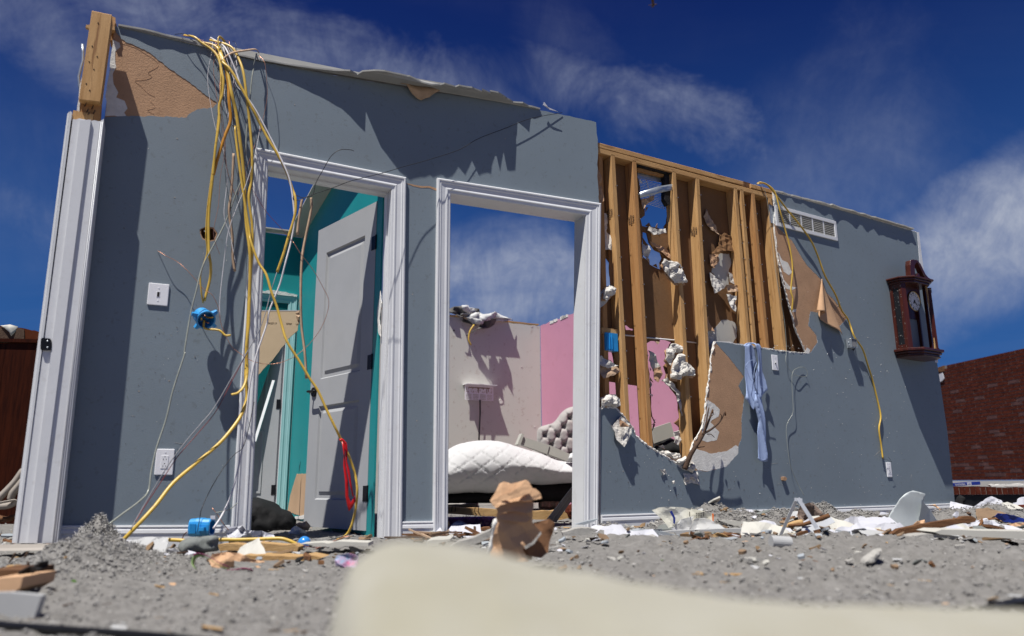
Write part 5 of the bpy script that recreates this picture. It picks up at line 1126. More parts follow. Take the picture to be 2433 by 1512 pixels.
# blue round box dangling on the two left cables
def bluebox():
    c = PL.hit(484, 755, .09)
    T = thing('blue_electrical_box', c-Vector((0, 0, .05)), 'round blue plastic electrical box dangling from the left yellow cables', 'electrical box')
    ax = (PL.n*.9+PL.d*.35+Vector((0, 0, -.55))).normalized(); r = .045; L = .075
    a0 = c-ax*L*.5; s = ax.cross(Vector((0, 0, 1))).normalized(); t = s.cross(ax)
    vs, fs = [], []; n = 24
    rings = [(0, r*.9), (0, r*.92), (L*.9, r), (L*.9, r*1.08), (L, r*1.08), (L, r*.93), (.006, r*.86)]
    for h, rr in rings:
        for k in range(n): an = 6.283*k/n; vs.append(a0+ax*h+(s*math.cos(an)+t*math.sin(an))*rr)
    for j in range(len(rings)-1):
        for k in range(n): a, b = j*n+k, j*n+(k+1) % n; fs.append((a, b, b+n, a+n))
    fs += [tuple(range(n)), tuple((len(rings)-1)*n+k for k in range(n))]
    mesh('shell', vs, fs, blueb, T)
    for an, L2 in ((.2, .030), (2.4, .028), (3.6, .034), (5.2, .024)):
        d = s*math.cos(an)+t*math.sin(an); p = a0+ax*L*.75+d*r*.95; q = p+d*L2; e = ax*.016; f = d.cross(ax)*.012
        box8('mounting_ear', [p-e-f, p-e+f, p+e*.5+f, p+e*.5-f, q-e-f*.6, q-e+f*.6, q+f*.6, q-f*.6], blueb, T)
    for i in range(4):
        an = 1+i*1.6; d = s*math.cos(an)+t*math.sin(an)
        tube('wire_nut', [a0+ax*.03+d*.01, a0+ax*.055+d*.018, a0+ax*.085+d*.03+Vector((0, 0, .008*i))], 0.0040, yel if i % 2 else copper, T, k=3, sides=6)
    tube('cable_tail', [a0+ax*.05+t*-.01, c+ax*.05-t*.04, PL.hit(520, 785, .14), PL.hit(535, 797, .15), PL.hit(548, 797, .16)], 0.0055, yel, T, k=4)
bluebox()

# ------------------------------------------------------------------ shirt, branch
def shirt():
    S = lambda x, y: c2(x, y)
    T = thing('hanging_shirt', PR.hit(1808, 1096, 0), 'light blue shirt hooked over the broken wall edge, one sleeve hanging down', 'shirt')
    body = [S(x, y) for x, y in ((1184, 345), (1215, 332), (1245, 345), (1262, 390), (1278, 470), (1262, 540), (1255, 600), (1290, 680), (1300, 760), (1280, 790), (1245, 835), (1225, 800), (1190, 745), (1200, 640), (1195, 500), (1190, 420))]
    right = [S(x, y) for x, y in ((1240, 340), (1275, 337), (1290, 360), (1305, 470), (1315, 540), (1345, 620), (1358, 680), (1320, 735), (1300, 760), (1285, 700), (1262, 600), (1275, 480), (1260, 400))]
    slv = [S(x, y) for x, y in ((1250, 690), (1300, 750), (1308, 800), (1325, 880), (1338, 1000), (1348, 1120), (1346, 1222), (1320, 1225), (1286, 1210), (1284, 1120), (1272, 1000), (1278, 920), (1255, 830), (1240, 760))]
    def fold(seed, base, amp):
        def f(u, z, d):
            q = math.sin(u*34+seed*2+z*6+1.6*nz((u*2.5, z*1.6, 0), 1, seed)); return base+amp*.8*(1-abs(q))*min(1, d/.02+.4)+.035*nz((u*2.4, z*2.0, 0), 1, seed)+.006*abs(math.sin(z*11+u*23+seed))
        return f
    for nm, q, b, a, sd in (('shirt_body', body, .030, .028, 1), ('shirt_front', right, .045, .030, 2), ('sleeve', slv, .030, .032, 3)):
        sheet(nm, PR, jag(PX(PR, q, b), .0015, .02, sd), fold(sd, b, a), shirtm, T, step=.0085, solid=.0012)
    for pts in ([(1195, 500), (1215, 470), (1250, 455), (1278, 470)], [(1200, 510), (1215, 560), (1235, 605), (1258, 612)], [(1278, 475), (1262, 530), (1255, 600)], [(1290, 655), (1320, 660), (1355, 672)], [(1286, 1195), (1320, 1208), (1347, 1206)]):
        tube('hem', [PR.hit(*S(x, y), .073) for x, y in pts], .0018, shirtm, T, k=5, sides=6)
    top = [PR.w(*PR.uz(*S(1184+k*15, 345-6*math.sin(k)), 0), 0) for k in range(7)]
    tube('fold_over_edge', [PR.hit(*S(x, y), o) for x, y, o in ((1186, 350, .03), (1200, 334, .0), (1230, 330, -.01), (1262, 332, .0), (1285, 350, .04))], .006, shirtm, T, k=4)
shirt()
def branch():
    T = thing('broken_branch', PR.hit(1628, 1118, .02), 'dark broken tree branch stuck upright in the torn drywall', 'branch')
    B = [(735, 1280, .03), (770, 1190, .05), (810, 1120, .07), (850, 1060, .08), (880, 1010, .09)]
    tube('stem', [PR.hit(*c2(x, y), o) for x, y, o in B], .017, barkm, T, sides=9, taper=(1.1, .62))
    for q, r in (([(875, 1015, .09), (895, 950, .10), (905, 880, .1), (918, 815, .1)], .007), ([(870, 1020, .09), (900, 960, .09), (925, 890, .08), (945, 830, .07)], .009),
                 ([(880, 1010, .09), (940, 975, .1), (1000, 920, .11), (1040, 845, .12)], .009), ([(1005, 915, .11), (1015, 880, .12), (1000, 860, .12)], .004),
                 ([(905, 1015, .1), (935, 1018, .1), (960, 1040, .11)], .004), ([(915, 915, .09), (935, 880, .08), (955, 865, .07)], .005), ([(845, 1065, .08), (870, 1030, .06), (895, 925, .06)], .006), ([(810, 1125, .07), (845, 1115, .08), (885, 1110, .08)], .005), ([(745, 1260, .03), (770, 1250, .05), (790, 1245, .05)], .005)):
        tube('twig', [PR.hit(*c2(x, y), o) for x, y, o in q], r, barkm, T, sides=6, taper=(1, .55))
    for (x, y) in ((945, 828), (1040, 843)):
        p = PR.hit(*c2(x, y), .095); tube('splinter_tip', [p-Vector((0, 0, .03)), p+Vector((.004, 0, .006))], .006, wood_old, T, k=1, sides=5, taper=(1, .3))
branch()
# ------------------------------------------------------------------ back face of the left wall half
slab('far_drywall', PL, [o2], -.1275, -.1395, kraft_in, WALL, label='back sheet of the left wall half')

# ------------------------------------------------------------------ teal room behind the left doorway
k7 = lambda x, y: (582+x*.432, 623.7+y*.432)
_c = at_y(718, 566, 7.2)
TB = Plane(_c, 64.9); TS = Plane(_c, 155.0); ZT = _c.z
TSL = abs((TS.O-PL.O).dot(PL.n))-.16
TW = thing('teal_side_wall', TS.w(1.2, 0, 0), 'teal painted side wall seen through the left doorway beside the open door', 'wall')
slab('drywall_panel', TS, [jag([(0.01, .0), (TSL, .0), (TSL, ZT), (.01, ZT)], .003, .06, 3, skip=(0, 1, 3))], 0, -.012, teal, TW)
slab('ceiling_board', TS, [[(.0, ZT+.001), (TSL, ZT+.001), (TSL, ZT+.014), (.0, ZT+.014)]], .15, -.03, offw, TW, label='strip of ceiling board along the top of the teal side wall')
slab('top_plate', TS, [[(.0, ZT+.015), (TSL, ZT+.015), (TSL, ZT+.05), (.0, ZT+.05)]], .03, -.06, wood_h, TW)
q = [TS.uz(*k7(x, y), .0015) for x, y in ((285, 1165), (370, 1160), (372, 1400), (320, 1400), (235, 1370), (250, 1280))]
slab('torn_paper_patch', TS, [jag(q, .003, .03, 2)], .0035, .0005, mat('board_face', (.47, .31, .19), .9, .08, 4), TW)
q = [TS.uz(*k7(x, y), .0015) for x, y in ((280, 1400), (355, 1385), (358, 1400), (320, 1412), (285, 1412))]
slab('gypsum_patch', TS, [jag(q, .003, .02, 2)], .012, .0005, gypsum, TW)
for pts in (((300, 1120), (307, 1095), (297, 1160)),):
    slab('wall_gash', TS, [[TS.uz(*k7(x, y)) for x, y in pts]], .0015, .0006, slot, TW)
q = [TS.uz(x, y) for x, y in ((905, 690), (908, 720), (903, 760), (906, 800), (900, 790), (898, 740))]
slab('gypsum_patch', TS, [jag(q, .006, .02, 4)], .004, .0005, gypsum, TW)
TK = thing('teal_back_wall', TB.w(-1, 0, 0), 'teal painted end wall with a doorway, at the back of the room behind the left doorway', 'wall')
zf = TB.uz(600, 690)[1]
oT = [k7(60, 170), k7(288, 185), k7(236, 1350)]; 
Ttl, Ttr, Tbr = TB.uz(*k7(75, 163)), TB.uz(*k7(289, 186)), (TB.uz(*k7(238, 1345))[0], .0)
Tw = .85; oL = Ttr[0]-Tw-.14
outer = [(oL, 0), (oL, Ttr[1]), Ttr, (Ttr[0]-.0, 0)]; inner = [(oL+.085, 0), (oL+.085, Ttr[1]-.085), (Ttr[0]-.085, Ttr[1]-.085), (Ttr[0]-.085, 0)]
TL_ = TB.uz(560, 700)[0]
slab('drywall_panel', TB, [[(TL_, 0), (oL+.05, 0), (oL+.05, Ttr[1]-.05), (Ttr[0]-.05, Ttr[1]-.05), (Ttr[0]-.05, 0), (0, 0)]+jag([(0, ZT), (TL_, ZT+.02)], .004, .05, 2, closed=False)], 0, -.012, teal, TK)
vs, fs = [], []
for s, (i, j) in (('casing_side', (0, 1)), ('casing_head', (1, 2)), ('casing_side', (3, 2))):
    vs, fs = [], []
    for e in (i, j):
        for t, h in PROF: vs.append(TB.w(outer[e][0]*(1-t)+inner[e][0]*t, outer[e][1]*(1-t)+inner[e][1]*t, .001+h))
    n = len(PROF); fs = [(k, (k+1) % n, n+(k+1) % n, n+k) for k in range(n)]+[tuple(range(n)), tuple(range(n, 2*n))]
    mesh(s, vs, fs, tealtrim, TK)
jamb(TB, [inner[0], inner[1], inner[2], inner[3]], TK)
obox('ceiling_board', TB, TL_, -.01, ZT+.022, ZT+.034, -.03, .10, offw, TK)
q = [TB.uz(*k7(x, y), .03) for x, y in ((80, 160), (150, 152), (200, 160), (288, 178), (285, 190), (150, 172), (80, 168))]
slab('gypsum_patch', TB, [jag(q, .004, .02, 2)], .03, .001, gypsum, TK)
# inner door standing half open in that doorway, with two panels
def far_door():
    hin = TB.w(inner[2][0]-.02, 0, -.03); Pd = Plane(hin, 64.9+180+28)
    D = thing('door', hin, None, None); D.parent = TK; D.location = hin-wpos(TK); D['label'] = 'shaded panelled door at the back of the teal room'
    W_ = .74; zt = inner[2][1]-.02
    s = 1 if Pd.n.y < 0 else -1
    o = lambda a: a*s
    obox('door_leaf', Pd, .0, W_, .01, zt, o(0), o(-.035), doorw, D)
    for z0, z1 in ((.22, .80), (.98, zt-.14)):
        for a, b, c, d_ in ((.13, W_-.13, z0, z0+.02), (.13, W_-.13, z1-.02, z1), (.13, .15, z0+.021, z1-.021), (W_-.15, W_-.13, z0+.021, z1-.021)):
            obox('panel_moulding', Pd, a, b, c, d_, o(.009), o(.0005), doorw, D)
    for zc in (.25, 1.05, 1.75): obox('hinge', Pd, -.012, .03, zc-.045, zc+.045, o(.004), o(.001), blackm, D)
far_door()
# loose pieces in the teal room
def TP(px, py, h=0.0, yaw=90):
    return Plane(at_h(px, py, h), yaw)
P_ = Plane(at_y(640, 800, 5.15), 76)
dsheet = thing('leaning_drywall_sheet', P_.hit(640, 880, 0), 'torn tan drywall sheet stuck slanting in the left doorway', 'drywall sheet')
q = PX(P_, [k7(x, y) for x, y in ((-60, 262), (80, 268), (290, 268), (301, 285), (290, 375), (255, 405), (200, 470), (150, 540), (65, 625), (-60, 740))])
slab('board_core', P_, [q[:4]+jag(q[3:9], .004, .03, 4, closed=False)+q[9:]], 0, -.012, mat('tan_board', (.54, .42, .28), .9, .06, 3, .2, 60), dsheet)
slab('white_edge', P_, [[q[0], q[1], q[2], (q[2][0], q[2][1]+.006), (q[1][0], q[1][1]+.006), (q[0][0], q[0][1]+.006)]], .001, -.012, paper, dsheet)
uc, zc = P_.uz(*k7(175, 336)); text_part('print', '04.27.17', P_, uc-.03, zc, .001, .017, mat('print_ink', (.2, .15, .1), .8), dsheet)
uc, zc = P_.uz(*k7(242, 338)); text_part('print', '07:07', P_, uc-.0, zc, .001, .017, MATS['print_ink'], dsheet)
uc, zc = P_.uz(*k7(280, 340)); text_part('print', 'USA', P_, uc+.012, zc, .001, .014, MATS['print_ink'], dsheet)
q = PX(P_, [k7(x, y) for x, y in ((262, 268), (300, 262), (304, 290), (298, 345), (288, 320), (280, 295))], .01)
lump('torn_corner', P_, jag(q, .005, .02, 3), .02, .03, papr, dsheet, step=.012, rough=.03, smooth=False)
st = [TB.hit(*k7(158, 650), .9), TB.hit(*k7(55, 985), 1.0)]
board('white_stick', st[0], st[1], .022, .012, white, label='white painted stick leaning in the shade behind the left door frame', cat='stick', normal=(0, -1, 0))
Pb = TP(640, 1262, 0)
lump('black_bag', Pb, PX(Pb, [(588, 1292), (592, 1183), (612, 1182), (650, 1193), (662, 1200), (668, 1208), (690, 1216), (704, 1236), (703, 1262), (692, 1290)]), .16, .12, blackf, step=.02, rough=.07, rscale=9, label='black cloth bag slumped in the left doorway', cat='bag')
Pw = TP(718, 1272, 0)
T = thing('broken_plaster_pieces', Pw.hit(716, 1272), 'broken white plaster lying by the foot of the open door', 'plaster')
lump('plaster_piece', Pw, jag(PX(Pw, [(682, 1268), (700, 1250), (722, 1255), (730, 1270), (712, 1282)]), .004, .02, 1), .02, .03, gypsum, T, step=.015, smooth=False, rough=.01)
lump('plaster_piece', Pw, jag(PX(Pw, [(700, 1246), (728, 1238), (738, 1250), (732, 1262), (715, 1256)], .05), .004, .02, 2), .02, .03, papr, T, step=.015, smooth=False, rough=.01, off=.05)
# ------------------------------------------------------------------ bedroom behind the right doorway
_b = at_y(1283, 775, 11.0); ZB = _b.z
BW = Plane(_b, 62); PK = Plane(_b, 153)
BT = thing('beige_bedroom_wall', BW.w(-1.2, 0, 0), 'beige-pink bedroom wall at the back, seen through the right doorway', 'wall')
slab('drywall_panel', BW, [[(-3.6, 0), (0, 0)]+jag([(0, ZB), (-3.6, ZB-.0)], .006, .05, 2, closed=False)], 0, -.012, beige, BT)
slab('top_plate', BW, [jag([(-3.6, ZB+.012), (-.02, ZB+.012), (-.02, ZB+.03), (-3.6, ZB+.03)], .004, .1, 2)], -.0, -.09, wood_h, BT)
k6 = lambda x, y: (950.4+x*.3929, 683+y*.3929)
k9 = lambda x, y: (1039.5+x*.216, 712.8+y*.216)
q = [BW.uz(*k9(x, y)) for x, y in ((665, 1110), (690, 1090), (715, 1105), (722, 1130), (700, 1145), (680, 1140))]
slab('wall_dent', BW, [jag(q, .006, .02, 4)], .006, .0006, gypsum, BT)
for x, y in ((180, 338), (925, 735), (1068, 1395), (1040, 290)):
    u, z = BW.uz(*k9(x, y)); slab('wall_dent', BW, [jag([(u-.012, z-.01), (u+.012, z-.008), (u+.01, z+.012), (u-.01, z+.01)], .003, .01, int(x))], .004, .0006, gypsum if x > 200 else slot, BT)
PT = thing('pink_bedroom_wall', PK.w(2, 0, 0), 'pink bedroom wall behind the right doorway and the bare studs', 'wall')
slab('drywall_panel', PK, [[(0.012, 0), (4.6, 0)]+jag([(4.6, ZB), (.012, ZB)], .007, .05, 2, closed=False)], 0, -.012, pink, PT)
rnd = random.Random(8)
for i in range(9):
    u = rnd.uniform(.1, 2.5); slab('gypsum_edge', PK, [jag([(u, ZB-.03), (u+.12, ZB-.025), (u+.12, ZB+.012), (u, ZB+.014)], .008, .03, i)], .006, .0006, gypsum, PT)
# medal hanger
def hanger():
    P = [BW.uz(*k9(x, y), .03) for x, y in ((292, 938), (604, 952), (606, 1116), (298, 1100))]
    T = thing('medal_hanger', BW.hit(*k9(450, 1100), 0), 'white metal medal hanger with the words NEVER GIVE UP on the beige wall', 'medal hanger')
    u0, u1 = P[0][0], P[1][0]; z1, z0 = (P[0][1]+P[1][1])/2, (P[2][1]+P[3][1])/2; W_ = u1-u0; H_ = z1-z0; o0, o1 = .058, .062
    def bar(a, b, c, d_, nm='bar'): obox(nm, BW, u0+W_*a, u0+W_*b, z0+H_*c, z0+H_*d_, o0, o1, plast, T)
    bar(0, 1, .88, 1, 'frame_bar'); bar(0, .045, .5, .88, 'frame_bar'); bar(.955, 1, .5, .88, 'frame_bar'); bar(.0, 1, .44, .5, 'frame_bar')
    for a, b in ((0, .04), (.235, .275), (.475, .525), (.735, .775), (.96, 1)): bar(a, b, 0, .44, 'slot_divider')
    for j in range(5):
        for a, b in ((.04, .235), (.275, .475), (.525, .735), (.775, .96)): bar(a, b, j*.1, j*.1+.045, 'slot_bar')
    text_part('lettering', 'NEVER GIVE UP', BW, u0+W_*.50, z0+H_*.635, .060, H_*.37, plast, T, extrude=.002, bold=.005, condense=.72)
    for f in (.09, .9):
        c = (u0+W_*f, z0+H_*.83)
        q = []
        for k in range(10): r = .021 if k % 2 == 0 else .008; an = .3+6.283*k/10; q.append((c[0]+math.cos(an)*r, c[1]+math.sin(an)*r))
        slab('star', BW, [q], .062, .058, plast, T)
    obox('top_shelf', BW, u0-.01, u1+.02, z1+.001, z1+.008, .0015, .150, plast, T)
    obox('mount_plate', BW, u0+.02, u1-.02, z0+H_*.5, z1-.001, .0015, .006, mat('tan_backing', (.45, .33, .25), .8), T)
    a = BW.uz(*k9(466, 1100), .06)
    tube('ribbon', [BW.w(a[0], a[1], .065), BW.w(a[0]+.004, a[1]-.2, .06), BW.w(a[0]-.004, a[1]-.42, .05), BW.w(a[0]-.002, a[1]-.56, .04)], .008, blackc, T, sides=4, flat=2, k=3)
    tube('clip', [BW.w(a[0]-.002, a[1]-.56, .04), BW.w(a[0], a[1]-.62, .04)], .007, chrome, T, k=1)
hanger()
# roofing scraps hanging over the top of the beige wall
def roofscrap():
    T = thing('torn_roofing_scraps', BW.hit(1130, 770, 0), 'crumpled grey and white roofing felt draped over the top of the beige wall', 'debris')
    W1 = mat('torn_wrap', (.50, .50, .50), .6, .2, 6, .6, 30, speck=(.08, .08, .08), speck_amt=.9, speck_scale=9)
    D1 = mat('dark_felt', (.10, .095, .09), .9, .4, 12, 1.0, 40)
    def sc(pts, off, amp, m, sd, solid=.006):
        off *= .62; amp *= .75; q = jag([BW.uz(*k9(x, y), off) for x, y in pts], .012, .05, sd)
        sheet('torn_sheet', BW, q, lambda u, z, d: off+amp*nz((u*5, z*6, 0), 1, sd)+amp*.6*nz((u*13, z*15, 0), 1, sd+3), m, T, step=.03, solid=solid)
    sc([(100, 90), (180, 75), (250, 70), (420, 85), (490, 120), (480, 160), (380, 175), (300, 180), (200, 165), (100, 150)], .05, .25, D1, 1)
    sc([(262, 62), (400, 90), (420, 140), (360, 150), (280, 120), (262, 100)], .18, .12, W1, 2)
    sc([(300, 170), (450, 140), (560, 160), (640, 150), (650, 200), (560, 230), (480, 250), (400, 250), (340, 200)], .20, .25, W1, 3)
    sc([(570, 150), (640, 140), (700, 170), (760, 190), (840, 225), (760, 235), (640, 235), (580, 200)], .10, .12, W1, 4)
    sc([(480, 240), (560, 215), (650, 225), (640, 265), (560, 310), (500, 320), (450, 330), (360, 370), (290, 402), (380, 350), (470, 290)], .25, .20, D1, 5)
    sc([(330, 190), (420, 210), (500, 240), (480, 290), (400, 260)], .28, .12, W1, 6)
    sc([(200, 160), (330, 200), (420, 290), (380, 290), (300, 230), (220, 185)], .16, .25, D1, 7)
    sc([(440, 120), (520, 150), (600, 155), (620, 200), (500, 190)], .10, .3, D1, 8)
    obox('ceiling_strip', BW, BW.uz(*k9(240, 180))[0], BW.uz(*k9(770, 235))[0], ZB+.032, ZB+.04, -.05, .12, W1, T)
    tube('yellow_cable', [BW.hit(*k9(x, y), .3) for x, y in ((402, 275), (360, 340), (345, 400), (345, 450), (370, 500))], .012, yel, T, k=4)
roofscrap()
# bed
def bed():
    T = thing('bed', at_y(1210, 1180, 8.4), 'white quilted mattress heaved up on its black base, seen through the right doorway', 'bed')
    MP = Plane(at_y(1210, 1150, 8.5), 78)
    q = [MP.uz(*k6(x, y)) for x, y in ((150, 1230), (160, 1100), (220, 1030), (288, 985), (350, 950), (420, 932), (500, 923), (580, 925), (640, 935), (720, 960), (800, 985), (870, 1005), (950, 1040), (1000, 1050), (1080, 1062), (1180, 1090), (1220, 1140), (1180, 1180), (1060, 1183), (870, 1195), (800, 1190), (700, 1205), (570, 1245), (450, 1240), (288, 1250))]
    cu, cz = MP.uz(*k6(480, 1000))
    def quilt(u, z, d):
        x, y_ = (u-cu), (z-cz)*1.25
        a = (x*.8+y_+.18*x*x)*4.6+.15*math.sin(x*3); b = (x*.95-y_*1.1+.1*y_*x)*4.6
        e = min(abs(a-round(a)), abs(b-round(b)))
        return -.013*math.exp(-(e/.04)**2)+.010*nz((u*3, z*3, 0), 1)
    q = smooth2(q)
    lump('mattress', MP, q, .32, .30, mattr, T, step=.016, off=-.1, back=.8, fn=quilt)
    q = [MP.uz(*k6(x, y), -.15) for x, y in ((150, 1235), (288, 1245), (575, 1236), (700, 1200), (810, 1188), (1055, 1180), (1200, 1175), (1200, 1300), (150, 1308))]
    lump('bed_base', MP, q, .12, .1, blackf, T, step=.05, off=-.15, back=3)
    HP = Plane(at_y(1320, 1050, 9.9), 78)
    q = [HP.uz(*k6(x, y)) for x, y in ((828, 1060), (828, 950), (830, 868), (845, 846), (870, 836), (920, 822), (945, 800), (970, 765), (1000, 738), (1030, 725), (1080, 716), (1180, 712), (1280, 716), (1330, 728), (1370, 745), (1410, 790), (1440, 822), (1500, 840), (1520, 870), (1520, 1060))]
    sx_, sz_ = .17, .115; tufts = []
    u0, z0 = HP.uz(*k6(905, 900))
    for r in range(-1, 9):
        for c in range(-1, 18): tufts.append((u0+(c+(r % 2)*.5)*sx_, z0-.34+r*sz_))
    def tuft(u, z, d):
        m = min((u-a)**2+(z-b)**2 for a, b in tufts); v = -.075*math.exp(-m/.0009)
        x, y_ = (u-u0)/sx_, (z-z0+.34)/sz_; a = x-y_*.5; b = x+y_*.5
        e = min(abs(a-round(a)), abs(b-round(b)))
        return (v-.022*math.exp(-(e/.08)**2))*min(1, d/.07)
    lump('headboard', HP, smooth2(q), .10, .09, greyf, T, step=.013, off=0, back=.4, fn=tuft)
    q = [MP.uz(*k6(x, y), .1) for x, y in ((1015, 1050), (1020, 1015), (1060, 998), (1150, 985), (1190, 1020), (1170, 1065))]
    lump('pillow', MP, smooth2(q), .12, .1, mattr, T, step=.03, off=.05, back=.8)
def smooth2(q):
    P = [Vector((a, b, 0)) for a, b in q]; n = len(P); o = []
    for i in range(n):
        a, b, c, d = P[i-1], P[i], P[(i+1) % n], P[(i+2) % n]
        for j in range(3):
            t = j/3; v = 0.5*((2*b) + (c-a)*t + (2*a-5*b+4*c-d)*t*t + (3*b-a-3*c+d)*t**3); o.append((v.x, v.y))
    return o
bed()
MP = Plane(at_y(1210, 1150, 8.0), 78)
T = thing('window_trim_pieces', MP.hit(*k6(900, 1000)), 'cream white boards of a broken window frame lying on the mattress', 'boards')
q = [MP.uz(*k6(x, y)) for x, y in ((728, 950), (745, 905), (905, 955), (890, 1008))]; slab('board', MP, [q], .0, -.10, offw, T)
q = [MP.uz(*k6(x, y)) for x, y in ((893, 1006), (908, 955), (1030, 1008), (1012, 1052))]; slab('board', MP, [q], -.01, -.13, vinyl if False else offw, T)
q = [MP.uz(*k6(x, y)) for x, y in ((708, 950), (735, 884), (748, 890), (726, 955))]; slab('board', MP, [q], .02, -.12, offw, T)
HB = Plane(at_y(1575, 1100, 6.6), 70)
slab('shelf_board', HB, [PX(HB, [c2(*c) for c in ((493, 970), (628, 925), (660, 1030), (500, 1088))])], .0, -.02, offw, label='off-white board seen through the hole between the studs', cat='board')
q = [HB.uz(*c2(*c), -.1) for c in ((480, 1110), (540, 1070), (620, 1040), (690, 1090), (720, 1130), (720, 1250), (480, 1250))]
lump('dark_clothes', HB, smooth2(q), .12, .1, blackf, step=.03, off=-.1, rough=.05, rscale=10, label='dark clothes heap behind the hole under the off-white board', cat='clothes')
# things on the bedroom floor
def flat_board(name, p0, p1, w_, th, m, label, cat, yaw_n=(0, -.35, 1), ends=.01, seed=0, h=.02):
    a, b = at_h(p0[0], p0[1], h), at_h(p1[0], p1[1], h)
    return board(name, a, b, w_, th, m, label=label, cat=cat, normal=yaw_n, ends=ends, seed=seed)
k10 = lambda x, y: (772+x*.3418, 1128.6+y*.3418)
def tr(px, py, h=0.0, yaw=90): return TP(px, py, h, yaw)
P_ = tr(1130, 1245, 0, 84)
T = thing('pine_board', P_.hit(1120, 1222), 'long pine board with nails sticking up, lying inside the right doorway', 'board')
slab('plank', P_, [jag(PX(P_, [k10(x, y) for x, y in ((700, 222), (860, 222), (1190, 240), (1330, 250), (1330, 296), (1190, 290), (860, 270), (700, 268))]), .003, .05, 3, skip=(3,))], .02, -.10, wood_x, T)
for x in (880, 905, 1040, 1065): tube('nail', [P_.hit(*k10(x, 255), .022), P_.hit(*k10(x+6, 215), .05)], .003, slot, T, k=1, sides=5)
P_ = tr(1310, 1245, 0, 84)
slab('splintered_board', P_, [jag(PX(P_, [k10(x, y) for x, y in ((1440, 252), (1650, 245), (1680, 270), (1690, 300), (1640, 312), (1440, 308))]), .004, .03, 3)], .02, -.10, wood_x, label='splintered pine board end right of the brown paper bag', cat='board')
P_ = tr(1100, 1212, 0, 84)
lump('beige_cushion', P_, PX(P_, [k10(x, y) for x, y in ((700, 192), (860, 195), (1050, 184), (1066, 192), (1070, 225), (1050, 232), (860, 225), (700, 225))]), .06, .05, greyf, step=.03, back=2, label='pinkish beige cushion below the mattress in the right doorway', cat='cushion')
P_ = tr(1290, 1212, 0, 84)
lump('brick_chunk', P_, jag(PX(P_, [k10(x, y) for x, y in ((1485, 182), (1520, 174), (1640, 176), (1650, 200), (1630, 236), (1560, 240), (1485, 232))]), .005, .03, 3), .06, .03, mat('pale_brick', (.33, .20, .15), .9, .2, 9, 1, 40), step=.02, rough=.03, back=1, smooth=False, label='broken pale brick lump under the bed base', cat='brick')
P_ = tr(1330, 1235, 0, 84)
lump('red_brick_lump', P_, jag(PX(P_, [k10(*c) for c in ((1690, 210), (1735, 195), (1740, 310), (1680, 300), (1665, 260))]), .005, .03, 4), .05, .03, brickm, step=.02, rough=.03, back=1, smooth=False, label='red brick lump leaning against the right door jamb', cat='brick')
P_ = tr(1330, 1250, 0, 84)
T = thing('leaning_metal_rail', P_.hit(1310, 1240), 'grey-brown metal rail leaning against the right door jamb', 'rail')
slab('rail', P_, [PX(P_, [k10(*c) for c in ((1538, 310), (1725, 72), (1733, 92), (1570, 322))])], .03, .0, mat('taupe_metal', (.27, .24, .20), .5, .1, 8, dirt=.3), T)
slab('rail', P_, [PX(P_, [k10(*c) for c in ((1575, 322), (1733, 100), (1733, 150), (1605, 330))])], .02, -.02, MATS['taupe_metal'], T)
def rug():
    P_ = tr(1090, 1262, 0, 84); T = thing('purple_rug', P_.hit(1090, 1255), 'purple and pink shaggy rug on the floor inside the right doorway', 'rug')
    lump('rug_fold', P_, smooth2(PX(P_, [k10(*c) for c in ((700, 300), (860, 293), (1000, 290), (1200, 292), (1200, 330), (860, 335), (700, 340))])), .06, .04, purple, T, step=.02, rough=.02, back=1.5)
    rs = np.random.RandomState(4); vs, fs = [], []
    for _ in range(2600):
        x, y = rs.uniform(800, 1200), rs.uniform(312, 368)
        if x < 960 and rs.rand() < .4: continue
        p = np.array(P_.hit(*k10(x, y), .05)); d = rs.normal(size=3)*.016+np.array([0, -.01, .012]); s = np.cross(d, rs.normal(size=3)); s = s/np.linalg.norm(s)*.0022; b = len(vs)
        vs += [tuple(p-s), tuple(p+s), tuple(p+d)]; fs.append((b, b+1, b+2))
    mesh('shag_pile', vs, fs, pinkpl, T, kind='stuff')
rug()
for i, (pts, m, lb, th) in enumerate((([(690, 372), (780, 366), (868, 368), (868, 392), (700, 402)], orangew, 'short red-brown board right of the left door casing', .05), ([(720, 410), (862, 322), (868, 345), (770, 412)], wood_x, 'wedge-shaped wood splinter propped beside the red-brown board', .03),
                                  ([(836, 372), (900, 356), (1000, 378), (1004, 395), (840, 396)], gypsum, 'dirty plaster slab on the dark rubble in the right doorway', .05),
                                  ([(700, 395), (860, 385), (1150, 365), (1160, 440), (900, 445), (720, 440)], wood_old, 'dark splintered boards heaped below the right doorway', .12))):
    P_ = tr(1010 if i < 3 else 1080, 1272 if i < 3 else 1270, 0, 84)
    slab('rubble_board', P_, [jag(PX(P_, [k10(*c) for c in pts]), .004, .03, i+3)], .0+.05*(i < 3)+i*.01, -th, m, label=lb, cat='board')
HEAP = thing('stick_heap', at_h(1090, 1275, 0), 'heap of dark broken sticks and scraps under the right doorway', 'stick heap')
for i in range(22):
    a = at_h(random.uniform(1000, 1160), random.uniform(1262, 1285), .03); b = a+Vector((random.uniform(-.25, .25), random.uniform(-.1, .1), random.uniform(-.01, .03)))
    board('stick', a, b, .014, .008, random.choice((wood_old, barkm, papr)), HEAP, ends=.005, seed=i)

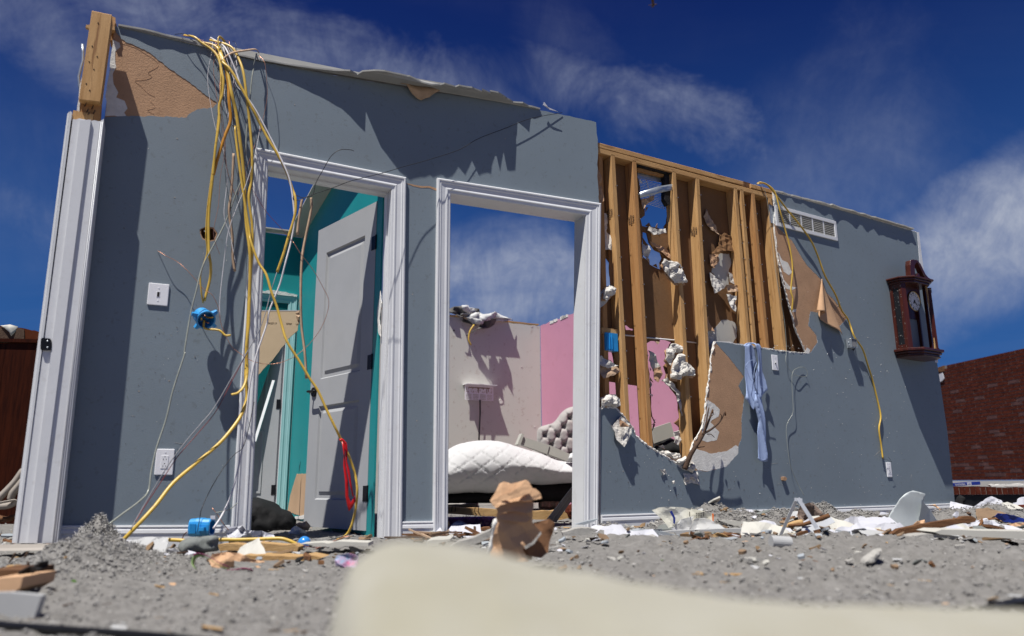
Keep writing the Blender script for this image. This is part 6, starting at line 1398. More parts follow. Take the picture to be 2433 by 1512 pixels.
# ------------------------------------------------------------------ brick wall at the right edge, bricks one by one
def brick_wall():
    kb = lambda x, y: ((3740+x/1.89)/1.6835, (1350+y/1.89)/1.6835)
    O = at_y(2243, 869, 16.0); WB = Plane(O, 90-0)
    WB.O = Vector((O.x, O.y, 0)); WB.d = Vector((.148, -.989, 0)).normalized(); WB.n = Vector((-.989, -.148, 0)).normalized()
    T = thing('brick_wall', WB.w(1, 0, 0), 'dark red brick wall standing at the right edge with an uneven broken end', 'wall')
    ztop = O.z; ch = .0675*1.0; L_, g = .262, .014
    u1 = 2.9; zb = .30
    obox('mortar_bed', WB, -.45, u1, zb, ztop-.01, -.10, -.008, mortar, T)
    rows = int((ztop-zb)/ch); ch = (ztop-zb)/rows; rs = random.Random(3); cnt = 0; base = {}
    rest_v, rest_f = [], []
    for r in range(rows):
        z0 = zb+r*ch+g/2; z1 = zb+(r+1)*ch-g/2
        u = -.45-(r % 2)*L_/2
        while u < u1:
            a, b = max(u+g/2, -.45+rs.uniform(0, .02)), min(u+L_-g/2, u1)
            u += L_
            if b-a < .05: continue
            if r == rows-1 and a < .05: continue
            m = brickd if rs.random() < .12 else brickm
            pr = rs.uniform(.0, .006); j = [rs.uniform(-.002, .002) for _ in range(8)]
            vs = [WB.w(a+j[0], z0+j[1]*.5, pr), WB.w(b+j[2], z0+j[3]*.5, pr+j[7]), WB.w(b+j[4], z1+j[5]*.5, pr), WB.w(a+j[6], z1+j[7]*.5, pr-j[0]),
                  WB.w(a, z0, -.02), WB.w(b, z0, -.02), WB.w(b, z1, -.02), WB.w(a, z1, -.02)]
            fs = [(0, 1, 2, 3), (4, 5, 6, 7), (0, 1, 5, 4), (1, 2, 6, 5), (2, 3, 7, 6), (3, 0, 4, 7)]
            vis = (a < 2.25)
            if cnt < 300 and vis and r >= rows-42: mesh('brick', vs, fs, m, T); cnt += 1
            else:
                k = len(rest_v); rest_v += vs; rest_f += [tuple(q+k for q in f) for f in fs]
    if rest_v: mesh('far_bricks', rest_v, rest_f, brickm, T, kind='stuff')
    slab('wood_scrap', WB, [[(-.45, ztop-.05), (.0, ztop-.0), (.0, ztop-.12), (-.2, ztop-.11), (-.45, ztop-.17)]], .02, -.05, wood_old, T)
    slab('white_flashing', WB, [jag([(-.45, ztop-.22), (-.05, ztop-.15), (-.02, ztop-.28), (-.12, ztop-.33), (-.45, ztop-.34)], .01, .05, 2)], .03, .012, paper, T)
    # row of bricks set on edge under the wall
    Q = Plane(at_y(2253, 1170, 9.0), 90)
    H = thing('hearth_ledge', Q.hit(2340, 1200), 'low ledge of upright bricks over a black panel, under the brick wall at right', 'hearth')
    za, zc = Q.uz(2253, 1157)[1], Q.uz(2253, 1176)[1]
    u0, u1 = Q.uz(2240, 1160)[0], Q.uz(2470, 1160)[0]; n = int((u1-u0)/.06)
    obox('mortar_bed', Q, u0, u1, zc+.003, za-.012, -.15, -.006, mortar, H)
    for i in range(n):
        a = u0+i*(u1-u0)/n; dz = rs.uniform(-.007, .005) if i < n*.55 else rs.uniform(-.02, -.007)
        o = obox('brick', Q, a+.005, a+(u1-u0)/n-.005, zc, za+dz, -.12, rs.uniform(0, .01), brickm, H)
    obox('black_panel', Q, u0-.3, u1+.2, .0, zc-.004, -.2, -.02, blackm, H); obox('panel_rim', Q, u0-.3, u1+.2, zc-.02, zc-.012, -.019, -.005, blackm, H)
    a = Q.uz(2256, 1162, .05); b = Q.uz(2372, 1150, .05)
    B = thing('blue_banner', Q.w(a[0], a[1], -.03), 'blue and white box printed WILDCATS lying upside down on the brick ledge', 'box')
    an = math.atan2(b[1]-a[1], b[0]-a[0]); L = .41
    Pq = [(a[0], za+0.0014), (a[0]+L*1.0, za+0.0204), (a[0]+L, za+0.0578), (a[0], za+0.0340)]
    slab('box_body', Q, [Pq], -.02, -.12, blueg, B)
    slab('white_band', Q, [[(a[0]+L*.62, za+0.0136), (a[0]+L*.74, za+0.0160), (a[0]+L*.74, za+0.0507), (a[0]+L*.62, za+0.0476)]], -.0185, -.0198, paper, B)
    text_part('lettering', 'WILDCATS', Q, a[0]+L*.42, za+0.0272, -.0192,   .0245, paper, B, flip=True, condense=1.0, rotate=.045, bold=.0006)
    text_part('crest', 'KY', Q, a[0]+L*.68, za+0.0306, -.0182, .023, blueg, B, flip=True, rotate=.045, bold=.001)
    slab('plaster_strip', Q, [jag([(a[0]+.51, za+0.0204), (u1, za+0.0340), (u1, za+0.0136), (a[0]+.54, za-.0)], .006, .04, 2)], -.02, -.06, gypsum, H)
brick_wall()
# ------------------------------------------------------------------ dark wood structure at the left edge
def leftwood():
    Q = Plane(at_y(40, 1000, 6.2), 80)
    T = thing('dark_wood_partition', Q.hit(40, 1220), 'dark red-brown stained wood partition with a torn top at the left edge', 'partition')
    a = Q.uz(-260, 818); b = Q.uz(190, 818); z = b[1]
    n = 5; W_ = (b[0]-a[0])/n
    for i in range(n): obox('wood_panel', Q, a[0]+i*W_+.001, a[0]+(i+1)*W_-.001, .0, z, -.03-.002*(i % 2), .0, wood_dark, T)
    obox('rail', Q, a[0], b[0], z+.001, z+.03, -.04, .02, wood_dark, T)
    q = [Q.uz(x, y) for x, y in ((-260, 770), (0, 775), (20, 777), (60, 781), (96, 790), (190, 806), (190, 817), (-260, 817))]
    slab('torn_board', Q, [jag(q, .005, .04, 2, skip=(6,))], .0, -.03, orangew, T)
    q = [Q.uz(x, y, .01) for x, y in ((-80, 780), (0, 778), (30, 778), (57, 783), (57, 812), (0, 814), (-80, 812))]
    slab('dark_flap', Q, [jag(q, .006, .04, 3)], .008, .001, barkm, T)
    q = [Q.uz(x, y, .01) for x, y in ((2, 774), (25, 772), (42, 776), (36, 790), (28, 800), (24, 790))]
    sheet('torn_paper', Q, jag(q, .004, .03, 4), lambda u, z_, d: .02+.05*nz((u*8, z_*8, 0), 1), offw, T, step=.02, solid=.003)
leftwood()
kl = lambda x, y: (x*.2750, 831.6+y*.275)
Q = Plane(at_y(20, 1200, 4.1), 85)
for pts, lb in (([(-60, 1330), (60, 1215), (130, 1140), (195, 1050), (200, 1065)], 'long pale vinyl strip leaning behind the left wall end'), ([(90, 1300), (110, 1240), (160, 1180), (200, 1130)], 'short pale vinyl strip curving behind the left wall end'),
                ([(-40, 1350), (60, 1345), (125, 1320), (130, 1300), (60, 1310), (-40, 1330)], 'folded pale vinyl strip looped behind the left wall end')):
    tube('vinyl_strip', [Q.hit(*kl(x, y), .01*i) for i, (x, y) in enumerate(pts)], .011, vinyl, sides=4, flat=3.0, k=4, label=lb, cat='vinyl strip')
slab('white_panel_scrap', Q, [PX(Q, [(-30, 1240), (-4, 1250), (14, 1310), (-6, 1330), (-30, 1325)])], .05, .04, paper, label='white board corner at the far left edge', cat='board')
lump('rust_brown_scrap', Q, jag(PX(Q, [kl(*c) for c in ((-20, 1420), (60, 1440), (160, 1405), (155, 1440), (100, 1480), (-20, 1500))]), .004, .02, 3), .03, .02, wood_old, step=.02, label='rust-brown wood scrap beside the left wall end', cat='wood scrap')
# grooved siding strip on the ground in front of the wall end
def siding():
    kk = lambda x, y: (x*.3418, 1158+y*.3418)
    a = at_h(*kk(-260, 395), .05); b = at_h(*kk(445, 385), .05); t = (b-a).normalized()
    prof = [(0, 0), (0, .012), (.022, .018), (.026, .010), (.030, .018), (.055, .020), (.059, .012), (.063, .020), (.09, .020), (.094, .010), (.10, 0)]
    vs = []
    for p in (a, b):
        for y, z in prof: vs.append(p+Vector((0, -y*1.5, z-.02)))
    n = len(prof)
    mesh('siding_strip', vs, [(k, (k+1) % n, n+(k+1) % n, n+k) for k in range(n)]+[tuple(range(n)), tuple(range(n, 2*n))], vinyl, label='grooved tan siding strip lying in front of the left wall end', cat='siding')
siding()
# ------------------------------------------------------------------ debris on the near ground
k5 = lambda x, y: (x*.3418, 1158+y*.3418)
def cloth_lump(name, base, pts, bulge, R, m, label, cat, conv=k5, h=0.0, step=.012, rough=.02, rscale=18, back=.8, yaw=90, smooth=True, jagg=0, off=0):
    P_ = tr(base[0], base[1], h, yaw); q = PX(P_, [conv(*c) for c in pts])
    q = jag(q, jagg, .02, len(pts)) if jagg else smooth2(q)
    return lump(name, P_, q, bulge, R, m, step=step, rough=rough, rscale=rscale, back=back, smooth=smooth, off=off, label=label, cat=cat)
cloth_lump('grey_cloth_roll', (472, 1322), ((1250, 410), (1265, 370), (1330, 348), (1420, 340), (1500, 336), (1522, 360), (1515, 410), (1520, 440), (1440, 452), (1340, 465), (1270, 455)), .04, .04, greyc, 'grey rolled cloth lying in front of the blue box on the ground', 'cloth', rough=.04)
def crumple(name, base, pts, m, label, cat, conv=k5, amp=.03, base_off=.03, h=0.0, step=.010, freq=11, seed=0, yaw=90, solid=.0012, lean=0.0, jagg=.004):
    P_ = tr(base[0], base[1], h, yaw); q = jag(PX(P_, [conv(*c) for c in pts]), jagg, .02, seed); z0 = min(p[1] for p in q)
    def f(u, z, d):
        a = nz((u*freq, z*freq, 0), 1, seed)
        return base_off+amp*(a*.35+crease(u*freq/9, z*freq/9, seed)*1.1)-lean*(z-z0)
    return sheet(name, P_, q, f, m, step=step, solid=solid, smooth=False, label=label, cat=cat)
crumple('crumpled_tissue', (600, 1296), ((1575, 285), (1600, 268), (1650, 275), (1705, 262), (1740, 290), (1830, 300), (1890, 330), (1945, 352), (1900, 370), (1800, 388), (1700, 392), (1640, 385), (1600, 345)), paper, 'crumpled white tissue lying between the blue box and the left doorway', 'paper', amp=.10, freq=10, seed=3)
# plank in front of the left doorway
def plank(name, base, pts, m, label, th=.09, conv=k5, jagg=.004, yaw=90, off=0.0, cat='plank', h=0.0, parent=None):
    P_ = tr(base[0], base[1], h, yaw)
    return slab(name, P_, [jag(PX(P_, [conv(*c) for c in pts]), jagg, .03, len(pts))], off, off-th, m, parent, label=label, cat=cat)
plank('splintered_plank', (610, 1316), ((1510, 400), (1600, 392), (2040, 396), (2075, 415), (2060, 470), (1700, 462), (1640, 440), (1530, 445)), wood_x, 'splintered pine plank lying in front of the left doorway', jagg=.006)
plank('splintered_plank', (680, 1335), ((1700, 470), (1900, 480), (2140, 470), (2240, 490), (2160, 520), (1900, 525), (1720, 500)), wood_x, 'flat pine offcut lying just in front of the splintered plank', jagg=.006, th=.12)
crumple('brown_card_fold', (545, 1350), ((1500, 460), (1620, 448), (1680, 450), (1800, 500), (1860, 515), (1740, 512), (1650, 505), (1640, 560), (1560, 560), (1500, 545), (1470, 500)), cardb, 'folded brown cardboard scrap behind the striped ribbon', 'cardboard', amp=.03, seed=5)
P_ = tr(500, 1358)
for pts, m, lb in ((((1600, 575), (1540, 560), (1480, 520), (1420, 485), (1370, 478), (1345, 500), (1340, 540), (1360, 570)), mat('green_ribbon', (.20, .30, .11), .6), 'green edge of the curled striped ribbon'),
               (((1590, 555), (1540, 535), (1480, 500), (1430, 475), (1380, 465), (1350, 480)), mat('pink_ribbon', (.42, .07, .18), .5), 'pink striped ribbon curled on the grey ground'),
               (((1560, 585), (1640, 578), (1700, 568), (1755, 578)), mat('pink_ribbon', (.42, .07, .18), .5), 'loose end of pink ribbon lying flat on the ground')):
    cen = smooth_path([P_.hit(*k5(x, y), .03+.01*i) for i, (x, y) in enumerate(pts)], 5); vs = []
    for v_ in cen: vs += [v_+Vector((0, -.011, .005)), v_+Vector((.002, .011, -.004))]
    mesh('striped_ribbon', vs, [(2*i, 2*i+1, 2*i+3, 2*i+2) for i in range(len(cen)-1)], m, smooth=True, solid=.001, label=lb, cat='ribbon')
vs, fs = [], []
def ball(name, c, r, m, label, cat, seg=24, parent=None, sq=1.0):
    bm = bmesh.new(); bmesh.ops.create_uvsphere(bm, u_segments=seg, v_segments=seg//2, radius=r)
    vs = [Vector((v.co.x, v.co.y, v.co.z*sq))+Vector(c) for v in bm.verts]; bm.verts.index_update(); fs = [tuple(v.index for v in f.verts) for f in bm.faces]; bm.free()
    return mesh(name, vs, fs, m, parent, smooth=True, label=label, cat=cat)
p = at_y(723, 1290, 3.7); ball('blue_ball', p, .030, mat('blue_ball', (.03, .22, .62), .25, .03, 5, spec=.5), 'small light blue ball on the ground at the foot of the open door', 'ball')
crumple('patterned_cloth', (835, 1350), ((2345, 500), (2360, 465), (2433, 455), (2500, 470), (2500, 545), (2430, 556), (2350, 540)), mat('patterned_cloth', (.62, .16, .30), .8, .3, 24, c2=(.18, .42, .55)), 'pink and blue patterned cloth scrap beside the cream fleece', 'cloth', amp=.04, seed=8)
# second blue box on the ground
def bluebox2():
    P_ = tr(472, 1306, 0, 90); kq = k5
    a, b = P_.uz(*kq(1300, 352)), P_.uz(*kq(1458, 215)); u0, u1, z0, z1 = a[0], b[0], a[1], b[1]
    T = thing('blue_electrical_box', P_.w((u0+u1)/2, z0, -.03), 'square-ish blue plastic electrical box lying on the ground under the cables', 'electrical box')
    r = (z1-z0)/2; cz = (z0+z1)/2; rings = [(0, .80), (.01, .92), (.3, .97), (.32, 1.0), (.6, 1.0), (.62, .94), (.95, .9), (1, .84), (1, .7), (.2, .7)]
    vs, fs, n = [], [], 20
    for f, rr in rings:
        for k in range(n):
            an = 6.283*k/n; c_, s_ = math.cos(an), math.sin(an); q = (abs(c_)**4+abs(s_)**4)**-.25
            vs.append(P_.w(u0+(u1-u0)*f, cz+s_*r*rr*min(q, 1.12), -.04+c_*r*rr*min(q, 1.12)))
    fs = [(j*n+k, j*n+(k+1) % n, (j+1)*n+(k+1) % n, (j+1)*n+k) for j in range(len(rings)-1) for k in range(n)]+[tuple(range(n)), tuple((len(rings)-1)*n+k for k in range(n))]
    mesh('shell', vs, fs, blueb, T)
    for k in range(5): obox('rib', P_, u0+.01+k*.006, u0+.012+k*.006+.002, z0+.02, z1-.025, r-.045, r-.036, blueb, T)
    obox('mounting_ear', P_, u0+(u1-u0)*.55, u0+(u1-u0)*.85, cz-.012, cz+.004, r-.045, r-.02, blueb, T)
    obox('wire_label', P_, u1-.005, u1+.018, z1-.006, z1+.010, -.03, -.02, paper, T)
bluebox2()
CG = 'bits of copper wire sticking out of the ground'
for i, (pts, m, lb) in enumerate(([[(720, 135), (735, 170), (750, 215), (790, 235), (820, 270), (835, 320), (842, 350)], copper, 'bare copper wire standing up right of the fluffy pile'], [[(1475, 145), (1510, 190), (1550, 250), (1590, 300)], copper, 'bare copper wire end above the blue box on the ground'],
                              [[(1500, 178), (1560, 165), (1610, 145), (1650, 110)], clearc, 'thin pale wire beside the left door casing near the ground'], [[(1300, 310), (1280, 330), (1262, 370)], redc, 'dark red wire end left of the blue box on the ground'],
                              [[(2433, 340), (2380, 350), (2320, 375), (2250, 400), (2180, 440)], copper, 'frayed copper wire strand lying in front of the open door'], [[(2433, 325), (2350, 352), (2260, 375), (2150, 410)], blackc, 'black wire lying in front of the open door'],
                              [[(2433, 350), (2330, 400), (2220, 420), (2090, 405)], redc, 'maroon wire lying in front of the open door'])):
    P_ = tr(*k5(pts[-1][0], 425 if i < 4 else 440)); tube('loose_wire', [P_.hit(*k5(x, y), .02) for x, y in pts], .0022, m, sides=5, k=4, label=lb, cat='wire')
P_ = tr(420, 1306); tube('yellow_cable', [P_.hit(*k5(x, y), .03) for x, y in ((1000, 408), (1040, 380), (1120, 366), (1220, 368), (1320, 374), (1440, 370), (1560, 365), (1660, 366), (1800, 362), (1940, 358), (2000, 370), (2050, 392), (2090, 420))], .0075, yel, flat=1.4, label='yellow cable lying along the ground from the left wall to the open door', cat='cable')
crumple('white_paper_scrap', (325, 1300), ((900, 405), (940, 385), (965, 355), (1000, 350), (995, 385), (985, 408), (940, 412)), paper, 'white paper scrap standing near the base of the left wall', 'paper', amp=.03, seed=9)
crumple('black_and_white_scrap', (375, 1302), ((1058, 398), (1085, 385), (1110, 390), (1150, 378), (1165, 395), (1130, 418), (1090, 420)), mat('bw_scrap', (.05, .05, .06), .7, .2, 40, c2=(.6, .6, .6)), 'black and white wrapper scrap near the base of the left wall', 'wrapper', amp=.03, seed=10)
crumple('dark_leaf_scrap', (390, 1298), ((1110, 355), (1120, 320), (1145, 318), (1160, 345), (1200, 330), (1150, 358)), mat('dark_green_leaf', (.03, .05, .015), .7), 'dark dry leaf standing against the left baseboard', 'leaf', amp=.02, seed=10)
crumple('lilac_paper_scrap', (415, 1318), ((1165, 440), (1190, 425), (1230, 418), (1262, 440), (1250, 458), (1200, 452)), paper, 'pale lilac paper scrap in front of the rolled grey cloth', 'paper', amp=.02, seed=12)
# crumpled brown paper bag standing in the middle
def paperbag():
    T = thing('brown_paper_bag', at_h(1225, 1330, 0), 'crumpled brown paper bag standing upright in front of the right doorway', 'paper bag')
    P_ = tr(1225, 1362, 0)
    def part(pts, off, tilt, slope, sd, m=cardb, nm='bag_fold', amp=.012, cf=.7):
        q = jag(PX(P_, [k10(*c) for c in pts], off), .0012, .02, sd); zc = sum(p[1] for p in q)/len(q); uc = sum(p[0] for p in q)/len(q)
        sheet(nm, P_, q, lambda u, z, d: off+tilt*(zc-z)+slope*(u-uc)-.9*abs(u-uc)**1.6+amp*crease(u*cf, z*cf, sd, 4), m, T, step=.009, solid=.0012, smooth=False)
    part(((1200, 250), (1330, 235), (1442, 240), (1442, 335), (1500, 395), (1440, 470), (1392, 500), (1375, 520), (1420, 600), (1300, 610), (1145, 590), (1165, 420), (1190, 300)), .0, -.10, .05, 1, amp=.022)
    part(((1168, 208), (1180, 198), (1310, 184), (1453, 188), (1452, 225), (1438, 262), (1400, 268), (1330, 255), (1250, 258), (1212, 268), (1195, 245)), .028, .30, .0, 5, amp=.014, nm='bag_band')
    part(((1205, 270), (1330, 258), (1440, 268), (1440, 300), (1400, 330), (1300, 322), (1215, 310)), .012, .35, .05, 9, amp=.016, nm='bag_band')
    part(((1148, 180), (1160, 160), (1185, 120), (1212, 62), (1240, 48), (1270, 52), (1292, 62), (1350, 48), (1398, 34), (1420, 50), (1442, 92), (1470, 100), (1500, 130), (1508, 165), (1450, 176), (1310, 186), (1220, 210), (1168, 216)), .045, .30, -.05, 2, amp=.026, cf=.9)
    part(((1150, 182), (1210, 150), (1300, 120), (1400, 38), (1440, 90), (1420, 130), (1330, 160), (1240, 180), (1170, 214)), .066, .2, .1, 12, amp=.018, cf=.8)
    part(((1448, 335), (1500, 322), (1560, 308), (1600, 335), (1590, 400), (1560, 480), (1552, 540), (1500, 578), (1420, 560), (1385, 515), (1430, 480), (1490, 400)), -.05, .1, -.5, 3, mat('shaded_kraft', (.20, .10, .05), .9, .1, 6), amp=.02)  # same bag paper, shade of the turned-away flap put into a darker colour
    part(((1215, 70), (1300, 62), (1400, 50), (1440, 180), (1440, 590), (1180, 590), (1200, 250), (1180, 190)), -.05, 0, 0, 6, MATS['shaded_kraft'], nm='bag_back', amp=.01)
    part(((1385, 500), (1440, 468), (1500, 392), (1505, 410), (1455, 480), (1395, 520)), .03, .0, .2, 8, gypg, nm='torn_edge', amp=.01)
    q = jag(PX(P_, [k10(*c) for c in ((1190, 300), (1200, 330), (1175, 400), (1160, 520), (1128, 560), (1140, 470), (1160, 380), (1172, 310))], .03), .003, .012, 4)
    sheet('torn_white_edge', P_, q, lambda u, z, d: .03+.02*nz((u*20, z*20, 0), 1), gypsum, T, step=.01, solid=.002)
paperbag()
plank('broken_drywall_piece', (1100, 1340), ((860, 500), (930, 462), (1040, 435), (1150, 385), (1160, 430), (1080, 470), (980, 500)), gypg, 'broken white-edged drywall piece left of the brown paper bag', conv=k10, th=.12, cat='drywall piece')
plank('cream_board', (1010, 1330), ((705, 460), (760, 450), (870, 446), (872, 458), (800, 470), (780, 490), (712, 490)), offw, 'cream board end lying in front of the strip of wall between the doors', conv=k10, th=.2, cat='board')
plank('cream_board', (800, 1318), ((2080, 395), (2433, 380), (2560, 385), (2560, 410), (2200, 412)), offw, 'long cream board lying flat in front of the open door', conv=k5, th=.12, cat='board')
# right-hand foreground
k8 = lambda x, y: (1544.4+x*.3653, 1128.6+y*.3653)
def bag():
    T = thing('clear_plastic_bag', at_h(1620, 1272, 0), 'clear plastic bag with printed label crumpled in front of the right wall', 'plastic bag')
    P_ = tr(1620, 1275)
    for pts, m, off, amp, sd, nm in ((((10, 230), (60, 212), (130, 208), (200, 210), (300, 226), (412, 252), (414, 300), (300, 290), (270, 330), (180, 330), (120, 345), (80, 290), (45, 260)), mat('bag_print', (.60, .57, .45), .35, .12, 7, c2=(.72, .72, .66), alpha=.92), .05, .05, 1, 'bag_face'),
                                     (((250, 330), (300, 282), (360, 280), (410, 300), (445, 348), (330, 358), (260, 352)), clearp, .07, .05, 2, 'bag_bulge'), (((150, 340), (200, 290), (285, 268), (270, 320), (250, 380), (200, 372), (160, 350)), clearp, .10, .05, 3, 'bag_flap'),
                                     (((140, 345), (250, 350), (250, 380), (200, 402), (150, 392)), paper, .06, .03, 4, 'bag_corner')):
        q = jag(PX(P_, [k8(*c) for c in pts], off), .002, .02, sd)
        sheet(nm, P_, q, lambda u, z, d, off=off, amp=amp, sd=sd: off+amp*.55*crease(u*.6, z*.6, sd, 4)+amp*.2*nz((u*12, z*12, 0), 1, sd), m, T, step=.009, solid=.0006, smooth=False)
    for pts, m in ((((128, 240), (142, 232), (165, 280), (162, 320), (152, 315), (150, 280)), blueg), (((404, 252), (414, 252), (414, 302), (406, 300)), mat('orange_print', (.75, .16, .02), .5))):
        slab('print', P_, [PX(P_, [k8(*c) for c in pts], .115)], .116, .113, m, T)
    for i in range(12):
        x, y = 270+(i % 4)*11, 245+(i//4)*12; slab('print_dot', P_, [ring(*k8(x, y), .003, 8, P_, 0)], .117, .114, slot, T)
    for x in (255, 345): slab('print_line', P_, [PX(P_, [k8(*c) for c in ((x, 240), (x+4, 240), (x+5, 270), (x+1, 270))], .115)], .117, .114, slot, T)
bag()
plank('white_trim_board', (1660, 1284), ((-20, 372), (200, 362), (430, 352), (690, 348), (690, 370), (430, 376), (200, 388), (-20, 392)), whiteg, 'long white trim board lying behind the clear plastic bag', conv=k8, th=.05, cat='board', jagg=.001)
plank('grey_board_strip', (1480, 1290), ((-120, 370), (-60, 355), (60, 365), (200, 392), (190, 402), (0, 400), (-110, 396)), paleb, 'pale grey board strip lying left of the clear plastic bag', conv=k8, th=.10, cat='board')
plank('black_edged_drywall', (1745, 1262), ((425, 312), (445, 296), (500, 318), (560, 334), (500, 333), (440, 325)), char_, 'black tar paper fold right of the clear plastic bag', conv=k8, th=.02, cat='tar paper')
plank('drywall_offcut', (1750, 1264), ((450, 296), (560, 300), (660, 310), (625, 330), (560, 333), (500, 316)), offw, 'off-white drywall offcut next to the black tar paper', conv=k8, th=.03, cat='drywall piece')
def lightfit():
    P_ = tr(1815, 1275); c = P_.hit(1816, 1255, .03)
    T = thing('chrome_light_fitting', c-Vector((0, 0, .04)), 'shiny chrome and glass light fitting lying on the ground', 'light fitting')
    ball('glass_shade', c, .040, chrome, None, None, parent=T, sq=.75); ball('socket', c+Vector((0, -.03, .01)), .014, mat('brown_socket', (.12, .07, .04), .3, metal=.6), None, None, 12, T)
    ball('knob', c+Vector((0, -.012, .036)), .009, chrome, None, None, 12, T)
    tube('collar', [c+Vector((.026*math.cos(a/2), -.030, .026*math.sin(a/2))) for a in range(14)], .004, chrome, T, k=2)
lightfit()
for i, (pts, w_, lb) in enumerate(((((640, 410), (760, 388), (860, 358), (930, 338)), .010, 'long pale wood splinter beside the A-shaped bracket'), (((780, 375), (860, 345), (940, 318), (990, 312)), .018, 'thick torn wood splinter under the A-shaped bracket'), (((900, 330), (1000, 322), (1080, 295), (1165, 268)), .014, 'reddish wood splinter crossing behind the A-shaped bracket'))):
    P_ = tr(1880, 1278); tube('wood_splinter', [P_.hit(*k8(x, y), .02+.03*i) for x, y in pts], w_, wood_x if i < 2 else wood_old, sides=5, k=3, taper=(.5, 1.1), label=lb, cat='splinter')
def aframe():
    T = thing('bent_bracket', at_h(1910, 1290, 0), 'bent galvanised metal bracket standing like a letter A in the right foreground', 'bracket')
    P_ = tr(1910, 1290)
    def bar(a, b, w_, m=galv, off=0.0, off2=0.0): board('metal_bar', P_.hit(*k8(*a), off), P_.hit(*k8(*b), off2), w_, .0025, m, T, normal=(.2, -1, .1))
    mg = mat('bright_steel', (.58, .60, .62), .35, .08, 9, metal=.35)
    bar((962, 152), (1085, 345), .020, mg, .05, .07); bar((955, 155), (848, 395), .016, mg, .05, .0); bar((1085, 345), (1150, 420), .014, mg, .07, .09)
    board('angled_bar', P_.hit(*k8(905, 425), .06), P_.hit(*k8(1190, 292), -.04), .030, .003, mg, T, normal=(.1, -.8, .6))
    bar((940, 160), (990, 165), .016, mg, .051, .051)
aframe()
crumple('brown_wool_cloth', (1930, 1265), ((935, 330), (960, 260), (985, 200), (1010, 178), (1045, 190), (1075, 235), (1112, 272), (1080, 300), (1000, 330)), mat('taupe_wool', (.16, .12, .10), .95, .2, 12, 1, 60), 'brown wool cloth draped behind the A-shaped bracket', 'cloth', conv=k8, amp=.10, freq=9, seed=4, solid=.006)
crumple('orange_plastic_bits', (1850, 1238), ((800, 222), (820, 214), (828, 230), (845, 210), (868, 208), (858, 232), (835, 240), (830, 262), (812, 258), (804, 240)), orange, 'bright orange plastic pieces on the grey pile by the wall', 'plastic', conv=k8, amp=.03, seed=2)
T = thing('red_can', at_h(1884, 1238, .0), 'small red and white can half hidden in the grey debris', 'can')
P_ = tr(1884, 1245); c0 = P_.hit(1881, 1236, 0); c1_ = P_.hit(1889, 1222, 0); ax = (c1_-c0).normalized()
for a_, b_, m, nm in ((0, .6, mat('can_red', (.5, .01, .02), .3), 'can_body'), (.602, 1, whiteg, 'can_top')):
    vs, fs = tube_data([c0+(c1_-c0)*a_*1.3, c0+(c1_-c0)*b_*1.3], .026, 16); mesh(nm, vs, fs, m, T)
c0 = at_h(1855, 1300, .02); vs, fs = [], []
vs, fs = tube_data([c0+Vector((-.040, 0, .022)), c0+Vector((.045, .01, .016))], .026, 20); mesh('plastic_pipe_piece', vs, fs, whiteg, label='short white plastic pipe piece in the right foreground', cat='pipe')
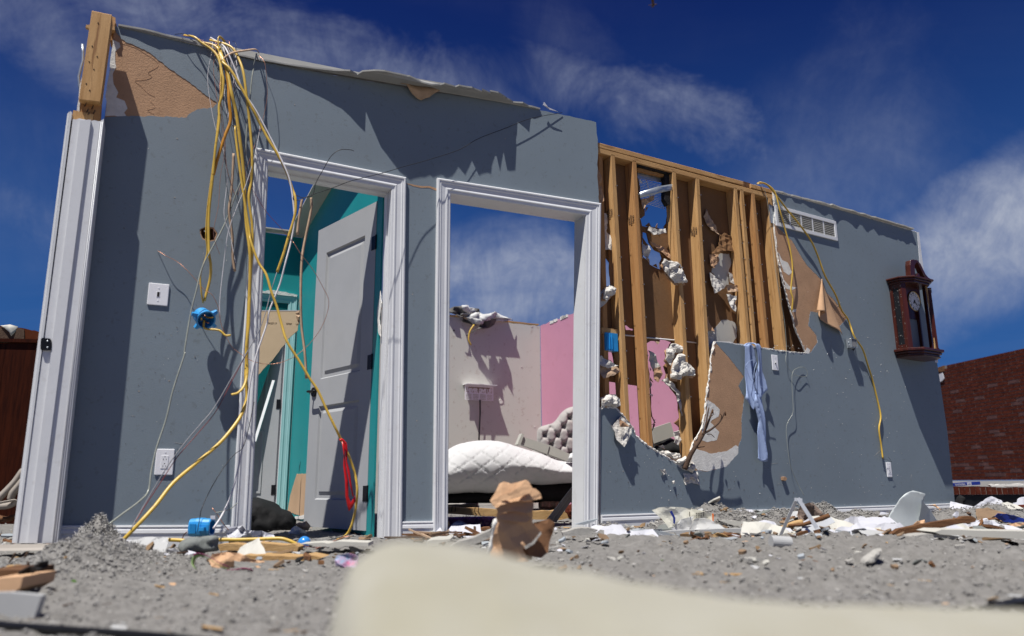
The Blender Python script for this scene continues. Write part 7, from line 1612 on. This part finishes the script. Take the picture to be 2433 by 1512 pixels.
def papers():
    R_ = mat('paper_red_print', (.55, .02, .06), .7); Yp = mat('paper_yellow_print', (.65, .60, .05), .7); ink = mat('ink', (.12, .12, .2), .7)
    L = (((1180, 355), (1240, 300), (1300, 268), (1390, 272), (1425, 312), (1380, 335), (1300, 345), (1200, 360)), 'large crumpled white paper sheet with faint writing right of the A-shaped bracket', 1255), \
        (((1080, 408), (1130, 372), (1210, 340), (1400, 325), (1610, 308), (1645, 345), (1560, 362), (1420, 375), (1280, 395), (1180, 412)), 'long white paper sheet with a red and yellow print', 1277), \
        (((1990, 275), (2040, 240), (2110, 205), (2180, 160), (2240, 140), (2290, 165), (2312, 210), (2252, 245), (2180, 260), (2070, 268)), 'white handwritten paper sheets in front of the black panel', 1228), \
        (((2350, 182), (2380, 178), (2400, 150), (2440, 142), (2500, 160), (2500, 235), (2433, 232), (2370, 215)), 'crumpled white paper at the right edge', 1226), \
        (((1940, 262), (1975, 236), (1998, 240), (1985, 275), (2060, 270), (2090, 300), (2000, 300)), 'torn white paper corner between metal sheet and handwritten sheets', 1250), \
        (((1965, 330), (2080, 300), (2200, 296), (2205, 330), (2130, 358), (2010, 352)), 'white printed sheet lying under the rusty plank', 1262), \
        (((1470, 265), (1490, 240), (1540, 250), (1560, 290), (1500, 290)), 'small white paper scrap left of the bent metal sheet', 1242), \
        (((1440, 300), (1520, 285), (1570, 290), (1560, 312), (1470, 318)), 'lilac-white paper scrap at the foot of the bent metal sheet', 1256)
    for i, (pts, lb, by) in enumerate(L):
        cx_ = sum(p[0] for p in pts)/len(pts); o = crumple('paper_sheet', (k8(cx_, 0)[0], by), pts, paper, lb, 'paper', conv=k8, amp=.03, freq=5+i % 3, seed=20+i, lean=.5, base_off=.05)
        P_ = tr(k8(cx_, 0)[0], by); rnd = random.Random(i)
        if i in (0, 1, 2, 5):
            x0, x1 = min(p[0] for p in pts), max(p[0] for p in pts); y0, y1 = min(p[1] for p in pts), max(p[1] for p in pts)
            for k in range(16 if i == 2 else 9):
                x = rnd.uniform(x0*.75+x1*.25, x0*.25+x1*.75); y = rnd.uniform(y0*.45+y1*.55, y0*.3+y1*.7); dx_, dy_ = rnd.uniform(5, 26), rnd.uniform(-9, 9)
                tube('pen_stroke', [P_.hit(*k8(x, y), .105), P_.hit(*k8(x+dx_*.4, y+dy_), .106), P_.hit(*k8(x+dx_, y), .105)], .0010, ink, o, k=3, sides=4)
    P_ = tr(k8(1340, 0)[0], 1272)
    for x0, x1, m in ((1308, 1362, R_), (1364, 1402, Yp)):
        slab('colour_print', P_, [PX(P_, [k8(*c) for c in ((x0, 338), (x1, 334), (x1+2, 352), (x0+2, 354))], .10)], .102, .099, m, label='red print on paper' if m is R_ else 'yellow print on paper', cat='paper')
papers()
def msheet():
    T = thing('bent_metal_sheet', at_h(2110, 1268, 0), 'bent pale grey metal sheet standing up in front of the right wall end', 'metal sheet')
    P_ = tr(2110, 1262); ms = mat('dirty_pale_metal', (.50, .54, .55), .5, .08, 5, dirt=.45, metal=.15)
    q = jag(PX(P_, [k8(*c) for c in ((1500, 345), (1530, 290), (1560, 232), (1600, 160), (1642, 120), (1690, 102), (1735, 112), (1772, 122), (1760, 200), (1740, 345), (1640, 350))]), .002, .02, 3)
    sheet('left_leaf', P_, q, lambda u, z, d: .02+.18*z*z*2+.012*nz((u*6, z*6, 0), 1), ms, T, step=.012, solid=.002)
    u0 = PX(P_, [k8(1772, 122)])[0]; a = P_.hit(*k8(1770, 125), .07)
    q2 = [P_.hit(*k8(*c), o) for c, o in (((1772, 170), .06), ((1820, 225), .0), ((1880, 320), -.05), ((1880, 345), -.05), ((1740, 348), .02))]
    mesh('right_leaf', q2+[v+Vector((.002, .003, 0)) for v in q2], [(0, 1, 2, 3, 4), (5, 6, 7, 8, 9), (0, 1, 6, 5), (1, 2, 7, 6), (2, 3, 8, 7), (3, 4, 9, 8), (4, 0, 5, 9)], ms, T)
msheet()
plank('rusty_plank', (2230, 1300), ((1575, 385), (1620, 352), (1800, 318), (1960, 290), (2095, 268), (2122, 285), (2118, 305), (1980, 325), (1850, 352), (1700, 385)), wood_old, 'rust-brown wooden plank lying in front of the bent metal sheet', conv=k8, th=.035, jagg=.004)
plank('white_siding_board', (2330, 1308), ((1850, 372), (1900, 356), (2433, 368), (2600, 372), (2600, 420), (2400, 418), (1890, 388)), offw, 'long white siding board lying on the ground at the right edge', conv=k8, th=.15, jagg=.001, cat='board')
plank('torn_white_board', (2190, 1308), ((1640, 410), (1760, 390), (1890, 385), (2020, 402), (1980, 420), (1800, 418), (1700, 432)), gypg, 'torn white drywall strip below the rusty plank', conv=k8, th=.10, cat='drywall piece', jagg=.006)
plank('pale_blue_board', (1715, 1298), ((340, 438), (430, 420), (585, 410), (595, 425), (500, 445), (380, 456)), paleb, 'pale blue board piece lying flat in the middle of the debris', conv=k8, th=.10, cat='board')
crumple('brown_leafy_scrap', (1705, 1290), ((370, 415), (385, 395), (425, 372), (470, 385), (500, 402), (470, 412), (400, 424)), wood_x, 'brown torn cardboard scrap above the pale blue board', 'cardboard', conv=k8, amp=.05, seed=7, solid=.003)
crumple('rust_scrap', (1745, 1296), ((515, 440), (560, 420), (600, 415), (600, 435), (540, 450)), wood_old, 'small rust-red scrap on the right end of the pale blue board', 'scrap', conv=k8, amp=.03, seed=7, solid=.003)
crumple('kraft_sheet', (2070, 1228), ((1255, 245), (1300, 228), (1380, 222), (1440, 225), (1470, 240), (1400, 258), (1290, 258)), cardb, 'flat tan drywall paper sheet at the foot of the right wall', 'paper', conv=k8, amp=.02, seed=7, solid=.002)
crumple('brown_paper_curl', (2105, 1228), ((1440, 220), (1490, 195), (1540, 208), (1560, 215), (1510, 208), (1480, 225)), cardb, 'curled brown paper strip left of the bent metal sheet', 'paper', conv=k8, amp=.05, seed=3, solid=.002)
crumple('brown_paper_curl', (2225, 1228), ((1800, 195), (1840, 190), (1870, 215), (1885, 250), (1870, 235), (1835, 205)), cardb, 'curled brown paper strip right of the bent metal sheet', 'paper', conv=k8, amp=.03, seed=3, solid=.002)
crumple('cardboard_scrap', (2160, 1268), ((1640, 315), (1660, 292), (1715, 285), (1710, 312), (1680, 325)), cardb, 'small cardboard scrap leaning on the bent metal sheet', 'cardboard', conv=k8, amp=.03, seed=3, base_off=.12)
crumple('cardboard_scrap', (2095, 1262), ((1485, 305), (1500, 282), (1545, 285), (1570, 305), (1520, 312)), wood_old, 'dark brown scrap at the left foot of the bent metal sheet', 'cardboard', conv=k8, amp=.03, seed=3)
crumple('white_torn_card', (1995, 1245), ((1190, 235), (1210, 232), (1260, 255), (1282, 275), (1230, 290), (1200, 282), (1215, 262)), gypg, 'torn white card on the grey pile left of the paper sheets', 'card', conv=k8, amp=.04, seed=3, solid=.003)
crumple('blue_plastic_tray', (2390, 1256), ((2225, 270), (2240, 248), (2300, 252), (2380, 275), (2433, 285), (2400, 305), (2300, 308), (2250, 285)), blueg, 'broken royal blue plastic tray at the right edge', 'plastic', conv=k8, amp=.04, freq=5, seed=3, solid=.003)
cloth_lump('black_cloth_bag', (2290, 1222), ((1990, 240), (1995, 160), (2015, 130), (2040, 150), (2035, 185), (2080, 190), (2110, 205), (2060, 222), (2010, 235)), .08, .06, blackf, 'black crumpled cloth at the end of the blue wall', 'cloth', conv=k8, rough=.05, step=.02)
cloth_lump('brick_piece', (2420, 1238), ((2388, 210), (2400, 195), (2500, 200), (2500, 250), (2410, 250)), .04, .02, brickm, 'broken brick piece at the right edge', 'brick', conv=k8, rough=.02, step=.02, smooth=False)
crumple('brown_scrap', (2380, 1262), ((2270, 335), (2300, 315), (2433, 305), (2480, 315), (2400, 330), (2300, 342)), cardb, 'flat brown cardboard strip below the blue tray', 'cardboard', conv=k8, amp=.02, seed=3)
cloth_lump('white_foam_chunk', (2065, 1350), ((1370, 580), (1380, 540), (1430, 505), (1460, 482), (1505, 480), (1500, 520), (1470, 560), (1420, 582)), .025, .02, gypg, 'white plaster chunk in the right foreground', 'plaster', conv=k8, rough=.02, smooth=False, h=0, step=.008)
crumple('white_shard', (2370, 1325), ((2205, 495), (2240, 485), (2290, 462), (2312, 458), (2300, 490), (2270, 505), (2255, 525), (2230, 512)), paper, 'white torn shard on the ground near the right edge', 'paper', conv=k8, amp=.02, seed=3, step=.006)
P_ = tr(1925, 1345); tube('brown_twig', [P_.hit(*k8(x, y), .01) for x, y in ((890, 590), (940, 568), (1000, 556), (1060, 560), (1130, 580), (1210, 600))], .0032, wood_old, sides=5, k=4, label='thin reddish twig lying in the right foreground', cat='twig')
P_ = tr(1710, 1375); tube('yellow_stick', [P_.hit(*k8(x, y), .01) for x, y in ((300, 640), (400, 642), (500, 650), (640, 652))], .0050, wood_x, sides=5, k=4, label='pale yellow wood stick lying in front of the cream fleece edge', cat='stick')
P_ = tr(1230, 1330)
plank('pale_plaster_slab', (1490, 1300), ((1650, 400), (1740, 375), (1840, 370), (1900, 385), (1860, 415), (1740, 425), (1660, 430)), gypg, 'pale pink plaster slab right of the brown paper bag', conv=k10, th=.10, cat='plaster', jagg=.006)
plank('slate_scrap', (1420, 1276), ((1740, 345), (1830, 320), (1900, 305), (1870, 325), (1800, 348)), paleb, 'grey pointed board scrap by the foot of the right door casing', conv=k10, th=.06, cat='board')
# leaves
for i, (x, y, lb) in enumerate(((385, 548, 'small green sprig lying below the pale blue board'), (110, 480, 'small green sprig right of the brown paper bag'), (870, 505, 'small green sprig under the white pipe piece'), (2250, 400, 'small green sprig on the long white siding board'), (1575, 545, 'small yellowish green sprig right of the white plaster chunk'))):
    bx, by = k8(x, y); P_ = tr(bx, by+3); rs = random.Random(i); vs, fs = [], []
    for k in range(22):
        p = P_.hit(bx+rs.uniform(-9, 9), by-rs.uniform(-2, 4), rs.uniform(-.03, .03)); d = Vector((rs.uniform(-1, 1), rs.uniform(-.6, .6), rs.uniform(-.1, .6)))*.012; s = d.cross(Vector((0, -1, .4))).normalized()*.003; b = len(vs)
        vs += [p-s*.2, p+d*.5-s, p+d, p+d*.5+s]; fs.append((b, b+1, b+2, b+3))
    mesh('green_sprig', vs, fs, leafm, label=lb, cat='sprig')
# loose heaps of broken board, wood, paper and cloth: every piece is a part of its heap
def heap(label, n, x0, x1, y0, y1, seed, sizes=(.012, .055), sheets=0):
    rk = random.Random(seed); T = thing('debris_heap', at_h((x0+x1)/2, (y0+y1)/2, 0), label, 'debris heap')
    kinds = (('drywall_scrap', (gypg, paleb, offw, kraftg), .010), ('paper_scrap', (paper, paper, whiteg), .001), ('wood_scrap', (woodg, wood_old, wood_old), .014), ('cardboard_scrap', (kraftg, woodg), .003), ('dark_scrap', (blackf, barkm, greyc), .005))
    for i in range(n):
        nm, ms, th = kinds[rk.choices(range(5), (7, 5, 3, 2, 4))[0]]; px = rk.uniform(x0, x1); py = rk.uniform(y0, y1)
        c = at_h(px, py, .02); c.z = ground_z(c.x, c.y)+rk.uniform(.0, .018); s_ = sizes[0]*(sizes[1]/sizes[0])**rk.random()
        el = rk.uniform(2.5, 6) if nm == 'wood_scrap' else rk.uniform(.7, 1.6); k = rk.randint(5, 8)
        out_ = [(math.cos(6.283*j/k)*s_*el**.6*rk.uniform(.6, 1.15), math.sin(6.283*j/k)*s_*el**-.4*rk.uniform(.6, 1.15)) for j in range(k)]
        rot = Matrix.Rotation(rk.uniform(0, 6.28), 3, 'Z') @ Matrix.Rotation(rk.gauss(0, .35), 3, 'X') @ Matrix.Rotation(rk.gauss(0, .3), 3, 'Y')
        bend = rk.uniform(-.5, .5)*(0 if nm in ('drywall_scrap', 'wood_scrap') else 1)
        P0 = [c+rot @ Vector((a, b_, abs(a)*bend)) for a, b_ in out_]; P1 = [c+rot @ Vector((a, b_, abs(a)*bend+th*rk.uniform(.8, 1.2))) for a, b_ in out_]
        c0, c1_ = c+rot @ Vector((0, 0, -.001)), c+rot @ Vector((0, 0, th))
        vs = P0+P1+[c0, c1_]; fs = []
        for j in range(k): q = (j+1) % k; fs += [(j, q, 2*k), (k+q, k+j, 2*k+1), (j, k+j, k+q, q)]
        mesh(nm, vs, fs, rk.choice(ms), T)
    for i in range(sheets):                                   # larger crumpled sheets
        px, py = rk.uniform(x0, x1), rk.uniform(y0, y1); g_ = at_h(px, py, 0); P_ = Plane(g_, rk.uniform(70, 110)); u_, z_ = 0, ground_z(g_.x, g_.y)+.004; w_ = rk.uniform(.06, .15); h_ = rk.uniform(.03, .075)
        q = jag([(u_-w_, z_-.01), (u_-w_*.7, z_+h_*rk.uniform(.4, 1)), (u_, z_+h_*rk.uniform(.5, 1.2)), (u_+w_*.7, z_+h_*rk.uniform(.3, 1)), (u_+w_, z_-.01), (u_, z_-.015)], .003, .02, seed*31+i)
        sheet('crumpled_sheet', P_, q, lambda u, z, d, z_=z_, i=i: .02+.03*crease(u*.9, z*.9, seed*9+i, 4)-1.1*(z-z_), rk.choice((paper, paper, paper, whiteg, offw, kraftg)), T, step=.012, solid=.0008, smooth=False)
kraftg = mat('dusty_kraft', (.20, .135, .085), .9, .12, 8); woodg = mat('dusty_wood', (.17, .11, .06), .85, .2, 9, .6, 30)
heap('broken boards and torn paper strewn left of the clear plastic bag', 46, 1425, 1600, 1246, 1296, 1, sheets=7)
heap('broken plaster and wood scraps between the plastic bag and A-shaped bracket', 90, 1640, 1900, 1240, 1290, 2, sheets=12)
heap('torn paper and splinters between the A-shaped bracket and bent metal sheet', 90, 1900, 2140, 1240, 1292, 3, sheets=14)
heap('paper and plaster scraps at the right edge before the black panel', 90, 2180, 2440, 1228, 1290, 4, sheets=12)
heap('dark scraps and plaster heaped on the threshold of the right doorway', 50, 985, 1180, 1262, 1288, 5, sheets=3)
heap('small scraps strewn on the ground before the blue box and left doorway', 46, 330, 900, 1284, 1335, 6, (.008, .035), sheets=3)
heap('plaster lumps and chips scattered over the middle right foreground', 46, 1330, 2300, 1296, 1352, 7, (.006, .026))
heap('broken bits lying behind the grooved siding strip at the left edge', 30, -20, 150, 1262, 1300, 8)
heap('plaster and wood scraps around the brown paper bag', 30, 1250, 1440, 1268, 1312, 9, (.01, .045))
# left foreground
crumple('black_rubber_scrap', (95, 1410), ((165, 720), (180, 580), (230, 545), (380, 505), (370, 545), (260, 590), (215, 640), (200, 740)), blackf, 'black rubber scrap in the left foreground', 'rubber', amp=.03, seed=2, solid=.006)
plank('cardboard_box_corner', (25, 1425), ((-80, 640), (160, 622), (140, 700), (60, 745), (-80, 750)), cardb, 'brown cardboard corner at the left edge of the foreground', th=.15, jagg=.001, cat='cardboard')
plank('dark_plank_end', (25, 1400), ((-80, 575), (165, 575), (165, 618), (-80, 625)), wood_old, 'dark wooden plank end at the left edge above the cardboard', th=.15, cat='plank')
plank('white_board', (40, 1478), ((-80, 735), (60, 732), (290, 755), (240, 900), (230, 940), (-80, 935)), whiteg, 'white board lying blurred in the left foreground', th=.02, jagg=.001, cat='board')
for x0, y0, x1, y1, lb in ((60, 530, 105, 460, 'leftmost short dark twig standing at the left edge'), (130, 560, 190, 455, 'longest dark twig leaning right, left of the fluffy pile'), (205, 620, 195, 520, 'upright dark twig standing in front of the black rubber scrap')):
    P_ = tr(*k5(x0, y0+30)); tube('dark_twig', [P_.hit(*k5(x0, y0), 0), P_.hit(*k5((x0+x1)/2+4, (y0+y1)/2), .01), P_.hit(*k5(x1, y1), .02)], .004, barkm, k=3, sides=5, label=lb, cat='twig')
tube('black_hose', [at_h(x, y, .012) for x, y in ((-120, 1474), (0, 1486), (150, 1497), (340, 1510), (520, 1530), (700, 1560))], .0085, blackm, sides=10, k=4, label='black hose lying across the lower left corner', cat='hose')
P_ = tr(2350, 1462); slab('black_strip', P_, [jag(PX(P_, [k8(*c) for c in ((1930, 885), (2100, 868), (2300, 850), (2433, 822), (2600, 800), (2600, 905), (2433, 900), (2100, 905))]), .001, .03, 2)], .0, -.04, blackm, label='black rubber strip lying in the lower right corner', cat='rubber')
# red ribbon on the diagonal yellow cable
def ribbon():
    kr = lambda x, y: (534.6+x*.3536, 772+y*.3536)
    T = thing('red_ribbon', PL.hit(*kr(835, 1250), .33), 'red ribbon looped over the yellow cable in front of the open door', 'ribbon')
    for nm, off, pts in (('ribbon_tail', .345, ((788, 782), (800, 870), (794, 950), (803, 1050), (806, 1150), (820, 1215), (832, 1255), (852, 1225), (874, 1185), (868, 1150), (842, 1195), (826, 1150), (826, 1060), (812, 960), (808, 880), (806, 790))),
                         ('ribbon_tail', .355, ((795, 778), (822, 796), (829, 850), (822, 912), (840, 980), (847, 1060), (862, 1150), (853, 1158), (836, 1075), (824, 1000), (812, 930), (812, 860), (802, 810)))):
        sheet(nm, PL, PX(PL, [kr(*c) for c in pts], off), lambda u, z, d, off=off: off+.012*math.sin(z*18+u*30), redm, T, step=.008, solid=.0008)
    tube('knot', [PL.hit(*kr(x, y), .36) for x, y in ((770, 778), (785, 772), (802, 790), (812, 800))], .0065, redm, T, k=3, sides=5)
ribbon()
# ------------------------------------------------------------------ cream fleece right in front of the lens
def fleece():
    prof = [(-.30, .0), (-.18, .02), (-.152, .10), (-.144, .165), (-.137, .200), (-.126, .226), (-.108, .240), (-.088, .2465), (-.04, .2445), (.01, .2335), (.05, .2245), (.10, .2135), (.15, .2045), (.20, .198), (.30, .190), (.42, .183), (.6, .178), (.9, .15), (1.0, 0)]
    X = [p[0] for p in prof]; Z = [p[1] for p in prof]; vs, fs = [], []; nx, ny = 240, 90
    for j in range(ny+1):
        y = .30+(1.05-.30)*j/ny
        for i in range(nx+1):
            x = -.24+1.24*i/nx; s = x+.224*(y-.62)
            t = (y-.62)/(.34 if y < .62 else .40); sh_ = max(0, 1-abs(t)**2.4)
            z = float(np.interp(s, X, Z))*sh_**.6
            z += (.0045*nz((x*7, y*5, 0), 1)+.0026*nz((x*24, y*15, 0), 1, 2)+.0012*nz((x*70, y*50, 0), 1, 3))*min(1, z*12)
            vs.append((x, y, z-.004))
    W = nx+1
    for j in range(ny):
        for i in range(nx): k = j*W+i; fs.append((k, k+1, k+1+W, k+W))
    o = mesh('cream_fleece_blanket', vs, fs, cream, smooth=True, label='large cream fleece blanket heaped blurred right in front of the camera', cat='blanket')
fleece()
# bird
def bird():
    c = at_y(1552, 12, 60); r_ = 1.0; s = .55
    T = thing('flying_bird', c, 'tiny dark bird flying high at the top of the picture', 'bird')
    tube('body', [c+Vector((-.42, 0, -.04)), c+Vector((-.15, 0, .0)), c+Vector((.12, 0, .02)), c+Vector((.30, 0, .06))], .055, barkm, T, k=4, taper=(.5, 1))
    for d in (1, -1):
        q = [c+Vector((.10, 0, .02)), c+Vector((-.10, 0, .0)), c+Vector((-.18+.1*d, d*.5, .14)), c+Vector((-.05+.12*d, d*.75, .22)), c+Vector((.10+.1*d, d*.45, .18))]
        mesh('wing', q+[v+Vector((0, 0, .01)) for v in q], [(0, 1, 2, 3, 4), (5, 6, 7, 8, 9)]+[(i, (i+1) % 5, (i+1) % 5+5, i+5) for i in range(5)], barkm, T)
bird()
